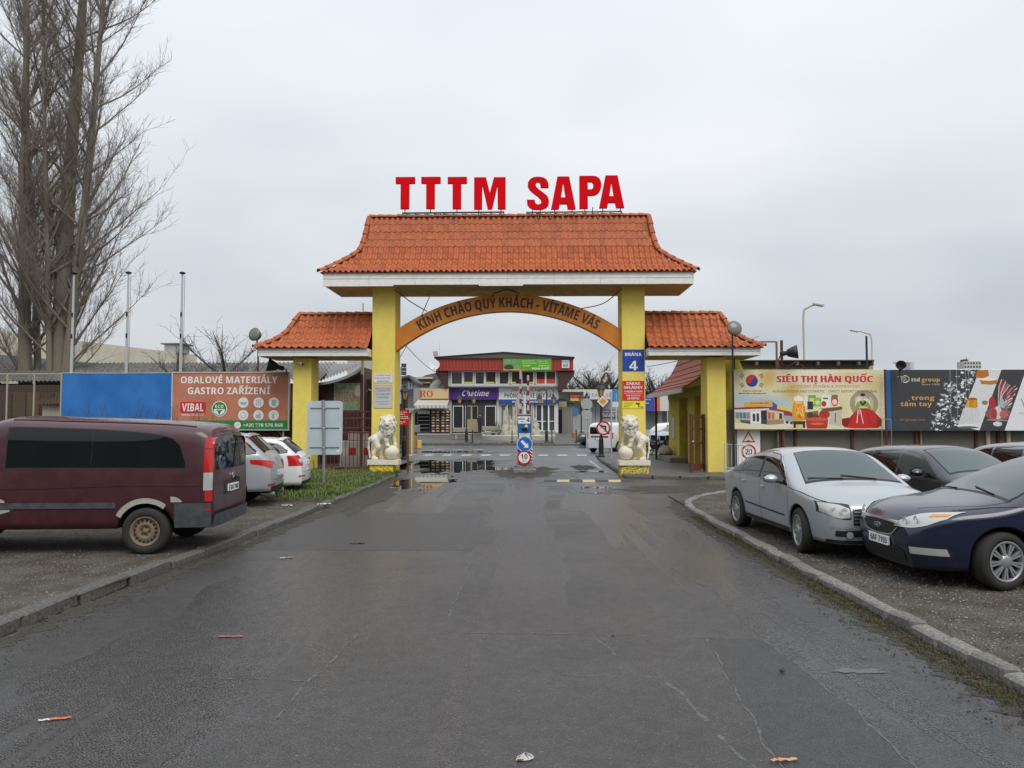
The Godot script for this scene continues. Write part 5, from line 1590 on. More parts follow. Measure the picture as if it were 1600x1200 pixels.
func rear_ends() -> void:
	for kind in ["suv","estate"]:
		var c := saloon(kind)
		var suv: bool = kind == "suv"
		var pm: Material = M.paint_silver if suv else M.paint_white
		var t := car_base(c,"silver crossover with wide red tail lamps half hidden by the maroon van" if suv else "white estate car with its tailgate towards the grass verge","car","parked_car",Vector3(-8.0,.075,-17.35) if suv else Vector3(-8.15,.075,-20.0),Vector2(-.99,.11),pm,"parked cars")
		var r := c.rear
		var yb := c.belt[0].y as float
		windows(t,c,[
			[[Vector2(-.1,yb - .06),Vector2(.9,yb - .1)],[Vector2(-.1,c.yt(0) - .09),Vector2(.3,c.yt(.3) - .1),Vector2(.9,yb - .02)],-.1,.9],
			[[Vector2(-1.0,yb - .03),Vector2(-.18,yb - .06)],[Vector2(-1.0,c.yt(-1) - .11),Vector2(-.18,c.yt(0) - .09)],-1.0,-.18],
			[[Vector2(-1.95,yb + .06),Vector2(-1.08,yb - .02)],[Vector2(-1.95,yb + .1),Vector2(-1.7,c.yt(-1.7) - .14),Vector2(-1.08,c.yt(-1.1) - .11)],-1.95,-1.08]],
			[.35,1.15,.55,.68],[],M.glass_dark)
		part("rear_window",top_patch(B.new(),c,r + .09,r + .52,.62,.56,.006),M.glass_dark,t)
		part("spoiler",top_patch(B.new(),c,r + .5,r + .66,.6,.6,.03),pm,t)
		for s in [-1.0,1.0]:
			if suv: part("tail_light",front_patch(B.new(),c,[Vector2(-.89,.95),Vector2(-.66,.84),Vector2(-.4,.93),Vector2(.4,.93),Vector2(.66,.84),Vector2(.89,.95)],[Vector2(-.89,1.04),Vector2(-.4,.99),Vector2(.4,.99),Vector2(.89,1.04)],minf(.4 * s,.89 * s),maxf(.4 * s,.89 * s),.008,true,14,4),M.lamp_red,t)
			else:
				var tl := part("tail_light",front_patch(B.new(),c,[Vector2(-.85,.74),Vector2(.85,.74)],[Vector2(-.85,1.0),Vector2(.85,1.0)],minf(.56 * s,.82 * s),maxf(.56 * s,.82 * s),.008,true,12,5),M.lamp_red,t)
				part("reversing_light",front_patch(B.new(),c,[Vector2(-.85,.82),Vector2(.85,.82)],[Vector2(-.85,.91),Vector2(.85,.91)],minf(.57 * s,.71 * s),maxf(.57 * s,.71 * s),.012,true,8,3),M.lamp_clear,tl)
			part("reflector",front_patch(B.new(),c,[Vector2(-.85,.46),Vector2(.85,.46)],[Vector2(-.85,.50),Vector2(.85,.50)],minf(.42 * s,.74 * s),maxf(.42 * s,.74 * s),.008,true,8,1),M.lamp_red,t)
			wheel(t,Vector3(c.axle_f,c.hub,s * .78),s,c.hub,.22,"five")
			wheel(t,Vector3(c.axle_r,c.hub,s * .78),s,c.hub,.22,"five")
		part("tailgate_seam",front_patch(B.new(),c,[Vector2(-.6,.58),Vector2(.6,.58)],[Vector2(-.6,.59),Vector2(.6,.59)],-.55,.55,.003,true,12,1),M.seam_black,t)
		part("diffuser",front_patch(B.new(),c,[Vector2(-.7,c.sill),Vector2(.7,c.sill)],[Vector2(-.7,c.sill + .1),Vector2(.7,c.sill + .1)],-.66,.66,.006,true,12,2),M.trim,t)
		licence_plate(t,c,"",.72 if suv else .80,true)
		seams(t,c,[[Vector2(-.14,.3),Vector2(-.14,yb - .05)],[Vector2(-1.0,.42),Vector2(-1.08,yb)],[Vector2(.95,.36),Vector2(.98,yb - .1)]])
		mirror_and_handles(t,c,pm,.75,yb - .02,[Vector2(-.06,yb - .16),Vector2(-.95,yb - .14)],pm)
		if suv:
			for s in [-1.0,1.0]: part("exhaust",B.new().tube([Vector3(r + .3,.27,s * .5),Vector3(r + .02,.27,s * .5)],.05,10),M.chrome,t)
	# white delivery van on the market street
	var c := saloon("boxvan")
	var t := car_base(c,"white panel van stopped on the market street beyond the lion","van","parked_van",Vector3(5.25,.012,-47.0),Vector2(.5,-.87),M.paint_white)
	windows(t,c,[[[Vector2(-.0,1.1),Vector2(1.1,1.08)],[Vector2(-.0,1.58),Vector2(.5,1.5),Vector2(1.1,1.12)],.05,1.1],[[Vector2(-1.1,1.1),Vector2(-.06,1.1)],[Vector2(-1.1,1.57),Vector2(-.06,1.58)],-1.1,-.06]],[.6,1.3,.6,.7],[],M.glass_dark)
	part("rear_window",front_patch(B.new(),c,[Vector2(-.62,1.12),Vector2(.62,1.12)],[Vector2(-.62,1.52),Vector2(.62,1.52)],-.62,.62,.006,true,12,3),M.glass_dark,t)
	part("rear_strip",front_patch(B.new(),c,[Vector2(-.5,.92),Vector2(.5,.92)],[Vector2(-.5,1.0),Vector2(.5,1.0)],-.55,.55,.01,true,12,2),M.trim,t)
	for s in [-1.0,1.0]:
		part("tail_light",front_patch(B.new(),c,[Vector2(-.85,.86),Vector2(.85,.86)],[Vector2(-.85,1.2),Vector2(.85,1.2)],minf(.72 * s,.82 * s),maxf(.72 * s,.82 * s),.008,true,6,4),M.lamp_red,t)
		wheel(t,Vector3(c.axle_f,.31,s * .76),s,.31,.2,"five")
		wheel(t,Vector3(c.axle_r,.31,s * .76),s,.31,.2,"five")
	licence_plate(t,c,"",.84,true)
	seams(t,c,[[Vector2(.0,.35),Vector2(.0,1.6)],[Vector2(-1.15,.4),Vector2(-1.15,1.6)]])
	mirror_and_handles(t,c,M.trim,1.0,1.12,[],M.trim)
	# two cars parked inside the market
	c = saloon("suv")
	for q in [[Vector3(9.6,.11,-48.6),Vector2(-.92,.38),"silver off-road car parked behind the bicycles",M.paint_silver],[Vector3(11.0,.11,-55.5),Vector2(.97,.2),"pale estate car parked beyond the silver off-road car",M.paint_white],[Vector3(5.8,.012,-56.0),Vector2(-.95,.3),"black car beside the gate pillar inside the market",M.paint_black]]:
		t = car_base(c,q[2],"car","parked_car",q[0],q[1],q[3],"cars inside the market")
		windows(t,c,[[[Vector2(-.1,1.06),Vector2(.9,1.02)],[Vector2(-.1,1.54),Vector2(.3,1.48),Vector2(.9,1.08)],-.1,.9],[[Vector2(-1.0,1.09),Vector2(-.18,1.06)],[Vector2(-1.0,1.53),Vector2(-.18,1.55)],-1.0,-.18]],[.45,1.18,.58,.7],[],M.glass_dark)
		for s in [1.0,-1.0]:
			part("headlight",front_patch(B.new(),c,[Vector2(-.85,.74),Vector2(.85,.74)],[Vector2(-.85,.84),Vector2(.85,.84)],minf(.42 * s,.76 * s),maxf(.42 * s,.76 * s)),M.lamp_clear,t)
			wheel(t,Vector3(c.axle_f,.36,s * .82),s,.36,.23,"five")
			wheel(t,Vector3(c.axle_r,.36,s * .82),s,.36,.23,"five")

func vehicles() -> void:
	car_materials()
	silver_saloon()
	navy_hatchback()
	black_hatchback()
	maroon_van()
	rear_ends()

func limb_field(p: Vector3,limbs: Array,k: float) -> float:  # smooth union of tapered capsules [a,b,ra,rb]
	var d := 9.0
	for l in limbs:
		var a: Vector3 = l[0]
		var ab: Vector3 = l[1] - a
		var t := clampf((p - a).dot(ab) / maxf(1e-6,ab.length_squared()),.0,1.0)
		var e := p.distance_to(a + ab * t) - lerpf(l[2],l[3],t)
		if e > d + k: continue
		if e < d - k:
			d = e
			continue
		var h := clampf(.5 + .5 * (d - e) / k,.0,1.0)
		d = lerpf(d,e,h) - k * h * (1.0 - h)
	return d

func grown(f: Callable,lo: Vector3,hi: Vector3,cell: float) -> B:  # surface nets over a box
	var nx := int((hi.x - lo.x) / cell) + 1
	var ny := int((hi.y - lo.y) / cell) + 1
	var nz := int((hi.z - lo.z) / cell) + 1
	var g := PackedFloat32Array()
	g.resize(nx * ny * nz)
	var big := 4
	for z0 in range(0,nz,big):  # coarse blocks far from the surface are filled without sampling each point
		for y0 in range(0,ny,big):
			for x0 in range(0,nx,big):
				var mid := lo + Vector3(x0 + 1.5,y0 + 1.5,z0 + 1.5) * cell
				var dm: float = f.call(mid)
				var far := absf(dm) > cell * 5.0
				for z in range(z0,mini(z0 + big,nz)):
					for y in range(y0,mini(y0 + big,ny)):
						for x in range(x0,mini(x0 + big,nx)):
							g[(z * ny + y) * nx + x] = dm if far else f.call(lo + Vector3(x,y,z) * cell)
	var id := {}
	var b := B.new()
	var sy := nx
	var sz := nx * ny
	for z in nz - 1:
		for y in ny - 1:
			for x in nx - 1:
				var o := z * sz + y * sy + x
				var neg := 0
				for k in 8:
					if g[o + (k & 1) + ((k >> 1) & 1) * sy + (k >> 2) * sz] < .0: neg += 1
				if neg == 0 or neg == 8: continue
				var sum := Vector3.ZERO
				var cnt := 0
				for e in [[0,1],[2,3],[4,5],[6,7],[0,2],[1,3],[4,6],[5,7],[0,4],[1,5],[2,6],[3,7]]:
					var a := Vector3(e[0] & 1,(e[0] >> 1) & 1,e[0] >> 2)
					var c := Vector3(e[1] & 1,(e[1] >> 1) & 1,e[1] >> 2)
					var fa := g[o + int(a.x) + int(a.y) * sy + int(a.z) * sz]
					var fc := g[o + int(c.x) + int(c.y) * sy + int(c.z) * sz]
					if (fa < .0) != (fc < .0):
						sum += a.lerp(c,fa / (fa - fc))
						cnt += 1
				var p := lo + (Vector3(x,y,z) + sum / cnt) * cell
				var h := cell * .6
				var nn := Vector3(f.call(p + Vector3(h,0,0)) - f.call(p - Vector3(h,0,0)),f.call(p + Vector3(0,h,0)) - f.call(p - Vector3(0,h,0)),f.call(p + Vector3(0,0,h)) - f.call(p - Vector3(0,0,h))).normalized()
				id[o] = b.pt(p,nn)
	for o in id:
		var x: int = o % nx
		var y: int = (o / nx) % ny
		var z: int = o / sz
		for ax in 3:
			var st: int = [1,sy,sz][ax]
			var u: int = [sy,sz,1][ax]
			var w: int = [sz,1,sy][ax]
			if (ax == 0 and (y == 0 or z == 0)) or (ax == 1 and (z == 0 or x == 0)) or (ax == 2 and (x == 0 or y == 0)): continue
			var a := g[o] < .0
			if a == (g[o + st] < .0): continue
			if not (id.has(o - u) and id.has(o - w) and id.has(o - u - w)): continue
			var q := [id[o],id[o - u],id[o - u - w],id[o - w]]
			if a:
				b.face(q[0],q[1],q[2]); b.face(q[0],q[2],q[3])
			else:
				b.face(q[0],q[2],q[1]); b.face(q[0],q[3],q[2])
	return b

func mirrored(b: B) -> B:
	var o := B.new()
	for k in b.v.size(): o.pt(b.v[k] * Vector3(-1,1,1),b.n[k] * Vector3(-1,1,1),b.uv[k])
	for k in range(0,b.ix.size(),3):
		o.ix.append(b.ix[k]); o.ix.append(b.ix[k + 2]); o.ix.append(b.ix[k + 1])
	return o

func V(x: float,y: float,z: float) -> Vector3: return Vector3(x,y,z)

func lions() -> void:
	# body along x,forepaws on a ball,head turned to the road; y = 0 on the slab
	var body := [[V(.08,.98,0),V(-.1,.86,0),.22,.19],[V(-.1,.86,0),V(-.32,.72,0),.185,.19],[V(.1,1.0,0),V(.14,1.15,.02),.2,.17],
		[V(.04,.92,.13),V(.1,.7,.17),.1,.075],[V(.1,.7,.17),V(.14,.52,.17),.07,.062],[V(.14,.52,.17),V(.18,.49,.2),.07,.055],
		[V(.22,.92,-.12),V(.32,.7,-.13),.1,.075],[V(.32,.7,-.13),V(.36,.53,-.1),.07,.06],[V(.36,.53,-.1),V(.4,.5,-.07),.065,.055],
		[V(-.32,.7,.12),V(-.2,.46,.17),.145,.1],[V(-.2,.46,.17),V(-.36,.24,.16),.085,.065],[V(-.36,.24,.16),V(-.35,.06,.16),.06,.062],[V(-.35,.055,.16),V(-.24,.045,.18),.06,.055],
		[V(-.28,.7,-.12),V(-.06,.45,-.15),.14,.095],[V(-.06,.45,-.15),V(-.16,.24,-.15),.08,.065],[V(-.16,.24,-.15),V(-.14,.06,-.15),.06,.06],[V(-.14,.055,-.15),V(-.04,.045,-.13),.058,.05],
		[V(-.44,.82,.0),V(-.54,.74,.02),.04,.036],[V(-.54,.74,.02),V(-.555,.4,.04),.034,.034],[V(-.555,.4,.04),V(-.5,.08,.06),.034,.04]]
	var mane := [[V(.13,1.33,.02),V(.13,1.22,.05),.275,.29],[V(.13,1.2,.06),V(.15,.98,.13),.29,.2],[V(.15,.98,.14),V(.16,.84,.17),.19,.07],[V(.0,1.15,-.05),V(-.08,1.0,-.05),.22,.17]]
	var face := [[V(.14,1.36,.24),V(.15,1.3,.30),.13,.12],[V(.15,1.29,.34),V(.155,1.25,.40),.09,.075],[V(.15,1.16,.30),V(.155,1.13,.37),.07,.055],[V(.15,1.38,.33),V(.155,1.3,.43),.04,.04],
		[V(.06,1.41,.32),V(.12,1.39,.37),.036,.03],[V(.24,1.41,.32),V(.18,1.39,.37),.036,.03],[V(-.08,1.47,.16),V(-.1,1.52,.16),.06,.04],[V(.36,1.47,.16),V(.37,1.52,.16),.06,.04]]
	var curl := FastNoiseLite.new()
	curl.seed = 9; curl.frequency = 1.0
	var f := func(p: Vector3) -> float:
		var d := limb_field(p,body,.06)
		if p.y > .75 and p.x > -.25:
			var m := limb_field(p,mane,.08)
			if m < .16: m -= .06 * curl.get_noise_3d(p.x * 13.0,p.y * 5.0,p.z * 13.0) + .03 * curl.get_noise_3d(p.x * 24.0,p.y * 10.0,p.z * 24.0)
			d = minf(d,m)
			var fc := limb_field(p,face,.035)
			var h := clampf(.5 + .5 * (d - fc) / .02,.0,1.0)
			d = lerpf(d,fc,h) - .02 * h * (1.0 - h)
			d = maxf(d,-((p - V(.152,1.195,.43)) / V(.095,.034,.10)).length() * .03 + .03)
			for e in [V(.085,1.345,.405),V(.22,1.345,.405)]: d = maxf(d,-(p.distance_to(e) - .022))
		return d
	var shape := grown(f,V(-.66,-.02,-.34),V(.56,1.68,.58),.0245)
	for side in [1.0,-1.0]:
		var at := V(-5.13,0,-27.4) if side > 0 else V(3.73,0,-27.4)
		var t := thing("lion_statue","cream stone lion with forepaws on a ball, %s" % ("on a yellow base by the grass" if side > 0 else "on a peeling base by the footway"),"statue",at,.0,"stone lions guarding the gate")
		var top := .56 if side > 0 else .55
		var l := part("lion",shape if side > 0 else mirrored(shape),M.stone_cream,t)
		l.position = V(0,top,0)
		part("ball",B.new().lathe([Vector2(0,0),Vector2(.09,.015),Vector2(.16,.055),Vector2(.225,.13),Vector2(.26,.235),Vector2(.255,.31),Vector2(.215,.405),Vector2(.15,.472),Vector2(.08,.508),Vector2(0,.52)],24,Transform3D(Basis(),V(.28 * side,top,.06)),true),M.stone_cream,t)
		part("slab",B.new().prism(rrect(-.56,-.36,.56,.36,.07),.0,.165,Transform3D(Basis(Vector3.RIGHT,-PI / 2),V(0,top - .165,0))),M.stone_cream,t)
		part("base",B.new().box(V(-.05 * side if side > 0 else .0,(top - .165) / 2,0),V(.84 if side > 0 else 1.0,top - .168,.62),.015),M.yellow_dirty if side < 0 else M.yellow_stained,t)

func pole(b: B,x: float,z: float,y0: float,y1: float,r0: float,r1: float,sides := 8) -> B:
	return b.tube([V(x,y0,z),V(x,(y0 + y1) * .5,z),V(x,y1,z)],[r0,(r0 + r1) * .5,r1],sides)

func bell(b: B,xf: Transform3D,s := 1.0) -> B:  # wide old industrial lamp shade,opening along local y
	return b.lathe([Vector2(0,-.42 * s),Vector2(.09 * s,-.42 * s),Vector2(.105 * s,-.25 * s),Vector2(.09 * s,-.16 * s),Vector2(.16 * s,-.1 * s),Vector2(.24 * s,.1 * s),Vector2(.3 * s,.3 * s),Vector2(.285 * s,.3 * s),Vector2(.2 * s,.08 * s),Vector2(.0,.0)],24,xf,true)

func aim(dir: Vector3,at: Vector3) -> Transform3D:
	var y := dir.normalized()
	var x := (Vector3.UP if absf(y.y) < .9 else Vector3.RIGHT).cross(y).normalized()
	return Transform3D(Basis(x,y,x.cross(y)),at)

func flood_lamps() -> void:
	# round lamp heads on posts at both ends of the gate
	for q in [[-10.47,-29.5,5.28,V(-.35,.15,1),"round floodlight on a thin rusty post above the packaging billboard",.24,3.69],[7.17,-27.0,5.18,V(.1,.25,1),"round floodlight on a dark post before the right portal roof",.24,.0]]:
		var t := thing("floodlight",q[4],"lamp",V(q[0],0,q[1]),.0,"round floodlights at the gate")
		var post := B.new()
		pole(post,0,0,.05,q[2] - .6,.04,.035)
		post.tube([V(0,q[2] - .6,0),V(-.06 if q[0] < 0 else .0,q[2] - .2,.0)],.03,8)
		part("post",post,M.rust if q[0] < 0 else M.steel_dark,t)
		var c := V(-.12 if q[0] < 0 else .05,q[2],.08)
		part("shade",B.new().lathe([Vector2(0,-.3),Vector2(.08,-.29),Vector2(.17,-.2),Vector2(.24,-.04),Vector2(.262,.02),Vector2(.25,.03)],24,aim(q[3],c),true),plain(.06,.06,.055,.5,.3),t)
		part("glass",B.new().lathe([Vector2(.25,.02),Vector2(.2,.06),Vector2(.1,.085),Vector2(0,.09)],24,aim(q[3],c),true),plain(.16,.165,.14,.15),t)
	# dark bell lamps aimed along the billboards
	for q in [[V(-9.46,3.97,-28.4),V(-1,.25,.35),"dark bell lamp aimed over the packaging billboard",.85,V(.45,-.3,0)],[V(9.58,4.43,-28.2),V(1,.12,.3),"dark bell lamp on a rusty bracket above the Korean billboard",.85,V(-.42,-.6,0)],[V(13.47,3.89,-28.0),V(-.4,.35,1),"small tilted lamp shade at the edge between two billboards",.6,V(.1,-.4,-.3)]]:
		var t := thing("bell_lamp",q[2],"lamp",q[0],.0,"bell lamps over the billboards")
		part("shade",bell(B.new(),aim(q[1],V(0,0,0)),q[3]),M.steel_dark,t)
		part("bracket",B.new().tube([aim(q[1],Vector3.ZERO) * V(0,-.36 * q[3],0),V(q[4].x,q[4].y * .4,q[4].z),q[4]],.025,6),M.rust,t)
	# camera on the left side pillar
	var cm := thing("surveillance_camera","small white camera on the pillar behind the traffic sign","camera",V(-8.30,4.05,-27.78))
	part("housing",B.new().tube([V(-.16,.05,-.05),V(.12,-.05,.12)],[.055,.06],10),plain(.62,.6,.56,.5),cm)
	part("lens",B.new().tube([V(.12,-.05,.12),V(.128,-.053,.125)],.045,10),M.black,cm)
	part("bracket",B.new().tube([V(-.1,.03,-.03),V(-.14,-.05,-.12)],.02,6),plain(.5,.5,.48,.5),cm)

func traffic_signs() -> void:
	# grey back of a large sign on the verge
	var s := thing("traffic_sign","grey unpainted back of a tall traffic sign on the grass verge","sign",V(-5.86,.07,-22.0),.02,"")
	var k := 22.0 / 1200.0
	part("panel",B.new().prism(rrect(-28 * k,.98 - .07,28 * k,2.53 - .07,5 * k),-.06,-.045),M.steel_galv,s)
	part("post",B.new().tube([V(.0,-.02,0),V(0,1.0,0),V(-.04,2.55 - .07,0)],.042,12),plain(.26,.28,.28,.45,.4),s)
	for y in [2.33,1.76,1.20]:
		part("clamp",B.new().span(V(-23 * k,y - .095,-.044),V(23 * k,y - .065,-.025),.004),plain(.2,.21,.22,.5,.4),s)
		part("collar",B.new().lathe([Vector2(.043,-.02),Vector2(.052,-.02),Vector2(.052,.02),Vector2(.043,.02)],14,Transform3D(Basis(),V(-.015,y - .08,0))),plain(.5,.52,.52,.4,.5),s)
	part("sticker",B.new().span(V(19 * k,1.07 - .07,-.0445),V(24 * k,1.12 - .07,-.0435)),M.white,s)
	# zone sign,its top hidden behind the billboard
	s = plate("white ZONA sign with bump triangle and 20 ring behind the silver car","sign",.9,1.9,V(8.2,1.06,-28.82),M.white,"traffic_sign",.04)
	part("frame",ring_rect(.88,1.88,.02),M.black,s)
	letters_part(s,"lettering","ZÓNA",sans,.17,.6,V(0,.57,0),Basis(),M.black)
	var red := plain(.5,.02,.02,.4)
	var tr := B.new()
	for e in 3:
		var a := Vector2.UP.rotated(TAU * e / 3.0) * -.285 + Vector2(0,.22)
		var b := Vector2.UP.rotated(TAU * (e + 1) / 3.0) * -.285 + Vector2(0,.22)
		var ai := Vector2.UP.rotated(TAU * e / 3.0) * -.2 + Vector2(0,.22)
		var bi := Vector2.UP.rotated(TAU * (e + 1) / 3.0) * -.2 + Vector2(0,.22)
		tr.prism(PackedVector2Array([a,b,bi,ai]),0,.003)
	part("triangle",tr,red,s)
	part("hump_symbol",B.new().prism(PackedVector2Array([Vector2(-.12,.125),Vector2(-.05,.14),Vector2(0,.17),Vector2(.05,.14),Vector2(.12,.125)]),0,.004),M.black,s)
	part("ring",ring(B.new(),V(0,-.27,0),.21,.275,.003),red,s)
	letters_part(s,"numeral","20",bold,.2,.26,V(0,-.37,0),Basis(),M.black)
	part("post",B.new().tube([V(-.38,-1.0,-.05),V(-.38,.93,-.05)],.035,8),M.steel_galv,s)
	# island with barrier cabinet
	var c := thing("barrier_cabinet","blue barrier cabinet on a concrete island with raised red and white arms","barrier",V(-.13,0,-29.1))
	var conc := textured("concrete",Color(.16,.155,.14),Color(.28,.27,.25),.8,.9,.03,.15,81,256,1.8,.4,.3)
	part("plinth",B.new().prism(PackedVector2Array([Vector2(-.36,0),Vector2(.36,0),Vector2(.27,.42),Vector2(-.27,.42)]),-.35,.25),conc,c)
	part("foot",B.new().box(V(0,.07,0),V(.84,.14,.9),.02),conc,c)
	var blue := plain(.025,.12,.30,.4)
	part("cabinet",B.new().box(V(0,1.26,-.05),V(.52,1.75,.5),.02),blue,c)
	part("cabinet_top",B.new().box(V(0,2.16,-.05),V(.55,.06,.54),.02),plain(.2,.27,.36,.4),c)
	var sg := part("nameplate",B.new().box(V(-.02,1.97,.205),V(.47,.27,.012),.003),M.white,c)
	part("nameplate_text",lines(B.new(),[["BRÁNA",-.09,.01,.07,.24],["GATE",-.06,-.08,.035,.12]],bold,V(-.02,1.97,.212)),M.black,sg)
	part("nameplate_numeral",letters(B.new(),"4",bold,.17,.12,V(.13,1.89,.212)),M.black,sg)
	part("lamp_arm",B.new().tube([V(-.1,1.62,.2),V(.0,1.65,.32),V(.1,1.66,.34)],.035,8),M.steel_dark,c)
	part("beacon",B.new().lathe([Vector2(0,0),Vector2(.07,0),Vector2(.07,.12),Vector2(.04,.17),Vector2(0,.18)],14,Transform3D(Basis(),V(.06,1.62,.26)),true),plain(.5,.44,.28,.4),c)
	var np := part("notice",B.new().box(V(0,1.32,.205),V(.42,.3,.01),.003),M.white,c)
	part("notice_frame",ring_rect(.36,.24,.012).copy(B.new(),Transform3D()),M.black,np).position = V(0,1.32,.21)
	part("small_print",small_print(B.new(),[[0,.05,.26],[0,-.005,.28],[0,-.06,.15]],.026,V(0,1.32,.211)),M.black,np)
	var ar := part("arrow_sign",ring(B.new(),V(.0,1.07,.25),.0,.28,.012),plain(.01,.13,.5,.35),c)
	part("sign_rim",ring(B.new(),V(.0,1.07,.262),.27,.29,.004),M.white,ar)
	var arrow := PackedVector2Array([Vector2(-.17,.05),Vector2(.06,.05),Vector2(.06,.12),Vector2(.2,.0),Vector2(.06,-.12),Vector2(.06,-.05),Vector2(-.17,-.05)])
	part("arrow",B.new().prism(arrow,.0,.004,Transform3D(Basis(Vector3.BACK,-PI / 4),V(.0,1.07,.262))),M.white,ar)
	var sp := part("speed_sign",ring(B.new(),V(-.02,.57,.28),.0,.265,.012),M.white,c)
	part("sign_rim",ring(B.new(),V(-.02,.57,.292),.205,.267,.004),red,sp)
	part("numeral",letters(B.new(),"10",bold,.19,.25,V(-.02,.51,.292)),M.black,sp)
	part("unit",letters(B.new(),"km",bold,.05,.11,V(-.02,.42,.292)),M.black,sp)
	var haz := part("hazard_panel",B.new().box(V(.225,.62,.215),V(.13,.62,.02),.003),M.white,c)
	for j in 5: part("hazard_stripe",B.new().prism(PackedVector2Array([Vector2(-.06,.02),Vector2(.06,-.09),Vector2(.06,-.03),Vector2(-.06,.08)]),0,.003,Transform3D(Basis(),V(.225,.38 + j * .12,.226))),M.black,haz)
	for q in [[-.16,3.84,"raised"],[.13,3.68,"raised"]]:
		var arm := part("barrier_arm",B.new().box(V(q[0],(2.1 + q[1]) / 2,-.1),V(.085,q[1] - 2.1,.05),.01),plain(.5,.5,.49,.5),c)
		for j in 5:
			if 2.3 + j * .4 > q[1]: continue
			part("red_band",B.new().box(V(q[0],2.3 + j * .38 - (.0 if q[0] < 0 else .06),-.1),V(.089,.2,.054),.008),plain(.22,.016,.016,.5),arm)
	part("arm_support",B.new().box(V(.0,2.55,-.2),V(.1,.75,.06),.01),M.white,c)
	# crowd barrier beside the right side portal
	var cb := thing("crowd_barrier","grey steel crowd barrier beside the right portal pillar","barrier",V(7.32,.08,-27.2),-.25)
	var fr := B.new()
	fr.tube([V(-.42,0,0),V(-.42,1.05,0),V(.42,.98,0),V(.42,0,0)],.022,8)
	fr.tube([V(-.42,.2,0),V(.42,.2,0)],.018,8)
	part("frame",fr,M.steel_galv,cb)
	for j in 6: part("bar",B.new().tube([V(-.3 + j * .12,.2,0),V(-.3 + j * .12,1.03 - j * .01,0)],.012,6),M.steel_galv,cb)
	# red notice on a post by the left pillar
	s = thing("red_notice","red notice on a rusty post inside the gate by the lion","sign",V(-4.62,0,-29.4))
	part("post",B.new().bar(V(.02,0,0),V(.02,2.37,0),.09,.06),plain(.16,.03,.025,.7),s)
	var rp := part("panel",B.new().box(V(-.16,2.07,.05),V(.46,.6,.02),.004),plain(.5,.012,.015,.4),s)
	part("small_print",small_print(B.new(),[[-.02,.2,.3],[-.04,.12,.2],[0,.03,.36],[0,-.04,.4],[-.05,-.17,.26],[-.1,-.24,.14]],.045,V(-.16,2.07,.06)),M.white,rp)
	# lantern post with the priority and no-left-turn signs
	s = lantern_post(V(3.68,.1,-38.9),3.95,1,"black lantern post carrying priority and no left turn signs")
	var dia := part("priority_sign",B.new().box(V(.08,2.90 - .1,.14),V(.46,.46,.02),.0,Basis(Vector3.BACK,PI / 4)),M.white,s)
	part("sign_rim",diamond_ring(V(.08,2.90 - .1,.15),.30,.327),M.black,dia)
	part("priority_field",B.new().box(V(.08,2.90 - .1,.152),V(.26,.26,.006),.0,Basis(Vector3.BACK,PI / 4)),plain(.72,.36,.01,.4),dia)
	var nl := part("no_left_turn_sign",ring(B.new(),V(.1,1.55 - .1,.16),.0,.36,.012),M.white,s)
	part("sign_rim",ring(B.new(),V(.1,1.55 - .1,.172),.28,.362,.004),red,nl)
	var ty: float = 1.55 - .1
	part("turn_arrow",B.new().prism(PackedVector2Array([Vector2(.14,-.18),Vector2(.06,-.18),Vector2(.06,.05),Vector2(-.06,.07),Vector2(-.06,.01),Vector2(-.2,.11),Vector2(-.06,.2),Vector2(-.06,.14),Vector2(.14,.12)]),0,.003,Transform3D(Basis(),V(.1,ty,.172))),M.black,nl)
	part("bar",B.new().box(V(.1,ty,.1765),V(.6,.055,.004),.0,Basis(Vector3.BACK,-PI / 4)),red,nl)
	solo("sign_post","thin grey sign post beside the lantern post with signs","post",B.new().tube([V(0,.1,0),V(0,3.33,0)],.04,8),M.steel_galv,V(3.99,0,-37.0))

func small_print(b: B,rows: Array,h: float,base := Vector3.ZERO,bas := Basis()) -> B:  # print too small to read in the picture: runs of word-long dashes [x,y,width]
	for r in rows:
		var x: float = r[0] - r[2] * .5
		while x < r[0] + r[2] * .5 - h * .5:
			var w := minf(h * rng.randf_range(.9,3.2),r[0] + r[2] * .5 - x)
			b.box(base + bas * V(x + w * .5,r[1],.001),V(w,h * rng.randf_range(.55,.75),.003),.0,bas)
			x += w + h * .5
	return b

func diamond_ring(c: Vector3,r0: float,r1: float) -> B:
	return ring(B.new(),c,r0,r1,.004,Basis(),4)

func lantern(b: B,g: B,at: Vector3,s := 1.0) -> void:  # metal into b,glass into g
	b.lathe([Vector2(.05,0),Vector2(.09,.03),Vector2(.1,.05),Vector2(.0,.05)],6,Transform3D(Basis().scaled(Vector3.ONE * s),at))
	g.lathe([Vector2(.1,.05),Vector2(.185,.42),Vector2(.0,.42)],6,Transform3D(Basis().scaled(Vector3.ONE * s),at))
	b.lathe([Vector2(.2,.42),Vector2(.25,.43),Vector2(.22,.5),Vector2(.12,.62),Vector2(.09,.64),Vector2(.09,.7),Vector2(.04,.76),Vector2(.03,.82),Vector2(.0,.95)],6,Transform3D(Basis().scaled(Vector3.ONE * s),at))
	for k in 6:
		var a := TAU * k / 6
		b.bar(at + V(cos(a) * .103,.05,-sin(a) * .103) * s,at + V(cos(a) * .19,.42,-sin(a) * .19) * s,.016 * s,.016 * s)

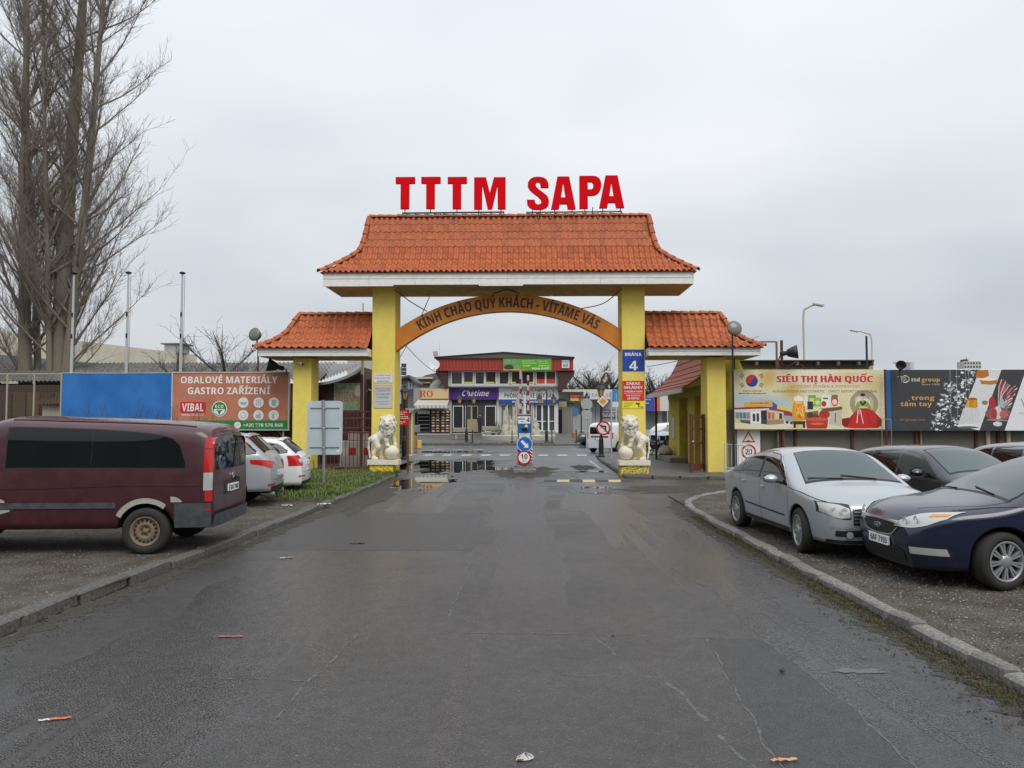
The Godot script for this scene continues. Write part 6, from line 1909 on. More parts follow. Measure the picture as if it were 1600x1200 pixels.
func lantern_post(at: Vector3,h: float,heads: int,label: String) -> Node3D:
	var t := thing("lantern_post",label,"street lamp",at,.0,"black lantern posts")
	var post := B.new().lathe([Vector2(.2,0),Vector2(.2,.05),Vector2(.14,.1),Vector2(.12,.16),Vector2(.13,.5),Vector2(.11,.9),Vector2(.075,1.0),Vector2(.085,1.04),Vector2(.055,1.1),Vector2(.045,h - (.95 if heads == 1 else .35)),Vector2(.06,h - (.93 if heads == 1 else .3)),Vector2(0,h - (.9 if heads == 1 else .2))],12)
	part("post",post,M.steel_dark,t)
	var glassm := plain(.62,.42,.16,.35)
	if heads == 1:
		var b := B.new()
		var g := B.new()
		lantern(b,g,V(0,h - .95,0),1.0)
		part("lantern",b,M.steel_dark,t)
		part("lantern_glass",g,glassm,t)
	else:
		for s in [-1.0,1.0]:
			var arm := []
			for k in 11:
				var a := PI * k / 10.0
				arm.append(V(s * (.28 - .28 * cos(a)),h - .3 + .3 * sin(a),0))
			part("arm",B.new().tube(arm,.03,6),M.steel_dark,t)
			var b := B.new()
			var g := B.new()
			lantern(b,g,V(s * .56,h - 1.2,0),.95)
			part("lantern",b,M.steel_dark,t)
			part("lantern_glass",g,glassm,t)
	return t

func gate_side() -> void:
	textured("yellow_stained",Color(.40,.28,.04),Color(.85,.64,.02),.7,.85,.02,.06,35,256,3.0)
	lions()
	flood_lamps()
	traffic_signs()
	# iron railing in the left side portal
	var ir := textured("iron_red",Color(.08,.02,.016),Color(.16,.045,.035),.6,.7,.03,.1,82,256)
	var r := thing("iron_railing","red brown iron railing gate closing the left side portal","railing",V(-6.8,.08,-28.6))
	for y in [.12,1.42,1.6,1.95,2.2]: part("rail",B.new().box(V(0,y,0),V(2.1,.06,.04),.006),ir,r)
	for k in 15: part("bar",B.new().box(V(-1.0 + k * 2.0 / 14.0,1.1,.0),V(.026,2.2,.026),.003),ir,r)
	part("gate_post",B.new().box(V(.55,1.8,-.1),V(.1,3.6,.1),.01),ir,r)
	# wooden wicket gate,open,at the right side portal
	var wd := textured("brown_wood",Color(.07,.022,.014),Color(.13,.045,.028),.5,.6,.03,.12,83,256)
	var w := thing("wicket_gate","open brown slatted wicket gate against the yellow portal pillar","gate",V(6.42,.1,-28.3),.85)
	for y in [.2,1.05,1.55,1.98]: part("rail",B.new().box(V(-.45,y,0),V(.9,.2 if y < .3 else .07,.03),.006),wd,w)
	for k in 5: part("slat",B.new().box(V(-.12 - k * .165,1.08,.0),V(.045,2.0,.022),.004),wd,w)
	for k in 2: part("stile",B.new().box(V(.02 - k * .95,1.05,.0),V(.09,2.1,.07),.006),wd,w)
	part("latch",B.new().lathe([Vector2(0,0),Vector2(.04,0),Vector2(.05,.04),Vector2(0,.07)],10,Transform3D(Basis(Vector3.RIGHT,PI / 2),V(-.92,1.1,.05))),M.chrome,w)
	# flagpoles
	for q in [[-18.69,-31.0,7.96,"first flagpole from the poplar, tall and white"],[-16.42,-31.0,7.98,"middle white flagpole above the blue banner"],[-14.18,-31.0,7.96,"white flagpole nearest the packaging billboard"]]:
		var t := thing("flagpole",q[3],"flagpole",V(q[0],0,q[1]),.0,"white flagpoles behind the fence")
		part("mast",B.new().tube([V(0,0,0),V(0,4.6,0),V(0,6.4,0),V(0,q[2],0)],[.075,.062,.045,.035],10),plain(.45,.46,.46,.4),t)
		part("truck",B.new().lathe([Vector2(0,0),Vector2(.1,.0),Vector2(.13,.05),Vector2(.04,.09),Vector2(0,.1)],12,Transform3D(Basis(),V(0,q[2],0))),M.steel_dark,t)
		part("halyard",B.new().tube([V(.1,q[2] - .05,0),V(.11,q[2] - 2.0,.02),V(.1,1.2,0)],.008,4),M.cable,t)
		for y in [2.1,3.2]: part("cleat",B.new().box(V(.0,q[2] - y * .8,.06),V(.06,.18,.05),.01),M.steel_dark,t)
	solo("yellow_pole","thin cream pole rising behind the left portal roof","pole",B.new().tube([V(0,0,0),V(0,4.6,0),V(0,4.61,0),V(0,6.8,0)],[.07,.06,.04,.03],10),plain(.6,.52,.27,.6),V(-6.83,0,-31.5))

class Cv:  # a small painter for prints; colours as seen (sRGB),points in picture units
	var im: Image
	func _init(w: int,h: int,c: Color) -> void:
		im = Image.create(w,h,false,Image.FORMAT_RGB8)
		im.fill(c)
	func blobs(list: Array) -> void:  # soft clouds of ink [x,y,rx,ry,colour,strength],printed at low resolution
		var w := im.get_width() / 8
		var h := im.get_height() / 8
		var s: Image = im.duplicate()
		s.resize(w,h,Image.INTERPOLATE_BILINEAR)
		for y in h:
			for x in w:
				var c := s.get_pixel(x,y)
				for b in list:
					var d := Vector2((x * 8.0 - b[0]) / b[2],(y * 8.0 - b[1]) / b[3]).length_squared()
					if d < 4.0: c = c.lerp(b[4],b[5] * exp(-d * 1.6))
				s.set_pixel(x,y,c)
		s.resize(im.get_width(),im.get_height(),Image.INTERPOLATE_CUBIC)
		im = s
	func box(x: float,y: float,w: float,h: float,c: Color) -> void:
		im.fill_rect(Rect2i(int(x),int(y),int(maxf(1,w)),int(maxf(1,h))),c)
	func poly(p: Array,c: Color) -> void:
		var lo := 1e9
		var hi := -1e9
		for q in p:
			lo = minf(lo,q[1]); hi = maxf(hi,q[1])
		for y in range(maxi(0,int(lo)),mini(im.get_height(),int(hi) + 1)):
			var xs := []
			for k in p.size():
				var a = p[k]
				var b = p[(k + 1) % p.size()]
				if (a[1] <= y + .5) != (b[1] <= y + .5): xs.append(a[0] + (y + .5 - a[1]) / float(b[1] - a[1]) * (b[0] - a[0]))
			xs.sort()
			for k in range(0,xs.size() - 1,2):
				var x0 := maxi(0,int(xs[k]))
				var x1 := mini(im.get_width(),int(xs[k + 1]))
				if x1 > x0: im.fill_rect(Rect2i(x0,y,x1 - x0,1),c)
	func oval(x: float,y: float,rx: float,ry: float,c: Color,from := .0,to := TAU) -> void:
		var p := []
		for k in 33: p.append([x + cos(lerpf(from,to,k / 32.0)) * rx,y + sin(lerpf(from,to,k / 32.0)) * ry])
		poly(p,c)
	func line(x0: float,y0: float,x1: float,y1: float,w: float,c: Color) -> void:
		var d := Vector2(x1 - x0,y1 - y0).normalized() * w * .5
		poly([[x0 - d.y,y0 + d.x],[x1 - d.y,y1 + d.x],[x1 + d.y,y1 - d.x],[x0 + d.y,y0 - d.x]],c)
	func mat(m: StandardMaterial3D) -> StandardMaterial3D:
		var f := FastNoiseLite.new()  # uneven ink and weathering of the print
		f.frequency = .05; f.fractal_octaves = 5; f.fractal_gain = .7
		var nz := f.get_image(im.get_width(),im.get_height())
		nz.convert(Image.FORMAT_L8)
		var a := im.get_data()
		var q := nz.get_data()
		for k in q.size():
			var g := .93 + q[k] * .0005
			a[k * 3] = mini(255,int(a[k * 3] * g)); a[k * 3 + 1] = mini(255,int(a[k * 3 + 1] * g)); a[k * 3 + 2] = mini(255,int(a[k * 3 + 2] * g + 4))
		im = Image.create_from_data(im.get_width(),im.get_height(),false,Image.FORMAT_RGB8,a)
		m.albedo_texture = ImageTexture.create_from_image(im)
		return m

func rgb8(r: int,g: int,b: int) -> Color: return Color8(r,g,b)

func print_board(t: Node3D,called: String,w: float,h: float,m: Material,z := .0) -> MeshInstance3D:  # a printed sheet,picture upright,facing +z
	var b := B.new()
	b.quad(V(-w / 2,-h / 2,z),V(w / 2,-h / 2,z),V(w / 2,h / 2,z),V(-w / 2,h / 2,z))
	return part(called,b,m,t)

func korean_board() -> void:
	var W := 5.52
	var H := 2.2
	var t := thing("billboard","golden Korean supermarket billboard with shop picture and seated woman","billboard",V(10.33,2.73,-28.5))
	var c := Cv.new(1352,523,rgb8(226,218,178))
	var gold := rgb8(204,170,84)
	c.blobs([[310,60,90,120,gold,.85],[20,480,120,90,gold,.7],[520,190,110,130,gold,.9],[1010,60,160,60,gold,.6],[1240,120,140,130,gold,.5],[560,430,90,120,gold,.9],[980,320,60,200,rgb8(222,205,140),.6],[250,300,240,90,rgb8(150,182,214),.95],[60,250,120,50,rgb8(176,200,222),.8],[440,300,90,80,rgb8(170,196,216),.8],[760,30,300,60,rgb8(236,230,200),.6]])
	# taegeuk with four trigrams
	c.oval(170,98,54,54,rgb8(40,62,150))
	c.oval(170,98,54,54,rgb8(205,52,46),PI * 1.06,PI * 2.06)
	c.oval(144,94,27,27,rgb8(205,52,46))
	c.oval(197,102,27,27,rgb8(40,62,150))
	for q in [[80,55,-1],[256,55,1],[80,136,1],[256,136,-1]]:
		var rad := Vector2(q[0] - 168.0,(q[1] - 96.0) * 1.5).normalized()
		var tan := Vector2(-rad.y,rad.x)
		for k in 3:
			var m := Vector2(q[0],q[1]) + rad * (k - 1) * 12.0
			c.line(m.x - tan.x * 19,m.y - tan.y * 19,m.x + tan.x * 19,m.y + tan.y * 19,6,rgb8(46,44,44))
			if k != (1 if q[2] > 0 else 9): c.line(m.x - tan.x * 2,m.y - tan.y * 2,m.x + tan.x * 2,m.y + tan.y * 2,7,rgb8(224,214,170))
	# the shop
	c.poly([[0,330],[90,318],[420,330],[530,380],[530,420],[0,400]],rgb8(150,62,60))
	c.poly([[95,292],[348,270],[350,318],[95,330]],rgb8(222,172,62))
	c.poly([[350,282],[398,312],[396,352],[350,330]],rgb8(64,88,160))
	c.poly([[392,310],[495,338],[495,365],[392,346]],rgb8(236,200,60))
	c.poly([[10,312],[95,300],[95,330],[10,335]],rgb8(200,196,200))
	c.poly([[0,352],[320,340],[324,378],[0,372]],rgb8(216,218,218))
	c.poly([[0,372],[320,372],[320,452],[60,440],[0,420]],rgb8(176,180,184))
	for k in 5: c.poly([[22 + k * 32,376],[48 + k * 32,376],[48 + k * 32,430],[22 + k * 32,426]],[rgb8(120,140,150),rgb8(90,130,120),rgb8(100,110,150),rgb8(160,130,110),rgb8(130,150,170)][k])
	c.poly([[152,372],[246,368],[246,470],[156,466]],rgb8(235,235,232))
	c.box(172,386,24,68,rgb8(52,60,66)); c.box(206,384,24,72,rgb8(60,68,74))
	c.poly([[246,360],[300,356],[300,440],[246,440]],rgb8(46,44,48))
	c.poly([[300,350],[450,372],[450,440],[300,440]],rgb8(200,190,170))
	for k in 4: c.poly([[308 + k * 34,374 + k * 3],[334 + k * 34,376 + k * 3],[334 + k * 34,432],[308 + k * 34,434]],[rgb8(190,100,70),rgb8(200,120,80),rgb8(220,200,120),rgb8(70,60,60)][k])
	c.poly([[300,440],[450,436],[450,478],[300,486]],rgb8(160,140,110)); c.poly([[60,440],[150,446],[150,478],[60,462]],rgb8(90,86,84)); c.poly([[246,440],[300,440],[300,482],[246,476]],rgb8(74,70,70))
	c.poly([[0,462],[150,478],[300,488],[520,470],[540,500],[0,515]],rgb8(222,216,188))
	c.poly([[455,400],[535,410],[535,460],[455,450]],rgb8(160,166,170)); c.oval(480,462,14,12,rgb8(50,50,52)); c.oval(520,468,13,11,rgb8(50,50,52))
	# ginseng jar,packs,bowl,box
	c.oval(585,258,42,24,rgb8(238,236,228)); c.oval(585,234,10,10,rgb8(238,236,228))
	c.poly([[545,276],[625,276],[640,320],[650,380],[636,446],[538,446],[526,380],[532,310]],rgb8(226,150,30))
	for k in 16: c.line(560 + (k * 37 % 60),300 + (k * 53 % 60),552 + (k * 29 % 80),380 + (k * 41 % 60),5,[rgb8(240,190,70),rgb8(196,106,20),rgb8(250,214,120)][k % 3])
	c.box(552,280,66,18,rgb8(240,200,90))
	c.poly([[528,452],[650,452],[640,470],[640,512],[622,512],[618,480],[560,480],[556,512],[536,512],[536,470]],rgb8(58,42,30))
	c.box(632,238,34,80,rgb8(224,226,220)); c.box(672,224,70,100,rgb8(120,168,90)); c.box(684,250,40,50,rgb8(226,214,120)); c.box(664,280,50,70,rgb8(50,56,48)); c.box(728,246,60,80,rgb8(150,190,80)); c.oval(756,290,22,18,rgb8(220,224,170))
	c.poly([[795,222],[872,232],[868,322],[793,322]],rgb8(232,232,226)); c.oval(812,300,22,24,rgb8(190,50,42)); c.box(806,246,44,14,rgb8(80,110,80))
	c.oval(908,270,32,52,rgb8(206,70,52)); c.box(880,222,58,22,rgb8(88,130,70)); c.oval(908,284,22,24,rgb8(240,214,196))
	c.poly([[640,376],[760,360],[760,440],[640,440]],rgb8(120,116,60)); c.oval(690,400,30,26,rgb8(90,60,40)); c.oval(740,420,34,28,rgb8(150,44,34)); c.oval(815,392,48,40,rgb8(176,52,38))
	c.poly([[650,436],[848,430],[840,500],[828,518],[660,518],[650,486]],rgb8(186,52,36)); c.oval(750,436,98,16,rgb8(206,92,62)); c.oval(750,474,60,10,rgb8(222,110,74))
	c.poly([[770,344],[975,324],[975,352],[866,370]],rgb8(120,84,60)); c.poly([[866,368],[975,350],[960,500],[850,480]],rgb8(200,192,172)); c.line(915,380,908,470,8,rgb8(96,60,70))
	# seated woman in a wide red skirt before a round screen
	c.oval(1170,300,127,120,rgb8(164,152,124)); c.oval(1120,270,30,40,rgb8(206,196,166)); c.oval(1230,300,24,60,rgb8(196,186,150)); c.oval(1160,310,70,70,rgb8(226,218,190))
	c.poly([[1085,345],[1106,290],[1140,272],[1180,268],[1212,290],[1240,345],[1226,354],[1196,330],[1130,334],[1098,356]],rgb8(140,170,54))
	c.poly([[1144,274],[1160,300],[1178,272],[1190,290],[1160,322],[1134,292]],rgb8(50,50,56))
	c.oval(1161,238,20,27,rgb8(226,190,164)); c.oval(1161,222,21,14,rgb8(40,34,32)); c.box(1158,262,8,12,rgb8(220,184,158)); c.oval(1153,238,3,2,rgb8(60,40,36)); c.oval(1169,238,3,2,rgb8(60,40,36)); c.oval(1161,252,5,2,rgb8(180,60,56))
	c.oval(1158,334,30,12,rgb8(230,198,172))
	c.poly([[1118,340],[1200,338],[1250,360],[1300,410],[1330,440],[1322,490],[1290,512],[1180,516],[1060,516],[990,506],[966,480],[970,430],[1040,420],[1080,376]],rgb8(196,40,36))
	c.poly([[970,432],[1046,424],[1020,500],[980,496]],rgb8(132,36,32)); c.poly([[1276,420],[1328,440],[1318,486],[1280,500]],rgb8(140,56,40))
	c.line(1116,350,1104,470,7,rgb8(236,226,222)); c.line(1136,350,1160,474,7,rgb8(236,226,222)); c.line(1124,350,1124,396,14,rgb8(190,140,120)); c.line(1190,360,1240,500,5,rgb8(150,26,26)); c.line(1080,380,1030,480,5,rgb8(150,26,26))
	part("backing",B.new().span(V(-W / 2,-H / 2,-.05),V(W / 2,H / 2,-.002)),plain(.3,.28,.2,.7),t)
	print_board(t,"print",W,H,c.mat(mk("print_korean",Color(1,1,1),.45)))
	var k := W / 1352.0
	var px := func(x: float) -> float: return (x - 676.0) * k
	var py := func(y: float) -> float: return (261.5 - y) * k
	var wh := B.new()
	var lift := .0
	for o in [V(.03,0,0),V(-.03,0,0),V(.014,.016,0),V(-.014,-.016,0),V(-.014,.016,0),V(.014,-.016,0)]:
		letters(wh,"SIÊU THI HÀN QUÔC",bold,58 * k,860 * k,V(px.call(824.0),py.call(106.0),.001) + o,.001 + lift)
		lift += .0003
	part("lettering_edge",wh,M.white,t)
	var red := plain(.58,.04,.025,.45)
	var head := B.new()
	for o in 3: letters(head,"SIÊU THI HÀN QUÔC",bold,58 * k,860 * k,V(px.call(824.0) + (o - 1) * .014,py.call(106.0),.003),.003 + .0007 * o)
	part("lettering",head,red,t)
	var dots := B.new().prism(ngon(Vector2(px.call(741.0),py.call(118.0)),7 * k,12),.002,.006)
	dots.prism(PackedVector2Array([Vector2(px.call(1180.0),py.call(41.0)),Vector2(px.call(1190.0),py.call(41.0)),Vector2(px.call(1202.0),py.call(25.0)),Vector2(px.call(1190.0),py.call(25.0))]),.002,.006)
	part("tone_marks",dots,red,t)
	letters_part(t,"lettering","KOREJSKÝ ŽENŠEN A POTRAVINY",bold,22 * k,620 * k,V(px.call(830.0),py.call(154.0),.0),Basis(),plain(.66,.25,.24,.45))
	letters_part(t,"lettering","KOREAN FOODS AND COSMETIC - DIRECT IMPORT FROM KOREA",sans,20 * k,930 * k,V(px.call(822.0),py.call(199.0),.0),Basis(),plain(.12,.12,.12,.45))
	part("small_print",small_print(B.new(),[[px.call(175.0),py.call(186.0),180 * k],[px.call(172.0),py.call(207.0),250 * k]],.05),plain(.16,.14,.1,.5),t)
	part("small_print",small_print(B.new(),[[px.call(245.0),py.call(295.0),170 * k]],.06),plain(.5,.08,.05,.5),t)

func chandelier_board() -> void:
	var W := 6.1
	var H := 2.24
	var t := thing("billboard","charcoal billboard with glass chandeliers and vases above the parked cars","billboard",V(16.4,2.70,-28.5))
	var c := Cv.new(1640,608,rgb8(60,61,58))
	var r := RandomNumberGenerator.new()
	r.seed = 4
	var pale := [rgb8(214,214,212),rgb8(170,172,172),rgb8(236,236,234),rgb8(120,122,122)]
	for k in 3: c.line(20 + k * 110,480 - k * 6,160 + k * 130,606,3,rgb8(86,87,84))
	# chandelier rods,arms and glass petals
	for x in [578,642,728,760]: c.line(x,0,x,480,7,rgb8(128,130,130))
	for q in [[580,175,70],[580,260,95],[640,330,150],[520,360,70],[770,40,120],[740,150,70],[500,540,110],[640,500,60],[700,300,80],[480,450,60]]:
		for k in 26:
			var a := r.randf() * TAU
			var d: float = q[2] * sqrt(r.randf())
			var x: float = q[0] + cos(a) * d * 1.1
			var y: float = q[1] + sin(a) * d * .75
			var s := r.randf_range(5,15)
			if k % 3 == 0: c.oval(x,y,s * 1.3,s * .8,pale[k % 4])
			elif k % 3 == 1: c.line(x,y,x + r.randf_range(-34,34),y + r.randf_range(-30,30),6,pale[(k + 1) % 4])
			else: c.poly([[x - s,y],[x,y - s * 1.4],[x + s,y],[x,y + s * .5]],pale[(k + 2) % 4])
	# slanted white panel with amber glasses
	c.poly([[870,0],[1082,0],[850,606],[640,560]],rgb8(216,217,214))
	c.poly([[842,10],[950,0],[960,60],[900,90],[826,76]],rgb8(186,112,32)); c.poly([[862,96],[1040,90],[1030,140],[980,152],[880,146]],rgb8(190,118,40)); c.oval(950,96,88,14,rgb8(238,236,224))
	c.poly([[738,296],[836,290],[840,370],[820,384],[726,376]],rgb8(200,140,30)); c.oval(788,292,50,12,rgb8(170,84,24)); c.line(750,310,744,372,12,rgb8(232,184,60)); c.line(812,306,812,374,14,rgb8(222,160,44))
	c.poly([[700,384],[850,384],[860,520],[830,560],[640,556],[660,500]],rgb8(206,208,204)); c.oval(742,560,110,22,rgb8(226,226,222)); c.oval(742,575,96,12,rgb8(96,98,92))
	for k in 60: c.oval(690 + r.randf() * 160,400 + r.randf() * 140,3,3,pale[1] if k % 2 else pale[2])
	for k in 30: c.oval(880 + r.randf() * 130,170 + r.randf() * 130,4,2,rgb8(190,191,188))
	c.oval(910,330,30,22,rgb8(140,120,84))
	# glass bowl of striped red and teal shapes
	c.poly([[1082,0],[1322,0],[1094,606],[850,606]],rgb8(60,61,58))
	var tint := [rgb8(168,60,52),rgb8(214,190,186),rgb8(140,80,76),rgb8(110,150,150),rgb8(196,110,100),rgb8(228,224,222)]
	for k in 34:
		var a := -2.0 + 1.5 * k / 34.0
		var ox := 1040 + r.randf() * 60
		var px := ox
		var py := 420.0
		for j in 8:
			var nx := px + cos(a + j * .12) * r.randf_range(20,36)
			var ny := py + sin(a + j * .12) * r.randf_range(30,50)
			if nx > 1322 - ny * .37 - 20: break
			c.line(px,py,nx,ny,9,tint[k % 6])
			px = nx; py = ny
	c.oval(980,340,34,70,rgb8(180,40,34)); c.oval(1076,360,26,76,rgb8(150,190,186))
	c.oval(1034,440,124,66,rgb8(150,84,82)); c.oval(1034,430,40,66,rgb8(206,202,200)); c.oval(1000,440,26,54,rgb8(172,52,46)); c.oval(1090,446,40,40,rgb8(176,100,100))
	c.oval(1028,540,44,24,rgb8(216,214,210)); c.line(930,500,1130,508,5,rgb8(206,206,204))
	# white address panel with a map sketch
	c.poly([[1322,0],[1640,0],[1640,606],[1094,606]],rgb8(222,223,222))
	c.line(1264,288,1352,540,12,rgb8(150,152,152)); c.line(1326,410,1366,400,3,rgb8(190,190,190)); c.line(1364,340,1364,404,3,rgb8(190,190,190)); c.line(1340,475,1500,475,3,rgb8(190,190,190)); c.line(1345,520,1560,522,3,rgb8(190,190,190))
	c.box(1334,160,38,38,rgb8(66,84,140)); c.box(1390,160,38,38,rgb8(120,150,60))
	part("backing",B.new().span(V(-W / 2,-H / 2,-.05),V(W / 2,H / 2,-.002)),plain(.1,.1,.1,.7),t)
	print_board(t,"print",W,H,c.mat(mk("print_dark",Color(1,1,1),.45)))
	var k := W / 1640.0
	var px := func(x: float) -> float: return (x - 820.0) * k
	var py := func(y: float) -> float: return (304.0 - y) * k
	var cream := plain(.62,.58,.48,.45)
	var amber := plain(.62,.33,.10,.45)
	letters_part(t,"lettering","ttd",bold,36 * k,84 * k,V(px.call(238.0),py.call(120.0),0),Basis(),cream)
	letters_part(t,"lettering","group",bold,36 * k,180 * k,V(px.call(386.0),py.call(120.0),0),Basis(),amber)
	letters_part(t,"lettering","Since 1992",sans,14 * k,178 * k,V(px.call(386.0),py.call(156.0),0),Basis(),cream)
	letters_part(t,"lettering","trong",bold,42 * k,222 * k,V(px.call(307.0),py.call(302.0),0),Basis(),amber)
	letters_part(t,"lettering","tâm tay",bold,42 * k,304 * k,V(px.call(240.0),py.call(364.0),0),Basis(),amber)
	part("tone_marks",B.new().prism(PackedVector2Array([Vector2(px.call(160.0),py.call(304.0)),Vector2(px.call(170.0),py.call(304.0)),Vector2(px.call(184.0),py.call(316.0)),Vector2(px.call(174.0),py.call(316.0))]),.0,.004),amber,t)
	letters_part(t,"lettering","ttd-group.com",sans,22 * k,246 * k,V(px.call(197.0),py.call(508.0),0),Basis(),plain(.5,.18,.05,.45))
	letters_part(t,"lettering","TTD",sans,16 * k,54 * k,V(px.call(1262.0),py.call(444.0),0),Basis(),plain(.3,.3,.3))
	var mark := B.new()
	var arc := []
	for q in 13: arc.append(V(px.call(130.0) + 46 * k * cos(-PI * .55 + PI * 1.1 * q / 12.0),py.call(98.0) + 34 * k * sin(-PI * .55 + PI * 1.1 * q / 12.0),.002))
	mark.tube(arc,.02,4)
	for q in 4: mark.tube([V(px.call(62.0 + q * 16),py.call(72.0),.002),V(px.call(100.0 + q * 14),py.call(80.0),.002),V(px.call(104.0 + q * 16),py.call(130.0),.002)],.012,4)
	part("logo",mark,cream,t)
	# narrow blue tarpaulin edge between the two boards
	solo("tarpaulin_strip","narrow blue tarpaulin strip between the golden and charcoal billboards","tarpaulin",B.new().box(V(0,0,0),V(.26,2.2,.03),.008),plain(.02,.12,.32,.5),V(13.22,2.72,-28.53))

func left_boards() -> void:
	var brown := textured("board_brown",Color(.44,.165,.095),Color(.52,.20,.12),2.0,.5,.01,.03,91,256)
	var t := thing("billboard","terracotta billboard for packaging and kitchen supplies beside the left portal","billboard",V(-11.33,2.69,-29.0))
	var W := 4.43
	var H := 2.15
	part("panel",B.new().box(V(0,0,-.03),V(W,H,.05),.004),brown,t)
	var fr := B.new()
	for s in [-1.0,1.0]:
		fr.span(V(s * W / 2 - .0,-H / 2 - .05,-.08),V(s * (W / 2 + .05),H / 2 + .02,.02))
		fr.span(V(-W / 2,s * H / 2,-.08),V(W / 2,s * (H / 2 + .04),.02))
	part("frame",fr,plain(.55,.55,.52,.5,.2),t)
	part("green_band",B.new().span(V(-W / 2 + .004,-H / 2 + .004,-.004),V(W / 2 - .004,-.73,.003)),plain(.03,.22,.06,.45),t)
	var k := W / 895.0  # measured on the board: 895 units wide
	var px := func(x: float) -> float: return (x - 605.0) * k
	var py := func(y: float) -> float: return (625.0 - y) * k
	part("lettering",lines(B.new(),[["OBALOVÉ MATERIÁLY",px.call(592.0),py.call(488.0),52 * k,750 * k],["GASTRO ZAŘÍZENÍ",px.call(592.0),py.call(572.0),52 * k,640 * k]],bold,V(0,0,-.005)),M.white,t)
	var lg := part("logo_panel",B.new().span(V(px.call(217.0),py.call(714.0),-.004),V(px.call(414.0),py.call(632.0),.003)),plain(.55,.02,.02,.45),t)
	part("logo_text",letters(B.new(),"VIBAL",bold,60 * k,165 * k,V(px.call(314.0),py.call(703.0),.003)),M.white,lg)
	part("lettering",letters(B.new(),"www.vibal.cz",sans,18 * k,172 * k,V(px.call(312.0),py.call(738.0),-.005)),M.white,t)
	part("seal",ring(B.new(),V(px.call(521.0),py.call(685.0),-.005),.0,59 * k,.006,Basis(),36),M.white,t)
	var seal := part("seal_field",ring(B.new(),V(px.call(521.0),py.call(685.0),.001),.0,53 * k,.003,Basis(),36),plain(.02,.2,.06,.45),t)
	part("seal_text",lines(B.new(),[["ECO",px.call(521.0),py.call(678.0),24 * k,64 * k]],bold,V(0,0,.004)),M.white,seal)
	var leaf := B.new()
	for s in [-1.0,1.0]: leaf.prism(PackedVector2Array([Vector2(0,-52),Vector2(s * 14,-18),Vector2(s * 44,-4),Vector2(s * 40,-30)]),.0,.003,Transform3D(Basis().scaled(V(k,k,1)),V(px.call(521.0),py.call(685.0),.004)))
	leaf.box(V(px.call(521.0),py.call(690.0),.005),V(78 * k,8 * k,.003))
	part("seal_leaves",leaf,M.white,seal)
	var icon := plain(.33,.42,.48,.5)
	for j in 6:
		var cx: float = px.call(706.0 + (j % 3) * 118.0)
		var cy: float = py.call(637.0 if j < 3 else 734.0)
		var disc := part("icon_disc",ring(B.new(),V(cx,cy,-.005),.0,40 * k,.006,Basis(),28),plain(.74,.74,.72,.5),t)
		var b := B.new()
		match j:
			0: b.prism(PackedVector2Array([Vector2(-28,4),Vector2(28,4),Vector2(18,-16),Vector2(-18,-16)]),.0,.003,Transform3D(Basis().scaled(V(k,k,1)),V(cx,cy,.001)))
			1: for q in 3: b.box(V(cx + (q - 1) * 16 * k,cy,.002),V(5 * k,52 * k,.003))
			2: b.prism(PackedVector2Array([Vector2(-18,20),Vector2(18,20),Vector2(13,-24),Vector2(-13,-24)]),.0,.003,Transform3D(Basis().scaled(V(k,k,1)),V(cx,cy,.001)))
			3: ring(b,V(cx,cy,.001),18 * k,22 * k,.003)
			4:
				b.box(V(cx,cy - 8 * k,.002),V(36 * k,26 * k,.003)); b.box(V(cx + 8 * k,cy + 14 * k,.002),V(6 * k,18 * k,.003))
			5:
				b.box(V(cx - 4 * k,cy - 8 * k,.002),V(18 * k,34 * k,.003)); b.box(V(cx + 4 * k,cy + 18 * k,.002),V(26 * k,6 * k,.003))
		part("icon",b,icon,disc)
	for q in [["+420 778 576 868",860.0,307.0,664.0],["+420 720 943 277",400.0,304.0,210.0]]:
		part("lettering",letters(B.new(),q[0],bold,25 * k,q[2] * k,V(px.call(q[1]),py.call(822.0),.003)),M.white,t)
		part("phone_disc",ring(B.new(),V(px.call(q[3]),py.call(810.0),.002),.0,26 * k,.003),M.white,t)
	for x in [-1.9,2.02]: part("leg",B.new().bar(V(x,-2.66,-.1),V(x,-1.0,-.1),.06,.05),plain(.4,.38,.33,.6),t)
	# plain blue banner
	var rows := []
	for i in 25:
		var r := PackedVector3Array()
		for j in 11: r.append(V(-2.14 + 4.28 * i / 24.0,-.95 + 1.9 * j / 10.0,.012 * wob.get_noise_2d(i * .9,j * .7) + .02 * wob.get_noise_2d(i * .25 + j * .3,3.0)))
		rows.append(r)
	var bn := thing("banner","plain bright blue banner stretched on the fence behind the van","banner",V(-15.68,2.8,-29.0))
	part("cloth",B.new().grid(rows),textured("banner_blue",Color(.016,.135,.42),Color(.025,.165,.48),3.0,.5,.01,.03,92,256),bn)
	part("edge_rope",B.new().tube([V(-2.16,.97,.0),V(0,.955,.0),V(2.16,.97,.0)],.012,5),plain(.5,.5,.48),bn)

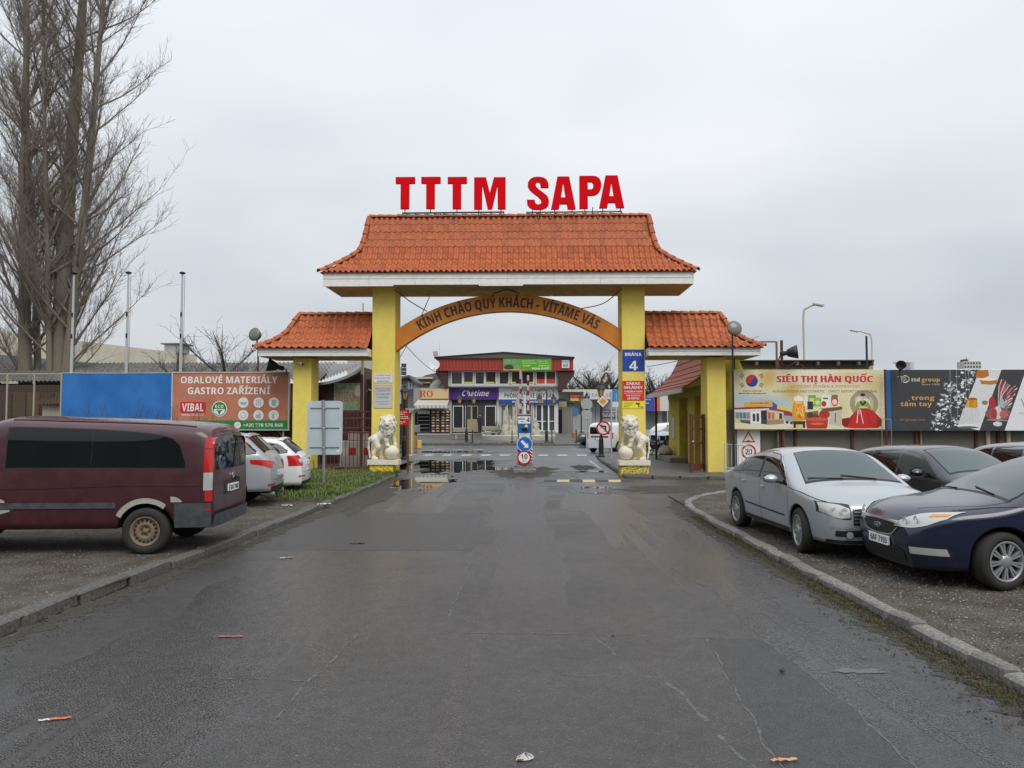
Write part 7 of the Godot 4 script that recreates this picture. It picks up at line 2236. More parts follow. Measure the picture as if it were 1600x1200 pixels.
func fences() -> void:
	# rusty sheet fence under the left boards
	var sheetm := textured("rust_sheet",Color(.028,.016,.011),Color(.085,.042,.026),1.3,.8,.02,.2,93,512,2.6)
	var f := thing("sheet_fence","rust brown sheet metal fence below the packaging billboard","fence",V(0,0,-29.3))
	for k in 10:
		var x := -17.8 + k * .93
		part("sheet",B.new().box(V(x + .46,1.2,rng.randf_range(-.012,.012)),V(.915,2.4,.02),.004),sheetm,f)
	for k in 6: part("post",B.new().box(V(-17.8 + k * 1.86,1.9,-.07),V(.07,3.7,.07),.006),M.rust,f)
	var bl := B.new()
	for q in [V(-9.42,.85,.06)]: bl.box(q,V(.12,.3,.06),.02)
	part("post",B.new().box(V(-9.35,1.5,.12),V(.06,3.0,.06),.006),plain(.33,.30,.24,.7),f)
	part("red_box",B.new().box(V(-9.4,1.05,.16),V(.2,.3,.08),.02),plain(.3,.02,.02,.6),f)
	# wire fence with slim posts at the picture's edge
	var w := thing("wire_fence","wire mesh fence with slim pale posts before the poplar trunk","fence",V(0,0,-29.0))
	for k in 6: part("post",B.new().box(V(-17.86 - k * 1.05,1.86,0),V(.05,3.72,.05),.006),plain(.36,.33,.26,.7),w)
	part("top_rail",B.new().box(V(-20.5,3.73,0),V(5.3,.04,.04),.006),plain(.36,.33,.26,.7),w)
	var mesh := B.new()
	for k in 54: mesh.bar(V(-17.86 - k * .1,.1,.0),V(-17.86 - k * .1,3.7,.0),.004,.004)
	for k in 18: mesh.bar(V(-23.2,.2 + k * .2,.005),V(-17.9,.2 + k * .2,.005),.004,.004)
	part("wire_mesh",mesh,plain(.12,.11,.1,.6,.4),w).set_meta("kind","stuff")
	# concrete panel fence on the right
	var conc := textured("pebble_concrete",Color(.13,.122,.098),Color(.25,.238,.195),.7,.95,.09,.45,94,512,2.0,.8,.5)
	var c := thing("concrete_fence","pebbled concrete panel fence with rusty steel posts below the billboards","fence",V(0,0,-28.95))
	var xs := [7.25,9.35,9.95,12.05,14.4,16.6,17.4,19.6,21.8,24.0]
	for k in xs.size() - 1:
		for r in 3: part("panel",B.new().box(V((xs[k] + xs[k + 1]) / 2,.42 + r * .78,rng.randf_range(-.01,.01)),V(xs[k + 1] - xs[k] - .07,.77,.07),.01),conc,c)
		part("post",B.new().box(V(xs[k],1.45,.06),V(.1,2.9,.12),.01),M.rust if k % 3 != 1 else plain(.2,.035,.025,.7),c)
		if k in [1,4]: part("pipe",B.new().box(V(xs[k] + .16,1.4,.1),V(.07,2.8,.07),.01),plain(.3,.25,.12,.7),c)
	for k in [17.0,17.75]: part("pipe",B.new().box(V(k,.9,.12),V(.14,1.7,.1),.02),plain(.42,.36,.24,.7),c)
	# steel frame standing up behind the golden billboard
	var fr := thing("lamp_frame","rusty angle-iron frame rising behind the golden billboard","frame",V(0,0,-28.7))
	var b := B.new()
	for x in [7.67,9.25]: b.bar(V(x,.0,0),V(x,4.88,0),.06,.06)
	b.bar(V(7.67,4.88,0),V(9.25,4.88,0),.05,.05)
	part("portal",b,plain(.14,.1,.085,.7),fr)
	part("upright",B.new().bar(V(9.42,0,.05),V(9.42,4.93,.05),.08,.08),M.rust,fr)
	part("brace",B.new().tube([V(9.42,3.84,.05),V(9.96,4.13,.05),V(10.41,3.80,.05)],.02,5),M.rust,fr)
	solo("angle_post","thin dark upright rising behind the bell lamp shade","post",B.new().bar(V(0,0,0),V(0,5.23,0),.06,.06),M.steel_dark,V(13.14,0,-30.0))
	# ladder-like bracket hanging between the two boards
	var l := thing("wall_bracket","small rusty ladder bracket below the joint of the two billboards","bracket",V(13.04,0,-28.3))
	part("pole",B.new().tube([V(0,.59,0),V(0,3.82,0)],.035,6),M.rust,l)
	for y in [1.04,2.00]: part("rung",B.new().box(V(0,y,.03),V(.36,.025,.02),.003),plain(.3,.27,.22,.6,.3),l)
	for s in [-1.0,1.0]: part("stile",B.new().box(V(s * .17,(1.04 + 2.00) / 2,.03),V(.02,1.0,.02),.003),plain(.3,.27,.22,.6,.3),l)

func boards() -> void:
	korean_board()
	chandelier_board()
	left_boards()
	fences()

func fbox(x0: float,x1: float,y0: float,y1: float,z0: float,z1: float,ch := .01) -> B:
	return B.new().span(V(x0,y0,z0),V(x1,y1,z1),ch)

func glazing(parent: Node3D,x0: float,x1: float,y0: float,y1: float,z: float,frame: Material,glass: Material,bars := 0,transom := .0) -> Node3D:  # a framed window facing +z
	var t := .07
	var b := B.new()
	b.span(V(x0,y0,z - .06),V(x0 + t,y1,z + .06)); b.span(V(x1 - t,y0,z - .06),V(x1,y1,z + .06))
	b.span(V(x0 + t,y0,z - .058),V(x1 - t,y0 + t,z + .058)); b.span(V(x0 + t,y1 - t,z - .058),V(x1 - t,y1,z + .058))
	for k in bars:
		var x := lerpf(x0,x1,(k + 1.0) / (bars + 1.0))
		b.span(V(x - .03,y0 + t,z - .055),V(x + .03,y1 - t,z + .055))
	if transom > .0: b.span(V(x0 + t,y0 + transom - .03,z - .054),V(x1 - t,y0 + transom + .03,z + .054))
	var w := part("window",b,frame,parent)
	part("pane",fbox(x0 + t,x1 - t,y0 + t,y1 - t,z - .02,z,.0),glass,w)
	return w

func corrugated(x0: float,x1: float,y0: float,y1: float,z: float,pitch := .2,depth := .04) -> B:  # upright ribbed sheet facing +z
	var r0 := PackedVector3Array()
	var r1 := PackedVector3Array()
	var n := int((x1 - x0) / pitch) * 4
	for k in n + 1:
		var x := lerpf(x0,x1,k / float(n))
		var d: float = [.0,depth,depth,.0][k % 4]
		r0.append(V(x,y0,z + d)); r1.append(V(x,y1,z + d))
	return B.new().grid([r0,r1],true)

func roof_waves(a: Vector3,b: Vector3,c: Vector3,d: Vector3,waves: int,amp := .035) -> B:  # corrugated roof sheet: a-b eave,d-c ridge
	var rows := []
	var n := waves * 4
	for k in n + 1:
		var t := k / float(n)
		var up := V(0,amp * sin(t * waves * TAU),0)
		var r := PackedVector3Array()
		for j in 7:
			var s := j / 6.0
			var p := a.lerp(b,t).lerp(d.lerp(c,t),s) + up + V(0,.02 * wob.get_noise_2d(t * 40.0,s * 5.0),0)
			r.append(p)
		rows.append(r)
	return B.new().grid(rows)

func tea_house() -> void:
	var z := -72.0
	var red := textured("red_sheet",Color(.26,.022,.016),Color(.36,.045,.03),1.5,.55,.03,.08,101,256)
	var pale := textured("pale_render",Color(.34,.33,.30),Color(.48,.47,.44),3.0,.85,.02,.06,102,256)
	var dim := plain(.035,.038,.04,.08)
	var t := thing("market_building","two storey market building with red roof fascia and purple tea shop sign","building",V(0,0,0))
	part("wall",fbox(-8.12,2.81,.3,7.89,-84,z),pale,t)
	# overhanging upper fascia,ribbed red sheet,with a dark underside and shallow gable
	part("fascia_sheet",corrugated(-8.47,4.15,6.46,7.61,-70.4,.3,.05),red,t)
	part("fascia_core",fbox(-8.47,4.15,6.46,7.61,-83,-70.46),red,t)
	var gx0: float = -8.63
	var gx1: float = 4.26
	var gm: float = -2.23
	part("roof",B.new().prism(PackedVector2Array([Vector2(gx0,7.60),Vector2(gx1,7.58),Vector2(gx1,7.63),Vector2(gm,8.11),Vector2(gx0,7.66)]),-84,-70.2),plain(.09,.085,.08,.8),t)
	part("gable_board",B.new().prism(PackedVector2Array([Vector2(gx0,7.66),Vector2(gm,8.11),Vector2(gx1,7.63),Vector2(gx1,7.70),Vector2(gm,8.18),Vector2(gx0,7.73)]),-70.35,-70.1),plain(.02,.02,.02,.7),t)
	part("bracket",B.new().prism(PackedVector2Array([Vector2(0,0),Vector2(1.5,0),Vector2(1.5,-.4),Vector2(.4,-1.9),Vector2(0,-1.9)]),-74,-70.6,Transform3D(Basis(),V(2.77,6.50,0))),plain(.06,.03,.025,.8),t)
	part("bracket",B.new().prism(PackedVector2Array([Vector2(0,0),Vector2(-1.1,0),Vector2(-1.1,-.3),Vector2(-.3,-1.6),Vector2(0,-1.6)]),-74,-70.6,Transform3D(Basis(),V(-7.41,6.50,0))),plain(.05,.03,.025,.8),t)
	for q in [[706,724],[725,741],[743,758],[759,776],[780,796],[799,814],[815,834],[837,852],[852,868]]:
		var x0: float = (q[0] - 825) * .06 + 1.51
		var x1: float = (q[1] - 825) * .06 + 1.51
		glazing(t,x0 - 1.51,x1 - 1.51,5.20,6.44,-70.98,M.white,dim if q[0] % 2 else plain(.05,.055,.05,.1),0)
	part("upper_wall",fbox(-7.42,2.77,5.02,6.51,z,-71.05),plain(.6,.6,.57,.8),t)
	part("sill_band",fbox(-7.30,2.77,5.02,5.18,-71.2,-70.9),plain(.5,.5,.47),t)
	for k in 4: part("window_strip",fbox(-5.89 + k * 2.0,-5.89 + k * 2.0 + .75,5.30,5.45,-70.935,-70.93,.0),plain(.5,.56,.12),t)
	part("window_poster",fbox(.77,2.45,5.27,5.72,-70.935,-70.925,.0),plain(.55,.06,.03),t)
	# ground floor openings
	part("shop_recess",fbox(-7.28,-2.95,.68,3.80,z + .005,z + .03,.0),plain(.05,.05,.05,.6),t)
	glazing(t,-7.04,-6.07,.80,3.26,z + .12,M.white,dim)
	glazing(t,-5.89,-5.29,.80,3.26,z + .1,plain(.4,.38,.33),plain(.09,.08,.05,.1))
	glazing(t,-5.29,-4.69,.80,3.26,z + .1,plain(.3,.28,.22),plain(.045,.04,.03,.1))
	part("counter",fbox(-5.71,-4.69,.80,2.00,z + .17,z + .3),plain(.33,.28,.16),t)
	glazing(t,-4.03,-3.01,.80,3.26,z + .12,M.white,dim)
	part("door_pier",fbox(-2.95,-2.65,.68,5.12,z,z + .2),plain(.55,.55,.53),t)
	part("door_pier",fbox(-7.40,-7.16,.68,3.80,z,z + .2),plain(.5,.47,.47),t)
	for q in [[782,802,.25],[804,834,.3]]:
		glazing(t,(q[0] - 825) * .06,(q[1] - 825) * .06,.98,3.38,z + .12,M.white,plain(.16,.17,.15,.12),1,.0)
	for q in [837,847,857]:
		glazing(t,(q - 825) * .06,(q + 10 - 825) * .06,.86,3.38,z + .13,M.white,plain(.06,.075,.09,.08),0,.95)
	part("door_pier",fbox(2.51,2.81,.68,3.44,z,z + .22),plain(.6,.6,.58),t)
	part("step",fbox(-7.18,-2.91,.4,.70,-72,-71),plain(.28,.27,.25,.9),t)
	part("step",fbox(-2.79,2.77,.4,.79,-72,-71.2),plain(.3,.3,.28,.9),t)
	# signs
	var s := plate("purple tea shop sign reading Chatime over the glass doors","sign",4.6,1.1,V(-5.11,4.38,-71.55),plain(.075,.02,.22,.45),"shop_sign",.03)
	letters_part(s,"lettering","Chatime",bold,.52,2.5,V(.15,-.22,0),Basis(V(1,0,0),V(.28,1,0),V(0,0,1)),M.white)
	part("top_cap",fbox(-2.3,2.3,.56,.78,-.1,.02),plain(.62,.6,.62),s)
	s = plate("white travel agency sign with blue web address band over the shop windows","sign",5.55,1.65,V(.05,4.26,-71.55),plain(.7,.7,.7,.5),"shop_sign",.03)
	part("web_band",fbox(-2.77,2.77,-.82,-.42,.001,.006,.0),plain(.02,.07,.3,.45),s)
	part("lettering",letters(B.new(),"PHÒNG BÁN VÉ MÁY BAY",bold,.42,4.6,V(.05,-.26,0)),plain(.02,.03,.09,.5),s)
	letters_part(s,"lettering","Asia Travel Agency",serif,.25,3.4,V(.1,.36,0),Basis(),plain(.4,.03,.05,.5))
	letters_part(s,"lettering","www.asiaspecial.cz",bold,.2,2.9,V(-.1,-.71,.006),Basis(),M.white)
	s = plate("green car service banner hung on the red roof fascia","sign",4.42,1.12,V(-.07,7.01,-70.25),plain(.10,.34,.03,.45),"shop_banner",.01)
	part("orange_swoosh",B.new().prism(PackedVector2Array([Vector2(-2.2,-.55),Vector2(.3,-.55),Vector2(-1.0,-.42),Vector2(-2.2,-.3)]),.0,.004),plain(.7,.3,.04),s)
	part("car_print",B.new().prism(PackedVector2Array([Vector2(-2.15,-.4),Vector2(-2.1,-.15),Vector2(-1.85,-.02),Vector2(-1.5,.0),Vector2(-1.3,-.12),Vector2(-1.28,-.42),Vector2(-1.7,-.48)]),.0,.006),plain(.03,.04,.05),s)
	for q in [[-1.8,.28,.22],[-1.2,.3,.2],[-.9,-.25,.2]]: part("wheel_print",ring(B.new(),V(q[0],q[1],.001),.07,q[2],.004,Basis(),16),plain(.25,.27,.28),s)
	letters_part(s,"lettering","MINH DUYỆT".replace("Ệ","Ê"),bold,.16,1.6,V(1.25,-.45,0),Basis(),M.white)
	part("small_print",small_print(B.new(),[[.1,.32,1.1],[.2,.12,1.3],[1.4,.3,.9],[1.5,.1,.9]],.09),plain(.55,.62,.3),s)
	part("yellow_print",small_print(B.new(),[[-.05,-.12,.7],[1.55,-.12,1.1]],.12),plain(.7,.6,.05),s)
	s = plate("white house number 64 plate on the red fascia end","sign",.7,.72,V(3.44,7.04,-70.25),plain(.6,.62,.64,.5),"house_number",.05)
	letters_part(s,"numeral","64",bold,.3,.44,V(0,-.26,0),Basis(),plain(.08,.09,.1))
	part("blue_band",fbox(-.32,.32,.14,.32,.001,.005,.0),plain(.25,.4,.5),s)
	# satellite dish at the fascia corner
	var d := thing("satellite_dish","round white satellite dish at the red fascia corner","dish",V(-8.54,6.91,-69.9))
	part("reflector",B.new().lathe([Vector2(0,0),Vector2(.25,.03),Vector2(.48,.11),Vector2(.5,.13),Vector2(.48,.13),Vector2(0,.03)],24,aim(V(-.1,.35,1),Vector3.ZERO),true),plain(.6,.6,.58,.5),d)
	part("arm",B.new().tube([V(0,-.45,.05),V(0,-.2,.5)],.02,5),M.steel_galv,d)
	part("mount",B.new().tube([V(0,0,0),V(.12,-.3,-.2),V(.2,-.4,-.5)],.03,6),M.steel_galv,d)
	# small red and white box with aerial on the roof edge
	var a := thing("roof_mast","thin roof mast with a red and white box at the building's corner","mast",V(-8.66,7.73,-71.5))
	part("box",B.new().box(V(0,.4,0),V(.42,.42,.3),.01),plain(.55,.3,.28),a)
	part("mast",B.new().tube([V(.35,-.1,0),V(.38,1.4,0)],.015,5),M.steel_galv,a)
	part("post",B.new().tube([V(0,-.1,0),V(0,.25,0)],.03,5),M.steel_galv,a)

func forecourt() -> void:
	# pavement rising to the shops
	var rows := [PackedVector3Array([V(-22,.1,-58.75),V(4.9,.1,-58.75)]),PackedVector3Array([V(-22,.45,-66),V(5.2,.45,-66)]),PackedVector3Array([V(-22,.66,-72.2),V(5.4,.66,-72.2)])]
	structure("pavement",B.new().grid(rows,true),M.paving)
	structure("pavement",B.new().grid([PackedVector3Array([V(5.4,.02,-58.7),V(9.0,.02,-58.7)]),PackedVector3Array([V(5.2,.7,-76),V(9.0,.7,-76)])],true),M.paving)
	scatter_in("grass","thin grass strip along the far kerb",tuft(9,.14,.1),M.grass_blade,900,func(): return V(-9.5 + 11.5 * rng.randf(),.1,-58.95 - .5 * rng.randf()),.5,1.1)
	# round basin with a miniature rock mountain
	var t := thing("rock_garden","pale miniature rock mountain in a low round basin before the travel agency","rockery",V(-.82,.36,-65))
	var whit := textured("basin_white",Color(.24,.23,.20),Color(.60,.58,.53),.8,.9,.03,.1,104,256,2.6)
	part("basin",B.new().lathe([Vector2(3.1,-.35),Vector2(3.12,.28),Vector2(3.05,.34),Vector2(2.85,.34),Vector2(2.8,.1),Vector2(0,.1)],40),whit,t)
	var spire := textured("spire_rock",Color(.28,.26,.2),Color(.70,.67,.57),.35,.95,.05,.2,105,256,2.4)
	for q in [[-1.05,.3,2.6,.34],[-.85,-.1,1.9,.3],[-.35,.2,2.5,.36],[-.1,-.2,3.3,.34],[.12,.25,2.2,.3],[-.6,.35,1.5,.36],[1.35,.1,1.6,.3],[1.6,-.2,1.2,.26],[.05,.0,4.1,.27]]:
		var r0 := []
		var pts := []
		var rad := []
		for k in 12:
			var h: float = q[2] * k / 11.0
			pts.append(V(q[0] + .06 * sin(k * 1.3 + q[0] * 5.0),.1 + h,q[1] + .05 * cos(k * 1.9)))
			rad.append(q[3] * (1.0 - .75 * pow(k / 11.0,1.6)) * rng.randf_range(.75,1.25))
		var b := B.new().tube(pts,rad,9)
		for k in b.v.size(): b.v[k] += b.n[k] * (.09 * wob.get_noise_3d(b.v[k].x * 9.0,b.v[k].y * 3.0,b.v[k].z * 9.0))
		part("spire",b,spire,t)
	for k in 10: part("fringe",B.new().tube([V(-1.2 + .26 * k,2.4 + .5 * sin(k * 2.2),.42),V(-1.22 + .26 * k,1.2,.5),V(-1.2 + .26 * k,.3 + .2 * (k % 3),.45)],[.05,.07,.02],5),spire,t)
	var sh := thing("shrub","dark leafless shrub beside the rock mountain","shrub",V(-2.78,.45,-66.5))
	part("twigs",twigs(90,1.3,1.5,31),plain(.03,.03,.022,.9),sh)
	# bench,bollards,lantern posts
	var bench := thing("stone_bench","weathered stone bench before the tea shop","bench",V(-5.46,.33,-63.5),.35)
	var bm := textured("bench_stone",Color(.22,.21,.17),Color(.42,.40,.33),.6,.9,.03,.12,106,256)
	part("seat",B.new().box(V(0,.45,0),V(1.5,.1,.45),.02),bm,bench)
	for s in [-1.0,1.0]: part("leg",B.new().box(V(s * .55,.2,0),V(.2,.42,.4),.03),bm,bench)
	part("backrest",B.new().box(V(0,.78,-.2),V(1.5,.36,.1),.02,Basis(Vector3.RIGHT,.15)),bm,bench)
	var b2 := twin(bench,V(-3.23,.43,-65.5),-.1,"stone bench beside the dark shrub at the tea shop")
	var i := 0
	for q in [738,800,862,900]:
		var bo := thing("bollard","black street bollard %s" % ["beside the stone bench","in front of the rock basin","beside the lantern at the basin's end","before the concrete block"][i],"bollard",V((q - 825) * 60.0 / 1200.0 + .0,.15,-60.0),.0,"thin black bollards")
		part("stem",B.new().lathe([Vector2(.16,0),Vector2(.15,.05),Vector2(.06,.09),Vector2(.045,.2),Vector2(.04,.95),Vector2(.055,1.0),Vector2(.0,1.06)],10),M.steel_dark,bo)
		i += 1
	lantern_post(V(-4.85,.16,-60.5),4.25,2,"double lantern post before the purple tea shop sign")
	lantern_post(V(1.45,.16,-60.5),4.25,2,"double lantern post before the travel agency sign")
	lantern_post(V(4.00,.03,-58.0),4.1,1,"first of two small lantern posts behind the white van")
	lantern_post(V(4.12,.02,-54.0),4.0,1,"second of two small lantern posts behind the white van")
	lantern_post(V(-5.89,.09,-36.5),3.75,1,"lantern post behind the red notice beside the gate pillar")

func twigs(count: int,spread: float,h: float,sd: int) -> B:
	var r := RandomNumberGenerator.new()
	r.seed = sd
	var b := B.new()
	for k in count:
		var a := r.randf() * TAU
		var d := r.randf() * spread * .5
		var p0 := V(cos(a) * d * .5,0,sin(a) * d * .5)
		var p2 := V(cos(a) * d * 1.3 + r.randf_range(-.2,.2),h * r.randf_range(.5,1.0),sin(a) * d * 1.3)
		var p1 := p0.lerp(p2,.5) + V(r.randf_range(-.1,.1),.1,0)
		b.tube([p0,p1,p2],[.014,.01,.004],3,false)
	return b

func left_shops() -> void:
	var z := -71.0
	var t := thing("market_stall","low shop with peach sign and white scalloped awning beside the tea shop","shop",V(0,0,0))
	part("wall",fbox(-10.98,-7.35,.5,4.90,-80,z),plain(.3,.28,.25,.85),t)
	var sg := part("sign_board",fbox(-9.94,-7.36,3.89,4.80,z,-70.8),plain(.62,.43,.22,.6),t)
	letters_part(sg,"lettering","RO",serif,.62,1.2,V(-9.41,4.03,-70.798),Basis(),plain(.42,.05,.03,.6))
	# awning with a scalloped valance
	var aw := part("awning",B.new().grid([PackedVector3Array([V(-10.36,3.27,-69.4),V(-7.31,3.27,-69.4)]),PackedVector3Array([V(-10.24,3.80,-70.95),V(-7.31,3.80,-70.95)])],true),plain(.42,.41,.37,.9),t)
	for k in 17:
		var x: float = -10.27 + k * .183
		part("valance",B.new().prism(PackedVector2Array([Vector2(.004,0),Vector2(.179,0),Vector2(.175,-.22),Vector2(.13,-.29),Vector2(.05,-.29),Vector2(.008,-.22)]),-.01,.01,Transform3D(Basis(),V(x,3.27,-69.38))),plain(.62,.61,.55,.9) if k % 2 else plain(.4,.39,.34,.9),aw)
	part("doorway",fbox(-10.68,-10.27,.6,3.12,z,z + .04,.0),plain(.02,.02,.02,.9),t)
	part("step",fbox(-10.09,-7.06,.3,.69,-71,-69.6),plain(.34,.33,.3,.9),t)
	var fr := thing("drinks_fridge","tall black glass fronted drinks fridge under the awning","fridge",V(-9.58,.69,-70.4))
	part("cabinet",B.new().box(V(0,1.08,-.3),V(1.16,2.16,.6),.02),plain(.04,.04,.042,.4),fr)
	part("header",B.new().box(V(0,1.95,.01),V(1.1,.3,.03),.005),plain(.4,.4,.38,.5),fr)
	part("door_glass",B.new().box(V(0,1.0,.005),V(1.02,1.5,.02)),M.glass_dark,fr)
	for k in 4: part("shelf",B.new().box(V(0,.5 + k * .34,.02),V(.98,.03,.02)),plain(.35,.36,.36),fr)
	for q in [[680,"first rack of boxed goods next to the drinks fridge"],[695,"second rack of boxed goods at the purple shop's corner"]]:
		var r := thing("goods_rack",q[1],"rack",V((q[0] - 825) * 70.3 / 1200.0,.69,-70.4),.0,"racks of boxed goods")
		part("frame",B.new().box(V(0,1.05,-.2),V(.86,2.1,.35),.01),plain(.03,.028,.025,.6),r)
		for j in 8:
			part("shelf",B.new().box(V(0,.14 + j * .25,.0),V(.82,.025,.12)),plain(.3,.2,.08) if j == 4 else plain(.12,.11,.1),r)
			for k in 2:
				var col: Array = [[.5,.48,.42],[.45,.3,.18],[.4,.08,.1],[.5,.36,.1],[.6,.58,.55]][(j * 2 + k + q[0]) % 5]
				part("package",B.new().lathe([Vector2(0,0),Vector2(.15,.0),Vector2(.16,.07),Vector2(.1,.13),Vector2(0,.14)],8,Transform3D(Basis(),V(-.2 + k * .4,.155 + j * .25,.02))),plain(col[0],col[1],col[2],.6),r)
	# grey gabled stall and clutter behind the pillar
	var g := thing("market_stall","grey timber stall with gabled roof and dark banner behind the gate pillar","shop",V(0,0,0))
	part("wall",fbox(-10.35,-8.60,.1,4.98,-57.5,-55),plain(.16,.165,.16,.8),g)
	part("opening",fbox(-9.80,-8.64,.2,3.60,-55.0,-54.95,.0),plain(.03,.03,.032,.9),g)
	part("roof",B.new().prism(PackedVector2Array([Vector2(-10.54,4.80),Vector2(-8.51,5.16),Vector2(-7.95,4.61),Vector2(-8.00,4.48),Vector2(-8.55,5.00),Vector2(-10.54,4.61)]),-58,-54.6),plain(.1,.1,.1,.8),g)
	part("banner",fbox(-9.09,-8.74,5.16,5.99,-54.9,-54.8,.0),plain(.04,.045,.05,.6),g)
	part("banner_text",small_print(B.new(),[[-8.89,5.70,.25],[-8.89,5.43,.25]],.1,V(0,0,-54.79)),plain(.5,.5,.5),g)
	part("purple_sign",fbox(-8.81,-8.31,3.69,4.10,-54.95,-54.85),plain(.06,.06,.16,.5),g)
	for k in 3: part("pane",fbox(-8.63 + k * .2,-8.63 + k * .2 + .15,4.15,4.70,-54.95,-54.9,.0),plain(.3,.33,.35,.2),g)
	var y := thing("kiosk","small yellow kiosk with sloping metal roof behind the red notice","kiosk",V(0,0,0))
	part("wall",fbox(-6.95,-6.69,.0,2.48,-45.2,-44),plain(.42,.33,.05,.8),y)
	part("roof",B.new().prism(PackedVector2Array([Vector2(-7.03,2.62),Vector2(-6.44,2.64),Vector2(-6.44,2.59),Vector2(-6.77,2.33),Vector2(-7.03,2.33)]),-45.6,-43.6),plain(.36,.36,.34,.6),y)
	part("corner_post",fbox(-6.70,-6.62,.0,2.51,-44.0,-43.85),plain(.55,.55,.53),y)
	var bin := thing("goods_box","orange and yellow goods boxes beside the yellow kiosk","box",V(-7.69,0,-52),.1)
	part("orange_box",B.new().box(V(0,.45,0),V(.3,.8,.4),.02),plain(.45,.12,.03,.6),bin)
	part("yellow_box",B.new().box(V(.33,.3,.05),V(.28,.55,.4),.02),plain(.55,.5,.12,.6),bin)
	part("canopy",B.new().box(V(.1,1.35,0),V(.5,.5,.5),.02),plain(.2,.22,.22,.5),bin)
	part("canopy_leg",B.new().tube([V(.1,.0,-.22),V(.1,1.2,-.2)],.03,6),M.steel_dark,bin)
	# roofs stepping up behind
	var rf := thing("market_roofs","grey stepped market roofs seen behind the peach sign","roof",V(0,0,0))
	part("roof",B.new().prism(PackedVector2Array([Vector2(-13.15,6.11),Vector2(-11.37,6.89),Vector2(-8.88,7.46),Vector2(-8.88,5.40),Vector2(-13.15,5.40)]),-95,-85),plain(.12,.1,.1,.8),rf)
	part("roof_band",fbox(-12.55,-10.56,6.45,6.67,-85,-84.7),plain(.45,.42,.4),rf)
	part("roof_band",fbox(-12.05,-10.84,5.96,6.10,-85,-84.7),plain(.3,.26,.12),rf)
	var ac := thing("air_conditioner","white air conditioning unit on the low shop roof","air conditioner",V(-7.94,4.94,-72.5))
	part("case",B.new().box(V(0,.35,0),V(.8,.7,.4),.02),plain(.5,.5,.48,.5),ac)
	part("fan_grille",ring(B.new(),V(-.1,.35,.2),.1,.26,.01,Basis(),16),plain(.12,.12,.12),ac)
	var ac2 := thing("tarp_heap","heap of pale tarpaulin on the low shop roof","tarpaulin",V(-8.54,4.95,-73))
	part("cloth",B.new().lathe([Vector2(.9,0),Vector2(.8,.3),Vector2(.5,.6),Vector2(.2,.8),Vector2(0,.82)],9),plain(.33,.33,.31,.8),ac2)

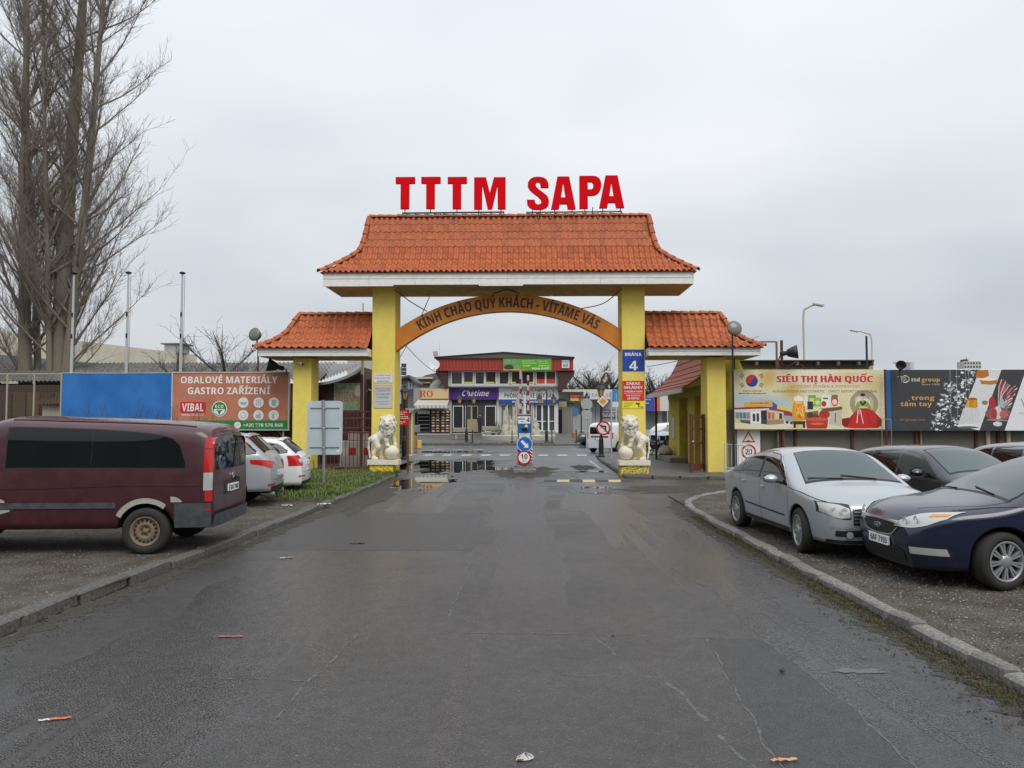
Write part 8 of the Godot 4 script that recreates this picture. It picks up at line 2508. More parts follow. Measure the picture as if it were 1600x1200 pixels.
func right_shops() -> void:
	var t := thing("market_hall","long white hall with roof sign boards behind the white van","building",V(0,0,0))
	part("wall",fbox(3.14,10.95,.2,5.30,-110,-88),plain(.52,.52,.5,.7),t)
	part("canopy",fbox(3.37,9.83,5.06,5.32,-88,-86),plain(.6,.59,.52,.6),t)
	for k in 7: part("shutter",corrugated(5.11 + k * .86,5.11 + k * .86 + .78,.6,3.98,-87.9,.12,.03),plain(.42,.43,.43,.6),t)
	part("front_band",fbox(6.92,10.27,3.97,4.27,-87.95,-87.8),plain(.4,.4,.4),t)
	part("shop_front",fbox(8.37,10.26,2.22,3.09,-87.95,-87.7),plain(.2,.16,.2),t)
	part("shop_print",small_print(B.new(),[[9.31,2.88,1.6],[9.31,2.58,1.7],[9.31,2.36,1.5]],.24,V(0,0,-87.69)),plain(.55,.52,.5),t)
	var s := plate("white EAST SEA sign board on the hall roof edge","sign",3.9,.95,V(8.14,4.69,-85.9),plain(.6,.6,.58,.6),"shop_sign",.02)
	letters_part(s,"lettering","EAST SEA",sans,.36,2.6,V(.3,-.18,0),Basis(),plain(.14,.15,.16))
	part("logo",ring(B.new(),V(-1.45,.0,.001),.18,.24,.004,Basis(),16),plain(.2,.21,.22),s)
	s = plate("red and yellow sign board on the hall wall","sign",1.4,.95,V(5.42,4.51,-85.9),plain(.5,.06,.08,.5),"shop_sign",.02)
	part("yellow_band",fbox(-.7,.7,-.47,-.2,.001,.005,.0),plain(.65,.5,.06),s)
	part("dark_band",fbox(-.7,.7,.2,.47,.001,.005,.0),plain(.04,.03,.03),s)
	s = plate("white sign with orange band beside the corrugated shed","sign",.72,.52,V(3.36,3.44,-74.5),plain(.6,.6,.56,.5),"shop_sign",.01)
	part("orange_band",fbox(-.36,.36,-.26,-.1,.001,.005,.0),plain(.6,.35,.03),s)
	part("small_print",small_print(B.new(),[[0,.14,.55],[0,.0,.5]],.09),plain(.12,.06,.06),s)
	part("bracket",B.new().tube([V(-.36,0,-.02),V(-.9,0,-.4)],.02,5),M.steel_dark,s)
	# corrugated shed with rounded roof
	var c := thing("corrugated_shed","grey corrugated shed with a dark doorway beside the tea house","shed",V(0,0,0))
	part("front",corrugated(3.43,4.66,.4,3.75,-78,.16,.04),plain(.26,.26,.23,.7),c)
	part("body",fbox(3.10,4.66,.3,3.88,-86,-78.06),plain(.2,.2,.18,.8),c)
	part("doorway",fbox(3.10,3.42,.5,2.97,-78.06,-77.95,.0),plain(.01,.01,.01,.9),c)
	part("roof",B.new().prism(PackedVector2Array([Vector2(2.91,4.14),Vector2(3.69,4.11),Vector2(4.79,3.69),Vector2(4.79,3.59),Vector2(2.91,3.82)]),-86,-77.6),plain(.07,.07,.07,.8),c)
	var f := thing("slat_fence","grey upright slat fence beside the corrugated shed","fence",V(0,0,-75))
	for k in 22: part("slat",fbox(4.36 + k * .085,4.36 + k * .085 + .06,.5,2.44,-.03,.0,.004),plain(.4,.4,.4,.6),f)
	part("rail",fbox(4.36,5.42,2.12,2.19,-.07,-.032),plain(.35,.35,.35,.6),f)
	part("rail",fbox(4.36,5.42,1.31,1.38,-.07,-.032),plain(.35,.35,.35,.6),f)
	solo("litter_bin","orange litter bin by the slat fence","bin",B.new().lathe([Vector2(0,0),Vector2(.17,0),Vector2(.2,.5),Vector2(.18,.56),Vector2(0,.58)],12),plain(.45,.14,.04,.6),V(3.94,.33,-66))
	solo("concrete_block","rough concrete block beside the white van","block",B.new().box(V(0,.5,0),V(.95,1.0,.8),.05),plain(.3,.29,.26,.9),V(4.32,.1,-62))
	s = thing("round_sign","grey backs of two round signs on one post behind the van","sign",V(4.05,0,-53.2))
	part("post",B.new().tube([V(0,0,-.05),V(0,3.47,-.05)],.04,8),M.steel_galv,s)
	for q in [[632.0,.4],[647.0,.36]]: part("disc",B.new().lathe([Vector2(0,0),Vector2(q[1],0),Vector2(q[1],.02),Vector2(0,.02)],24,Transform3D(Basis(Vector3.RIGHT,PI / 2),V(0,(655.0 - q[0]) * 53.6 / 1200.0 + 2.0,0))),plain(.34,.35,.36,.5),s)
	solo("blue_parking_sign","square blue sign on the slat fence","sign",B.new().box(V(0,0,0),V(.5,.62,.03),.01),plain(.03,.2,.42,.5),V(4.59,2.75,-74.85))
	# advertising board and kiosks seen between gate pillar and guard house
	s = plate("blue and orange advertising board beyond the bicycles","sign",2.7,1.35,V(10.73,3.37,-66),plain(.03,.06,.32,.5),"hoarding",.02)
	part("orange_panel",fbox(.1,.55,-.67,.67,.001,.005,.0),plain(.62,.13,.03),s)
	part("white_panel",fbox(.56,1.35,-.67,.67,.001,.005,.0),plain(.58,.56,.52),s)
	part("small_print",small_print(B.new(),[[-.6,.3,.9],[-.7,.0,.6],[.95,.45,.6],[.95,.25,.5]],.1),plain(.5,.5,.5),s)
	for x in [-1.1,1.2]: part("leg",B.new().tube([V(x,-3.37 + .02,-.06),V(x,.5,-.06)],.05,6),M.steel_galv,s)
	var k2 := thing("white_kiosk","row of white sales kiosks beyond the parked cars inside","kiosk",V(0,0,0))
	part("wall",fbox(10.69,17.58,.1,2.90,-78,-72),plain(.55,.55,.53,.6),k2)
	part("awning",fbox(10.54,17.34,2.83,2.95,-72,-70.6),plain(.45,.3,.24,.7),k2)
	for j in 4: part("hatch",fbox(11.03 + j * 1.5,11.03 + j * 1.5 + 1.1,1.1,2.72,-72,-71.93,.0),plain(.2,.22,.23,.2),k2)
	s = plate("blue sky poster on the hall beside the gate pillar","poster",.62,1.4,V(6.87,3.65,-60),plain(.04,.2,.5,.5),"poster_stand",.02)
	part("white_foot",fbox(-.31,.31,-.7,-.3,.001,.005,.0),plain(.6,.6,.58),s)
	part("leg",B.new().tube([V(0,-3.65 + .01,-.05),V(0,.4,-.05)],.06,6),M.steel_galv,s)

func guard_house() -> void:
	var yel := textured("yellow_guard",Color(.42,.33,.035),Color(.52,.42,.06),2.0,.85,.012,.05,111,256)
	var t := thing("guard_house","yellow guard house with sweeping red brown shingle roof behind the right portal","building",V(0,0,0))
	part("wall",fbox(7.25,8.7,.1,3.4,-38.2,-29.9),yel,t)
	for q in [[-31.0,-30.0],[-33.4,-32.0],[-37.9,-35.3]]: part("pier",fbox(6.9,7.26,.1,3.3,q[0],q[1]),yel,t)
	part("beam",fbox(6.88,7.3,2.95,3.42,-38.0,-29.92),yel,t)
	var shingle := textured("shingle",Color(.19,.05,.028),Color(.27,.075,.042),.9,.85,.03,.15,112,256)
	# concave roof: courses of shingles rising from the eave (x = 6) to the ridge
	var prof := [Vector2(5.95,3.2),Vector2(6.35,3.42),Vector2(6.75,3.75),Vector2(7.1,4.2),Vector2(7.4,4.75),Vector2(7.6,5.3)]
	var courses := 8
	for k in courses:
		var a := prof_at(prof,k / float(courses))
		var b := prof_at(prof,(k + 1.12) / float(courses))
		for j in 5:
			var z0 := -29.75 - j * 1.7
			var z1 := z0 - 1.68
			var n := V(-(b.y - a.y),b.x - a.x,0).normalized() * .03
			var q := B.new()
			var p0 := V(a.x,a.y,z0) + n
			var p1 := V(a.x,a.y,z1) + n
			var p2 := V(b.x,b.y,z1)
			var p3 := V(b.x,b.y,z0)
			q.quad(p1,p0,p3,p2); q.quad(p0 - n,p0,p1,p1 - n); q.quad(p0,p0 - n,p3 - n,p3)
			part("shingle",q,shingle,t)
	var end := PackedVector2Array()
	for k in 13: end.append(prof_at(prof,k / 12.0) - Vector2(0,.02))
	end.append(Vector2(7.75,5.28)); end.append(Vector2(8.6,3.4)); end.append(Vector2(6.9,3.4)); end.append(Vector2(6.0,3.16))
	part("gable",B.new().prism(end,-38.2,-29.95),yel,t)
	part("gutter_board",fbox(5.9,5.97,3.02,3.2,-38.2,-29.75),plain(.5,.5,.47,.7),t)
	part("doorway",fbox(7.2,7.255,.15,2.4,-35.2,-33.5,.0),plain(.16,.12,.01,.8),t)
	part("window",fbox(7.2,7.255,1.0,2.6,-31.8,-31.1,.0),plain(.05,.05,.05,.2),t)
	part("step",fbox(6.2,6.9,.1,.32,-37.4,-33.8),plain(.2,.17,.14,.9),t)
	part("notice",fbox(6.87,6.9,1.1,2.1,-36.9,-36.3,.0),plain(.45,.46,.46,.5),t)
	solo("boulder","rounded pale boulder on the guard house step","stone",knobbly(B.new().lathe([Vector2(0,0),Vector2(.3,.02),Vector2(.33,.15),Vector2(.27,.3),Vector2(.12,.4),Vector2(0,.42)],12,Transform3D(Basis(),Vector3.ZERO),true)),plain(.36,.32,.26,.9),V(6.5,.32,-36.5))
	solo("porch_post","dark steel post under the guard house eave","post",B.new().tube([V(0,.1,0),V(0,3.15,0)],.05,8),M.steel_dark,V(6.05,0,-36.5))
	# bicycles leaning beside the guard house
	var k := 0
	for q in [[V(6.15,.11,-38.6),.15],[V(6.55,.11,-39.2),-.1],[V(5.95,.11,-40.0),.3]]:
		bicycle(q[0],q[1],["dark bicycle nearest the guard house step","dark bicycle parked second from the guard house","dark bicycle parked at the lion's tail side"][k])
		k += 1

func knobbly(b: B) -> B:
	for k in b.v.size(): b.v[k] += b.n[k] * .12 * wob.get_noise_3d(b.v[k].x * 6.0,b.v[k].y * 6.0,b.v[k].z * 6.0)
	return b

func prof_at(p: Array,t: float) -> Vector2:
	var s := clampf(t,.0,1.0) * (p.size() - 1)
	var i := mini(int(s),p.size() - 2)
	return p[i].cubic_interpolate(p[i + 1],p[maxi(i - 1,0)],p[mini(i + 2,p.size() - 1)],s - i)

func bicycle(at: Vector3,turn: float,label: String) -> void:
	var t := thing("bicycle",label,"bicycle",at,turn,"bicycles beside the guard house")
	var f := B.new()
	var a := V(-.52,.35,0)
	var h := V(.38,.82,0)
	var c := V(-.05,.3,0)
	var s := V(-.2,.82,0)
	for e in [[a,c],[a,s],[c,s],[s,h],[c,h],[h,V(.54,.35,0)],[h,V(.36,1.0,0)]]: f.tube([e[0],e[1]],.02,6)
	part("frame",f,M.steel_dark,t)
	for x in [-.52,.54]:
		var w := Node3D.new()
		w.name = "wheel"
		t.add_child(w,true)
		w.position = V(x,.35,0)
		var ring_pts := []
		for k in 25: ring_pts.append(V(cos(TAU * k / 24),sin(TAU * k / 24),0) * .325)
		inst("tyre",B.new().tube(ring_pts,.025,6,false).mesh(),M.tyre,w)
		var sp := B.new()
		for k in 12: sp.bar(Vector3.ZERO,V(cos(TAU * k / 12),sin(TAU * k / 12),0) * .31,.005,.005)
		inst("spokes",sp.mesh(),M.alloy,w)
	part("saddle",B.new().box(V(-.22,.92,0),V(.26,.06,.14),.025),M.trim,t)
	part("handlebar",B.new().tube([V(.28,1.02,-.28),V(.38,1.03,-.1),V(.38,1.03,.1),V(.28,1.02,.28)],.015,6),M.steel_dark,t)
	part("basket",B.new().lathe([Vector2(.12,0),Vector2(.16,.24)],8,Transform3D(Basis(),V(.58,.82,0))),M.steel_dark,t)

func left_side() -> void:
	# mauve stall with curved metal eave and green poster
	var t := thing("food_stall","mauve brown stall with corrugated roof and green poster behind the railing","shop",V(0,0,0))
	var mv := textured("mauve_wall",Color(.075,.036,.036),Color(.10,.05,.05),2.0,.7,.01,.05,121,256)
	part("wall",fbox(-9.07,-7.15,.0,3.40,-37,-33),mv,t)
	var gb := PackedVector2Array([Vector2(-9.07,3.40),Vector2(-7.15,3.40),Vector2(-7.15,4.26),Vector2(-7.51,4.01),Vector2(-8.01,3.79),Vector2(-8.57,3.62),Vector2(-9.07,3.54)])
	part("gable",B.new().prism(gb,-37,-33.0),mv,t)
	var ev := []
	for q in [[496,600],[515,597],[535,591],[553,583],[566,573]]: ev.append(V((q[0] - 825) * 32.7 / 1200.0,(655.0 - q[1]) * 32.7 / 1200.0 + 2.0,-32.7))
	var rim := B.new()
	var sm := smooth_path(ev,5)
	for i in sm.size() - 1: rim.bar(sm[i],sm[i + 1],.3,.11,Vector3.UP)
	part("eave",rim,plain(.36,.37,.36,.6),t)
	var pale := textured("corrugated_grey",Color(.10,.10,.098),Color(.36,.36,.35),1.1,.9,.03,.12,122,512,2.6)
	part("roof",roof_waves(ev[0] + V(0,.12,0),ev[4] + V(0,.12,0),V(-8.02,4.72,-37),V(-10.70,4.72,-37),14,.05),pale,t)
	part("corner_post",fbox(-7.10,-7.02,0,4.22,-32.6,-32.5),M.rust,t)
	var ps := part("poster",fbox(-8.38,-7.21,2.38,3.56,-33.0,-32.96,.0),textured("poster_green",Color(.22,.40,.24),Color(.46,.54,.40),1.2,.5,.02,.03,123,256,2.0),t)
	letters_part(ps,"lettering","THU HUONG",serif,.42,1.0,V(-7.82,2.77,-32.96),Basis(),plain(.5,.1,.08))
	part("poster_figure",B.new().prism(ngon(Vector2(-7.35,3.23),.14,12,1.8),-32.96,-32.955),plain(.6,.56,.55),ps)
	# boxes,barrier boards behind the railing
	var bp := thing("black_board","black shop panel with a white scrawl between the stall and the gate pillar","shop panel",V(-6.54,0,-34.1))
	part("board",fbox(-.76,.76,.0,3.79,-.1,.1),plain(.025,.025,.027,.7),bp)
	part("scrawl",B.new().tube([V(-.72,3.27,.11),V(-.66,3.33,.11),V(-.6,3.25,.11),V(-.54,3.33,.11),V(-.46,3.27,.11),V(-.4,3.30,.11)],.02,5),M.white,bp)
	solo("cream_wall","cream building end above the dark tarpaulin wall","wall panel",fbox(-10.42,-8.28,3.0,5.38,-50,-44),plain(.45,.44,.41,.8))
	var k := 0
	for q in [[V(-6.9,.09,-30.6),V(1.1,1.05,.6),[.55,.54,.53],"large white polystyrene box behind the railing"],[V(-6.75,1.15,-30.6),V(.8,.35,.5),[.6,.58,.56],"small white box on top of the large white box"],[V(-5.95,.09,-31.0),V(.7,1.2,.6),[.5,.3,.3],"pinkish crate stack beside the white boxes"],[V(-6.02,1.3,-31.0),V(.6,.3,.5),[.6,.28,.03],"orange crate on the pinkish stack"],[V(-6.0,1.61,-31.0),V(.55,.3,.45),[.4,.03,.05],"red bundle topmost on the orange crate"]]:
		solo("crate",q[3],"crate",B.new().box(V(0,q[1].y / 2,0),q[1],.03),plain(q[2][0],q[2][1],q[2][2],.7),q[0],.1 * k)
		k += 1
	var bb := thing("barrier_board","red and white striped barrier board inside the railing","barrier",V(-6.35,.75,-29.6),-.1)
	for j in 6: part("stripe",B.new().box(V(-.75 + j * .3,0,0),V(.298,.3,.03),.004),plain(.5,.02,.02,.5) if j % 2 else plain(.65,.65,.63,.5),bb)
	for s in [-.7,.7]: part("leg",B.new().box(V(s,-.34,-.03),V(.05,.7,.05),.005),M.steel_galv,bb)
	# long mossy shed roofs behind the boards
	var rf := thing("long_shed","long low shed with mossy corrugated roof behind the blue banner","shed",V(0,0,0))
	var moss := textured("mossy_roof",Color(.028,.024,.018),Color(.20,.19,.175),1.6,.95,.02,.2,124,512,2.8)
	part("roof",roof_waves(V(-27,3.55,-31.6),V(-8.6,3.65,-31.6),V(-9.4,4.79,-37.5),V(-30,4.79,-37.5),100,.035),moss,rf)
	part("wall",fbox(-27,-9.2,0,3.5,-37,-32),plain(.08,.06,.05,.9),rf)
	# beige hall far behind
	var h := thing("beige_hall","long beige industrial hall with clerestory strip behind the poplar","building",V(0,0,0))
	var be := textured("beige_panel",Color(.55,.50,.39),Color(.62,.57,.45),4.0,.7,.01,.03,125,256)
	var hall := PackedVector2Array([Vector2(-40.5,50),Vector2(-33.6,77),Vector2(-75,90),Vector2(-85,50)])
	var pr := PackedVector2Array()
	for p in hall: pr.append(Vector2(p.x,p.y))
	part("wall",B.new().prism(pr,.0,8.5,Transform3D(Basis(Vector3.RIGHT,Vector3(0,0,-1),Vector3.UP),Vector3.ZERO)),be,h)
	var dir := (V(-33.6,0,-77) - V(-40.5,0,-50)).normalized()
	for k2 in 12:
		var p0 := V(-40.4,0,-50) + dir * (1.0 + k2 * 1.25)
		part("clerestory_pane",B.new().bar(p0 + V(.06,6.3,0),p0 + V(.06,6.3,0) + dir * 1.15,.08,.9),plain(.14,.17,.18,.2),h)
	part("roof_cabin",fbox(-35.5,-33.9,8.5,9.3,-76,-74),plain(.3,.32,.33,.6),h)
	part("cabin_roof",fbox(-35.8,-33.6,9.3,9.42,-76.2,-73.8),plain(.12,.13,.13,.6),h)
	# shabby hut and small white hut behind the wire fence
	var hu := thing("small_hut","small white hut with rusty corrugated roof beside the poplar","hut",V(0,0,0))
	part("wall",fbox(-19.54,-18.70,0,2.58,-32,-30.5),plain(.52,.48,.4,.9),hu)
	part("roof",roof_waves(V(-19.60,2.60,-30.2),V(-18.49,2.60,-30.2),V(-19.47,3.14,-31.8),V(-20.21,3.09,-31.8),8,.04),M.rust_sheet,hu)
	var sh := thing("brown_shack","dark brown timber shack behind the wire fence","hut",V(0,0,0))
	part("wall",fbox(-27,-18.9,0,3.4,-33,-31.2),plain(.05,.032,.025,.9),sh)
	for k3 in 14: part("plank",fbox(-27 + k3 * .58,-27 + k3 * .58 + .54,0,3.1,-31.19,-31.15,.006),plain(.06 + .02 * (k3 % 3),.04 + .012 * (k3 % 3),.03,.9),sh)

func right_side() -> void:
	# weathered shed behind the golden billboard
	var t := thing("weathered_shed","cream shed with dark weathered eaves boards behind the golden billboard","shed",V(0,0,0))
	part("wall",fbox(8.60,14.72,0,4.31,-45,-33),plain(.42,.40,.34,.9),t)
	part("eave_board",fbox(8.39,14.57,4.26,4.44,-33,-32.6),plain(.085,.07,.06,.9),t)
	part("gutter",fbox(8.29,14.51,4.43,4.49,-33,-32.4),plain(.06,.05,.045,.8),t)
	for k in 7: part("rafter_end",fbox(8.69 + k * .85,8.69 + k * .85 + .1,4.25,4.40,-32.6,-32.3),plain(.14,.12,.1,.9),t)
	var w := thing("pale_hall","long low hall with pale metal roof behind the charcoal billboard","building",V(0,0,0))
	part("wall",fbox(27.66,75.0,0,5.72,-69.5,-62),plain(.33,.34,.34,.7),w)
	part("roof",B.new().grid([PackedVector3Array([V(27.11,5.71,-61),V(75,5.71,-61)]),PackedVector3Array([V(31.11,6.53,-70),V(75,6.53,-70)])],true),plain(.46,.48,.49,.5),w)
	part("vent",fbox(32.57,32.89,6.29,6.85,-67,-66),plain(.4,.41,.42,.5),w)
	part("vent_arm",B.new().bar(V(31.38,6.82,-66.5),V(33.00,6.85,-66.5),.14,.1),plain(.2,.21,.22,.5),w)
	# distant tower block
	var b := thing("tower_block","distant white tower block above the charcoal billboard","building",V(0,0,0))
	part("wall",fbox(348.34,361.94,0,48.31,-630,-620,.0),plain(.5,.49,.46,.8),b)
	part("roof_plant",fbox(349.96,353.00,48.46,50.03,-628,-622,.0),plain(.06,.06,.06,.8),b)
	part("mast",B.new().tube([V(353.18,50.00,-625),V(353.18,51.83,-625)],.25,5),M.steel_dark,b)
	var win := B.new()
	for i in 6:
		for j in 14: win.span(V(348.84 + i * 2.25,47.53 - j * 2.9 - 1.6,-620.05),V(348.84 + i * 2.25 + 1.4,47.53 - j * 2.9,-619.9))
	part("windows",win,plain(.09,.1,.11,.3),b).set_meta("kind","stuff")
	# tall street lamps
	for q in [[18.60,-52.0,9.62,1.0,"tall curved street lamp with a white head above the golden billboard"],[31.11,-70.0,9.90,-1.0,"tall curved street lamp leaning towards the white headed one"],[8.91,-95.0,7.70,1.0,"small curved street lamp beyond the market hall"]]:
		var l := thing("tall_street_lamp",q[4],"street lamp",V(q[0],0,q[1]),.0,"tall street lamps")
		var pts := [V(0,0,0),V(0,q[2] * .6,0),V(0,q[2] - .6,0),V(q[3] * .25,q[2] - .12,0),V(q[3] * .7,q[2] + .1,0)]
		if q[3] < 0: pts = [V(0,0,0),V(0,q[2] * .6,0),V(0,q[2] - .6,0),V(-.5,q[2] - .1,0),V(-1.4,q[2] + .15,0)]
		part("mast",B.new().tube(smooth_path(pts,5),.07,8),plain(.46,.4,.27,.6),l)
		part("head",B.new().box(V(q[3] * (1.0 if q[3] > 0 else 1.5),q[2] + .12,0),V(.75,.2,.35),.06,Basis(Vector3.BACK,-.2)),plain(.5,.5,.47,.5),l)

func wires() -> void:
	# service cables strung across the market
	var k := 0
	for q in [[V(-5.0,5.2,-29.2),V(-7.5,6.2,-70)],[V(-14,5.4,-70),V(-8.6,5.6,-70.3)],[V(4.3,3.9,-27.85),V(8.2,4.95,-27.3)],[V(-4.0,7.0,-31),V(-10.5,5.2,-56)]]:
		var pts := []
		for j in 13:
			var t := j / 12.0
			pts.append(q[0].lerp(q[1],t) - V(0,4.0 * t * (1.0 - t) * [.5,.35,.12,.5][k],0))
		solo("overhead_cable",["thin cable running from the gate pillar to the tea house","thin cable reaching the satellite dish corner","pale cable drooping along the right portal roof","thin cable running to the grey gabled stall"][k],"cable",B.new().tube(pts,.018 if k != 2 else .012,4),M.cable if k != 2 else plain(.4,.4,.38),Vector3.ZERO)
		k += 1

func market() -> void:
	tea_house()
	forecourt()
	left_shops()
	right_shops()
	guard_house()
	left_side()
	right_side()
	wires()

class Wood:  # grows tapering branches; bark goes to b,fine twigs to t
	var r := RandomNumberGenerator.new()
	var b := B.new()
	var t := B.new()
	var budget := 60000
	func limb(p: Vector3,d: Vector3,len_: float,r0: float,r1: float,seg: int,bend: float,rise: float,sides: int,into: B) -> Array:
		var pts := [p]
		var rad := [r0]
		var dir := d.normalized()
		for k in seg:
			dir = (dir + Vector3(r.randf_range(-1,1),r.randf_range(-.6,.6),r.randf_range(-1,1)) * bend + Vector3.UP * rise).normalized()
			p += dir * len_ / seg
			pts.append(p)
			rad.append(lerpf(r0,r1,(k + 1.0) / seg))
		into.tube(pts,rad,sides,false)
		return pts

func poplar() -> void:
	var w := Wood.new()
	w.r.seed = 77
	var R := w.r
	var mains := []
	# near-upright stems from one broad foot: [base offset,lean,length,radius]
	for s in [[V(.5,0,0),V(.012,1,.0),32.0,.48],[V(-.95,0,.1),V(-.02,1,.02),28.0,.33],[V(.8,2.0,.25),V(.10,1,.05),27.0,.24],[V(-.6,.5,-.3),V(-.07,1,-.03),25.0,.18],[V(.3,1.0,.3),V(.0,1,.07),24.0,.16]]:
		mains.append([w.limb(s[0],s[1],s[2],s[3],.035,24,.012,.006,9,w.b),s[2],s[3]])
	w.b.lathe([Vector2(1.6,-.1),Vector2(1.4,.5),Vector2(1.12,1.6),Vector2(.85,3.0),Vector2(.4,4.2)],16,Transform3D(Basis().scaled(V(1.0,1.0,.6)),Vector3.ZERO),true)
	for m in mains:
		var pts: Array = m[0]
		for k in int(m[1] * 2.2):
			var f := .10 + .86 * R.randf()
			var idx := clampi(int(f * (pts.size() - 1)),0,pts.size() - 2)
			var p: Vector3 = pts[idx].lerp(pts[idx + 1],R.randf())
			var a := R.randf() * TAU
			var reach: float = lerpf(9.0,1.8,pow(f,1.1)) * R.randf_range(.4,1.0)
			var d := V(cos(a),R.randf_range(.6,1.7),sin(a))
			var bp := w.limb(p,d,reach,.010 + .0095 * reach,.007,9,.08,.06,5,w.b)
			for j in int(3 + reach * 3.4):
				var bi := R.randi_range(1,bp.size() - 2)
				var q: Vector3 = bp[bi].lerp(bp[bi + 1],R.randf())
				var od: Vector3 = (bp[bi + 1] - bp[bi]).normalized()
				var sd := (od + V(R.randf_range(-1,1),R.randf_range(-.1,.9),R.randf_range(-1,1)) * .8).normalized()
				var sp := w.limb(q,sd,R.randf_range(.6,1.9) * (.55 + .09 * reach),.010,.005,5,.2,.07,3,w.t)
				for n in R.randi_range(5,10):
					var ti := R.randi_range(0,sp.size() - 2)
					var tq: Vector3 = sp[ti].lerp(sp[ti + 1],R.randf())
					var td = ((sp[ti + 1] - sp[ti]).normalized() + V(R.randf_range(-1,1),R.randf_range(-.5,.9),R.randf_range(-1,1)) * 1.1).normalized()
					w.limb(tq,td,R.randf_range(.25,.75),.0065,.0035,3,.28,.05,3,w.t)
	var t := thing("poplar_tree","tall leafless poplar with several upright stems behind the wire fence","tree",V(-22.12,0,-35))
	var bark := textured("poplar_bark",Color(.12,.10,.075),Color(.32,.28,.215),.7,.95,.04,.25,131,512,2.2,1.2,.15)
	part("trunk",w.b,bark,t)
	part("crown",w.t,plain(.24,.205,.175,.9),t)


func bare_tree(called: String,label: String,at: Vector3,h: float,spread: float,sd: int,col: Material,group := "",thick := 1.0) -> void:
	var w := Wood.new()
	w.r.seed = sd
	var R := w.r
	var trunk := w.limb(Vector3.ZERO,Vector3.UP,h * .45,h * .022,h * .014,4,.08,.05,7,w.b)
	for k in 13:
		var a := TAU * k / 13.0 + R.randf() * .5
		var bp := w.limb(trunk[2 + k % 3],V(cos(a),R.randf_range(.3,1.1),sin(a)),spread * R.randf_range(.7,1.1),h * .010 * thick,.012 * thick,6,.2,.05,5,w.b)
		for j in 12:
			var bi := R.randi_range(1,bp.size() - 2)
			var od: Vector3 = (bp[bi + 1] - bp[bi]).normalized()
			var sp := w.limb(bp[bi],(od + V(R.randf_range(-1,1),R.randf_range(-.3,1.0),R.randf_range(-1,1))).normalized(),spread * R.randf_range(.2,.55),.012 * thick,.006 * thick,4,.25,.06,3,w.t)
			for n in 4:
				var ti := R.randi_range(1,sp.size() - 1)
				w.limb(sp[ti],V(R.randf_range(-1,1),R.randf_range(-.2,1.0),R.randf_range(-1,1)),spread * R.randf_range(.06,.2),.007 * thick,.004 * thick,2,.2,.03,3,w.t)
	var t := thing(called,label,"tree",at,.0,group)
	part("trunk",w.b,col,t)
	part("crown",w.t,col,t)

func trees() -> void:
	poplar()
	var dark := plain(.075,.064,.052,.9)
	bare_tree("bare_tree","small spreading leafless tree behind the packaging billboard",V(-13.17,.5,-32.2),7.4,2.5,5,plain(.12,.11,.10,.9))
	bare_tree("bare_tree","low leafless tree beside the last flagpole",V(-15.04,.4,-33.0),7.0,1.6,8,plain(.12,.11,.10,.9))
	var far := dark
	var k := 0
	for q in [[882,603,5.0],[905,598,6.0],[926,590,7.0],[946,588,8.0],[962,592,7.0],[1015,596,6.0],[1024,598,5.0]]:
		var z := -125.0
		var x: float = (q[0] - 825.0) * 125.0 / 1200.0
		var h: float = ((655.0 - q[1]) * 125.0 / 1200.0 + 2.0) * 1.55
		bare_tree("far_tree",["leafless tree just beyond the house number plate","leafless tree over the market hall's red sign","leafless tree behind the small street lamp","tall leafless tree right of the lantern post top","leafless tree behind the gate pillar with the blue plate","leafless tree left of the guard house roof","leafless tree touching the guard house roof"][k],V(x,0,z),h,h * .42,200 + k,far,"far leafless trees",3.0)
		k += 1
	# thorny suckers in front of the left boards
	k = 0
	for q in [[-16.52,2.4,1.6],[-14.97,2.8,2.0],[-13.95,2.6,2.2],[-12.44,2.6,2.0],[-11.29,2.3,1.6],[-8.28,1.9,.9]]:
		var s := thing("bramble",["arching bare bramble before the blue banner's near end","tall bare bramble at the middle of the blue banner","bare bramble where the blue and terracotta boards meet","bare bramble before the red logo of the billboard","bare bramble before the billboard's round seal","thin bare stems at the foot of the left portal pillar"][k],"bush",V(q[0],.07,-28.2),.0,"bare brambles at the fence")
		part("twigs",brambles(26 if k < 5 else 12,q[2],q[1],300 + k),plain(.10,.05,.04,.9),s)
		k += 1

func brambles(count: int,spread: float,h: float,sd: int) -> B:
	var r := RandomNumberGenerator.new()
	r.seed = sd
	var b := B.new()
	for k in count:
		var a := r.randf() * TAU
		var p := V(r.randf_range(-.5,.5) * spread,0,r.randf_range(-.15,.15))
		var side := r.randf_range(-1.0,1.0)
		var pts := []
		var hh := h * r.randf_range(.6,1.05)
		var rad := []
		for j in 8:
			var t := j / 7.0
			pts.append(p + V(side * .75 * t * t * hh * .6,hh * (t - .22 * t * t * t * absf(side)),.1 * t * sin(k)))
			rad.append(lerpf(.017,.006,t))
		b.tube(pts,rad,3,false)
		for j in 3:
			var q: Vector3 = pts[3 + j]
			b.tube([q,q + V(r.randf_range(-.25,.25),r.randf_range(.05,.3),.03)],[.008,.005],3,false)
	return b

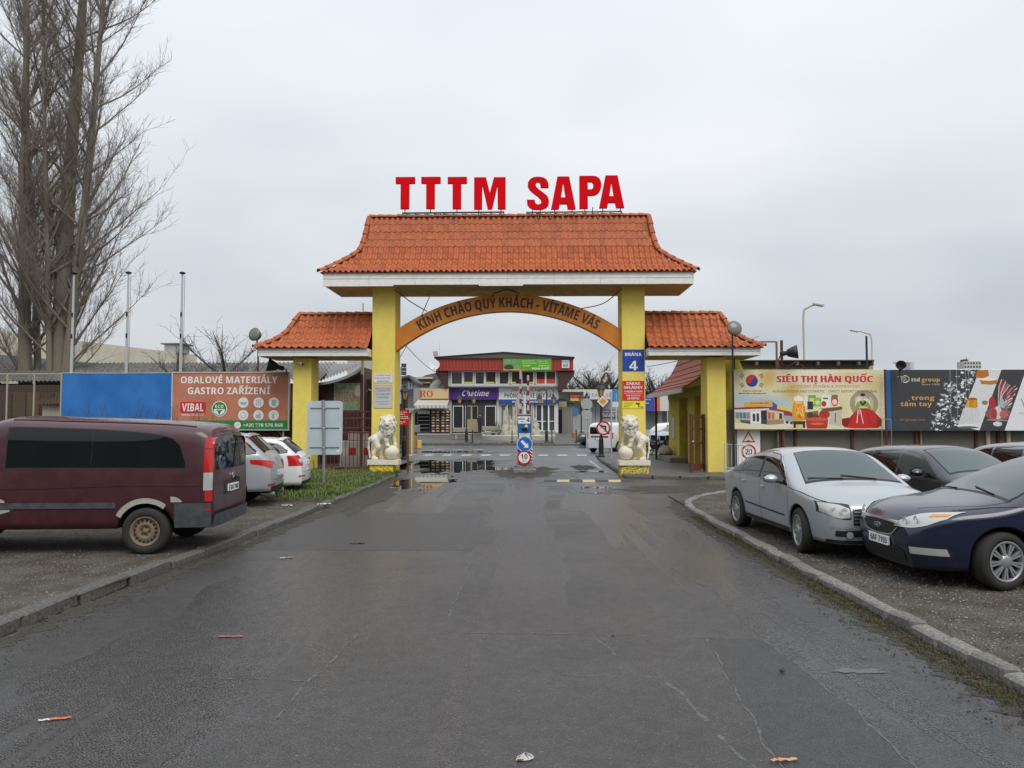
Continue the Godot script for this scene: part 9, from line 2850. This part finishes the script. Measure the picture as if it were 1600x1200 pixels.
func litter() -> void:
	var k := 0
	for q in [[V(-3.12,.006,-5.15),.3,[.6,.14,.05],[.6,.6,.58],"orange and white wrapper lying on the near asphalt",V(.13,.006,.035)],[V(1.52,.008,-4.62),.1,[.55,.27,.12],[.5,.25,.12],"flattened tan cardboard scrap on the smooth asphalt strip",V(.11,.01,.035)],[V(-2.7,.006,-7.1),.05,[.3,.1,.09],[.25,.12,.1],"faded red scrap in the middle of the asphalt",V(.15,.005,.05)],[V(-3.45,.006,-11.1),.4,[.55,.15,.05],[.55,.55,.52],"red and white packet by the gutter",V(.12,.008,.06)],[V(-4.55,.09,-17.3),.6,[.62,.62,.6],[.55,.55,.55],"white plastic scrap at the end of the verge",V(.2,.02,.12)],[V(-5.3,.09,-17.0),.2,[.6,.6,.6],[.55,.56,.56],"small white scrap beside the parking ground",V(.16,.02,.08)]]:
		var t := thing("litter",q[4],"litter",q[0],q[1],"litter on the ground")
		var s: Vector3 = q[5]
		part("wrapper",crumpled(s,k),plain(q[2][0],q[2][1],q[2][2],.6),t)
		part("torn_end",crumpled(s * V(.55,1,.9),k + 9),plain(q[3][0],q[3][1],q[3][2],.6),t).position = V(-s.x * .72,.001,.004)
		k += 1
	var t := thing("crumpled_paper","crumpled white paper with a red corner in the foreground","litter",V(-.02,.006,-4.62),.4)
	var b := B.new()
	var c := V(0,.035,0)
	for j in 9:
		var a0 := TAU * j / 9
		var a1 := TAU * (j + 1) / 9
		var r0 := .07 * rng.randf_range(.5,1.2)
		b.tri(V(cos(a1) * .075 * (1.0 + .3 * sin(j * 3.0)),.004,sin(a1) * .05),c + V(.01 * sin(j * 2.0),.012 * cos(j * 4.0),0),V(cos(a0) * .075 * (1.0 + .3 * sin((j - 1) * 3.0)),.004,sin(a0) * .05))
	part("paper",b,plain(.4,.4,.38,.7),t)
	t.scale = Vector3.ONE * .8
	part("red_corner",crumpled(V(.04,.012,.03),3),plain(.3,.03,.03,.7),t).position = V(-.05,.003,.03)
	for q in [[V(2.0,.03,-6.2),"dark stone lying on the rough asphalt edge",.03],[V(.78,.012,-7.2),"small brown stone at the asphalt seam",.025]]:
		var o := inst("stone",pebble(),plain(.03,.029,.028,.8),self)
		o.position = q[0] - V(0,.01,0); o.scale = Vector3.ONE * q[2]
		tag(o,q[1],"stone")

func crumpled(s: Vector3,sd: int) -> B:
	var rows := []
	for i in 5:
		var r := PackedVector3Array()
		for j in 4: r.append(V((i / 4.0 - .5) * s.x,.002 + s.y * (.5 + .5 * sin(i * 2.1 + j * 1.7 + sd)),(j / 3.0 - .5) * s.z * (.85 + .15 * sin(i * 1.3 + sd))))
		rows.append(r)
	return B.new().grid(rows,true)

func shopper() -> void:  # a person in dark clothes at the tea shop door
	var body := [[V(0,.98,0),V(0,1.3,.01),.13,.16],[V(-.12,1.36,0),V(.12,1.36,0),.07,.07],[V(0,1.42,0),V(0,1.5,.01),.055,.05],[V(0,1.56,.015),V(0,1.62,.01),.085,.09],[V(-.09,.92,0),V(-.11,.5,.05),.1,.065],[V(-.11,.5,.05),V(-.12,.08,-.02),.06,.042],[V(-.12,.05,-.02),V(-.13,.04,.14),.045,.035],[V(.09,.92,0),V(.1,.5,.0),.1,.065],[V(.1,.5,.0),V(.11,.08,-.1),.06,.042],[V(.11,.05,-.1),V(.12,.04,.06),.045,.035],
		[V(-.19,1.36,0),V(-.26,1.1,.02),.06,.045],[V(-.26,1.1,.02),V(-.2,.88,.12),.042,.032],[V(.19,1.36,0),V(.27,1.1,.0),.06,.045],[V(.27,1.1,.0),V(.27,.86,.07),.042,.032]]
	for s in [[-.19,.85,.14],[.27,.82,.09]]:
		for f in 4: body.append([V(s[0] - .03 + f * .02,s[1],s[2]),V(s[0] - .03 + f * .02,s[1] - .07 - .01 * (f % 2),s[2] + .02),.011,.009])
		body.append([V(s[0] + .04,s[1] + .03,s[2]),V(s[0] + .055,s[1] - .02,s[2] + .03),.012,.01])
	var t := thing("person","person in dark jacket and trousers standing at the tea shop door","person",V(-4.45,.72,-70.7),.4)
	part("figure",grown(func(p): return limb_field(p,body,.04),V(-.4,-.02,-.25),V(.42,1.76,.3),.028),plain(.022,.022,.026,.8),t)
	var head := part("face",grown(func(p): return limb_field(p,[[V(0,1.58,.03),V(0,1.61,.03),.08,.085],[V(0,1.59,.1),V(0,1.57,.12),.015,.014],[V(-.088,1.59,.01),V(-.088,1.6,.01),.016,.016],[V(.088,1.59,.01),V(.088,1.6,.01),.016,.016]],.02),V(-.14,1.45,-.1),V(.14,1.72,.16),.018),plain(.42,.26,.19,.6),t)
	part("hair",grown(func(p): return maxf(limb_field(p,[[V(0,1.62,.0),V(0,1.61,-.01),.105,.105]],.02),-(p - V(0,1.55,.14)).length() + .12),V(-.14,1.48,-.14),V(.14,1.75,.14),.018),plain(.012,.01,.009,.6),t)

func behind_camera() -> void:
	# what the windows of the parked cars mirror: a plain block of flats and bare trees across the road behind the viewer
	var t := thing("apartment_block","long grey block of flats across the road behind the viewer","building",V(0,0,26))
	part("wall",fbox(-60,45,0,9.6,0,11),plain(.17,.165,.155,.85),t)
	part("roof_edge",fbox(-60.3,45.3,9.6,9.95,-.3,11.3),plain(.06,.055,.05,.8),t)
	for k in 26:
		for r in 3: part("window",fbox(-58.5 + k * 4.0,-56.6 + k * 4.0,1.2 + r * 3.0,2.6 + r * 3.0,-.05,.0,.0),plain(.03,.034,.036,.1),t)
	for q in [[-26.0,15.0,9.5,501],[-15.0,17.5,8.0,502],[16.0,16.0,9.0,503]]:
		bare_tree("bare_tree",["first leafless tree behind the viewer","second leafless tree behind the viewer","third leafless tree behind the viewer"][q[3] - 501],V(q[0],0,q[1]),q[2],3.4,q[3],plain(.075,.064,.052,.9))

func small_things() -> void:
	litter()
	shopper()
	behind_camera()
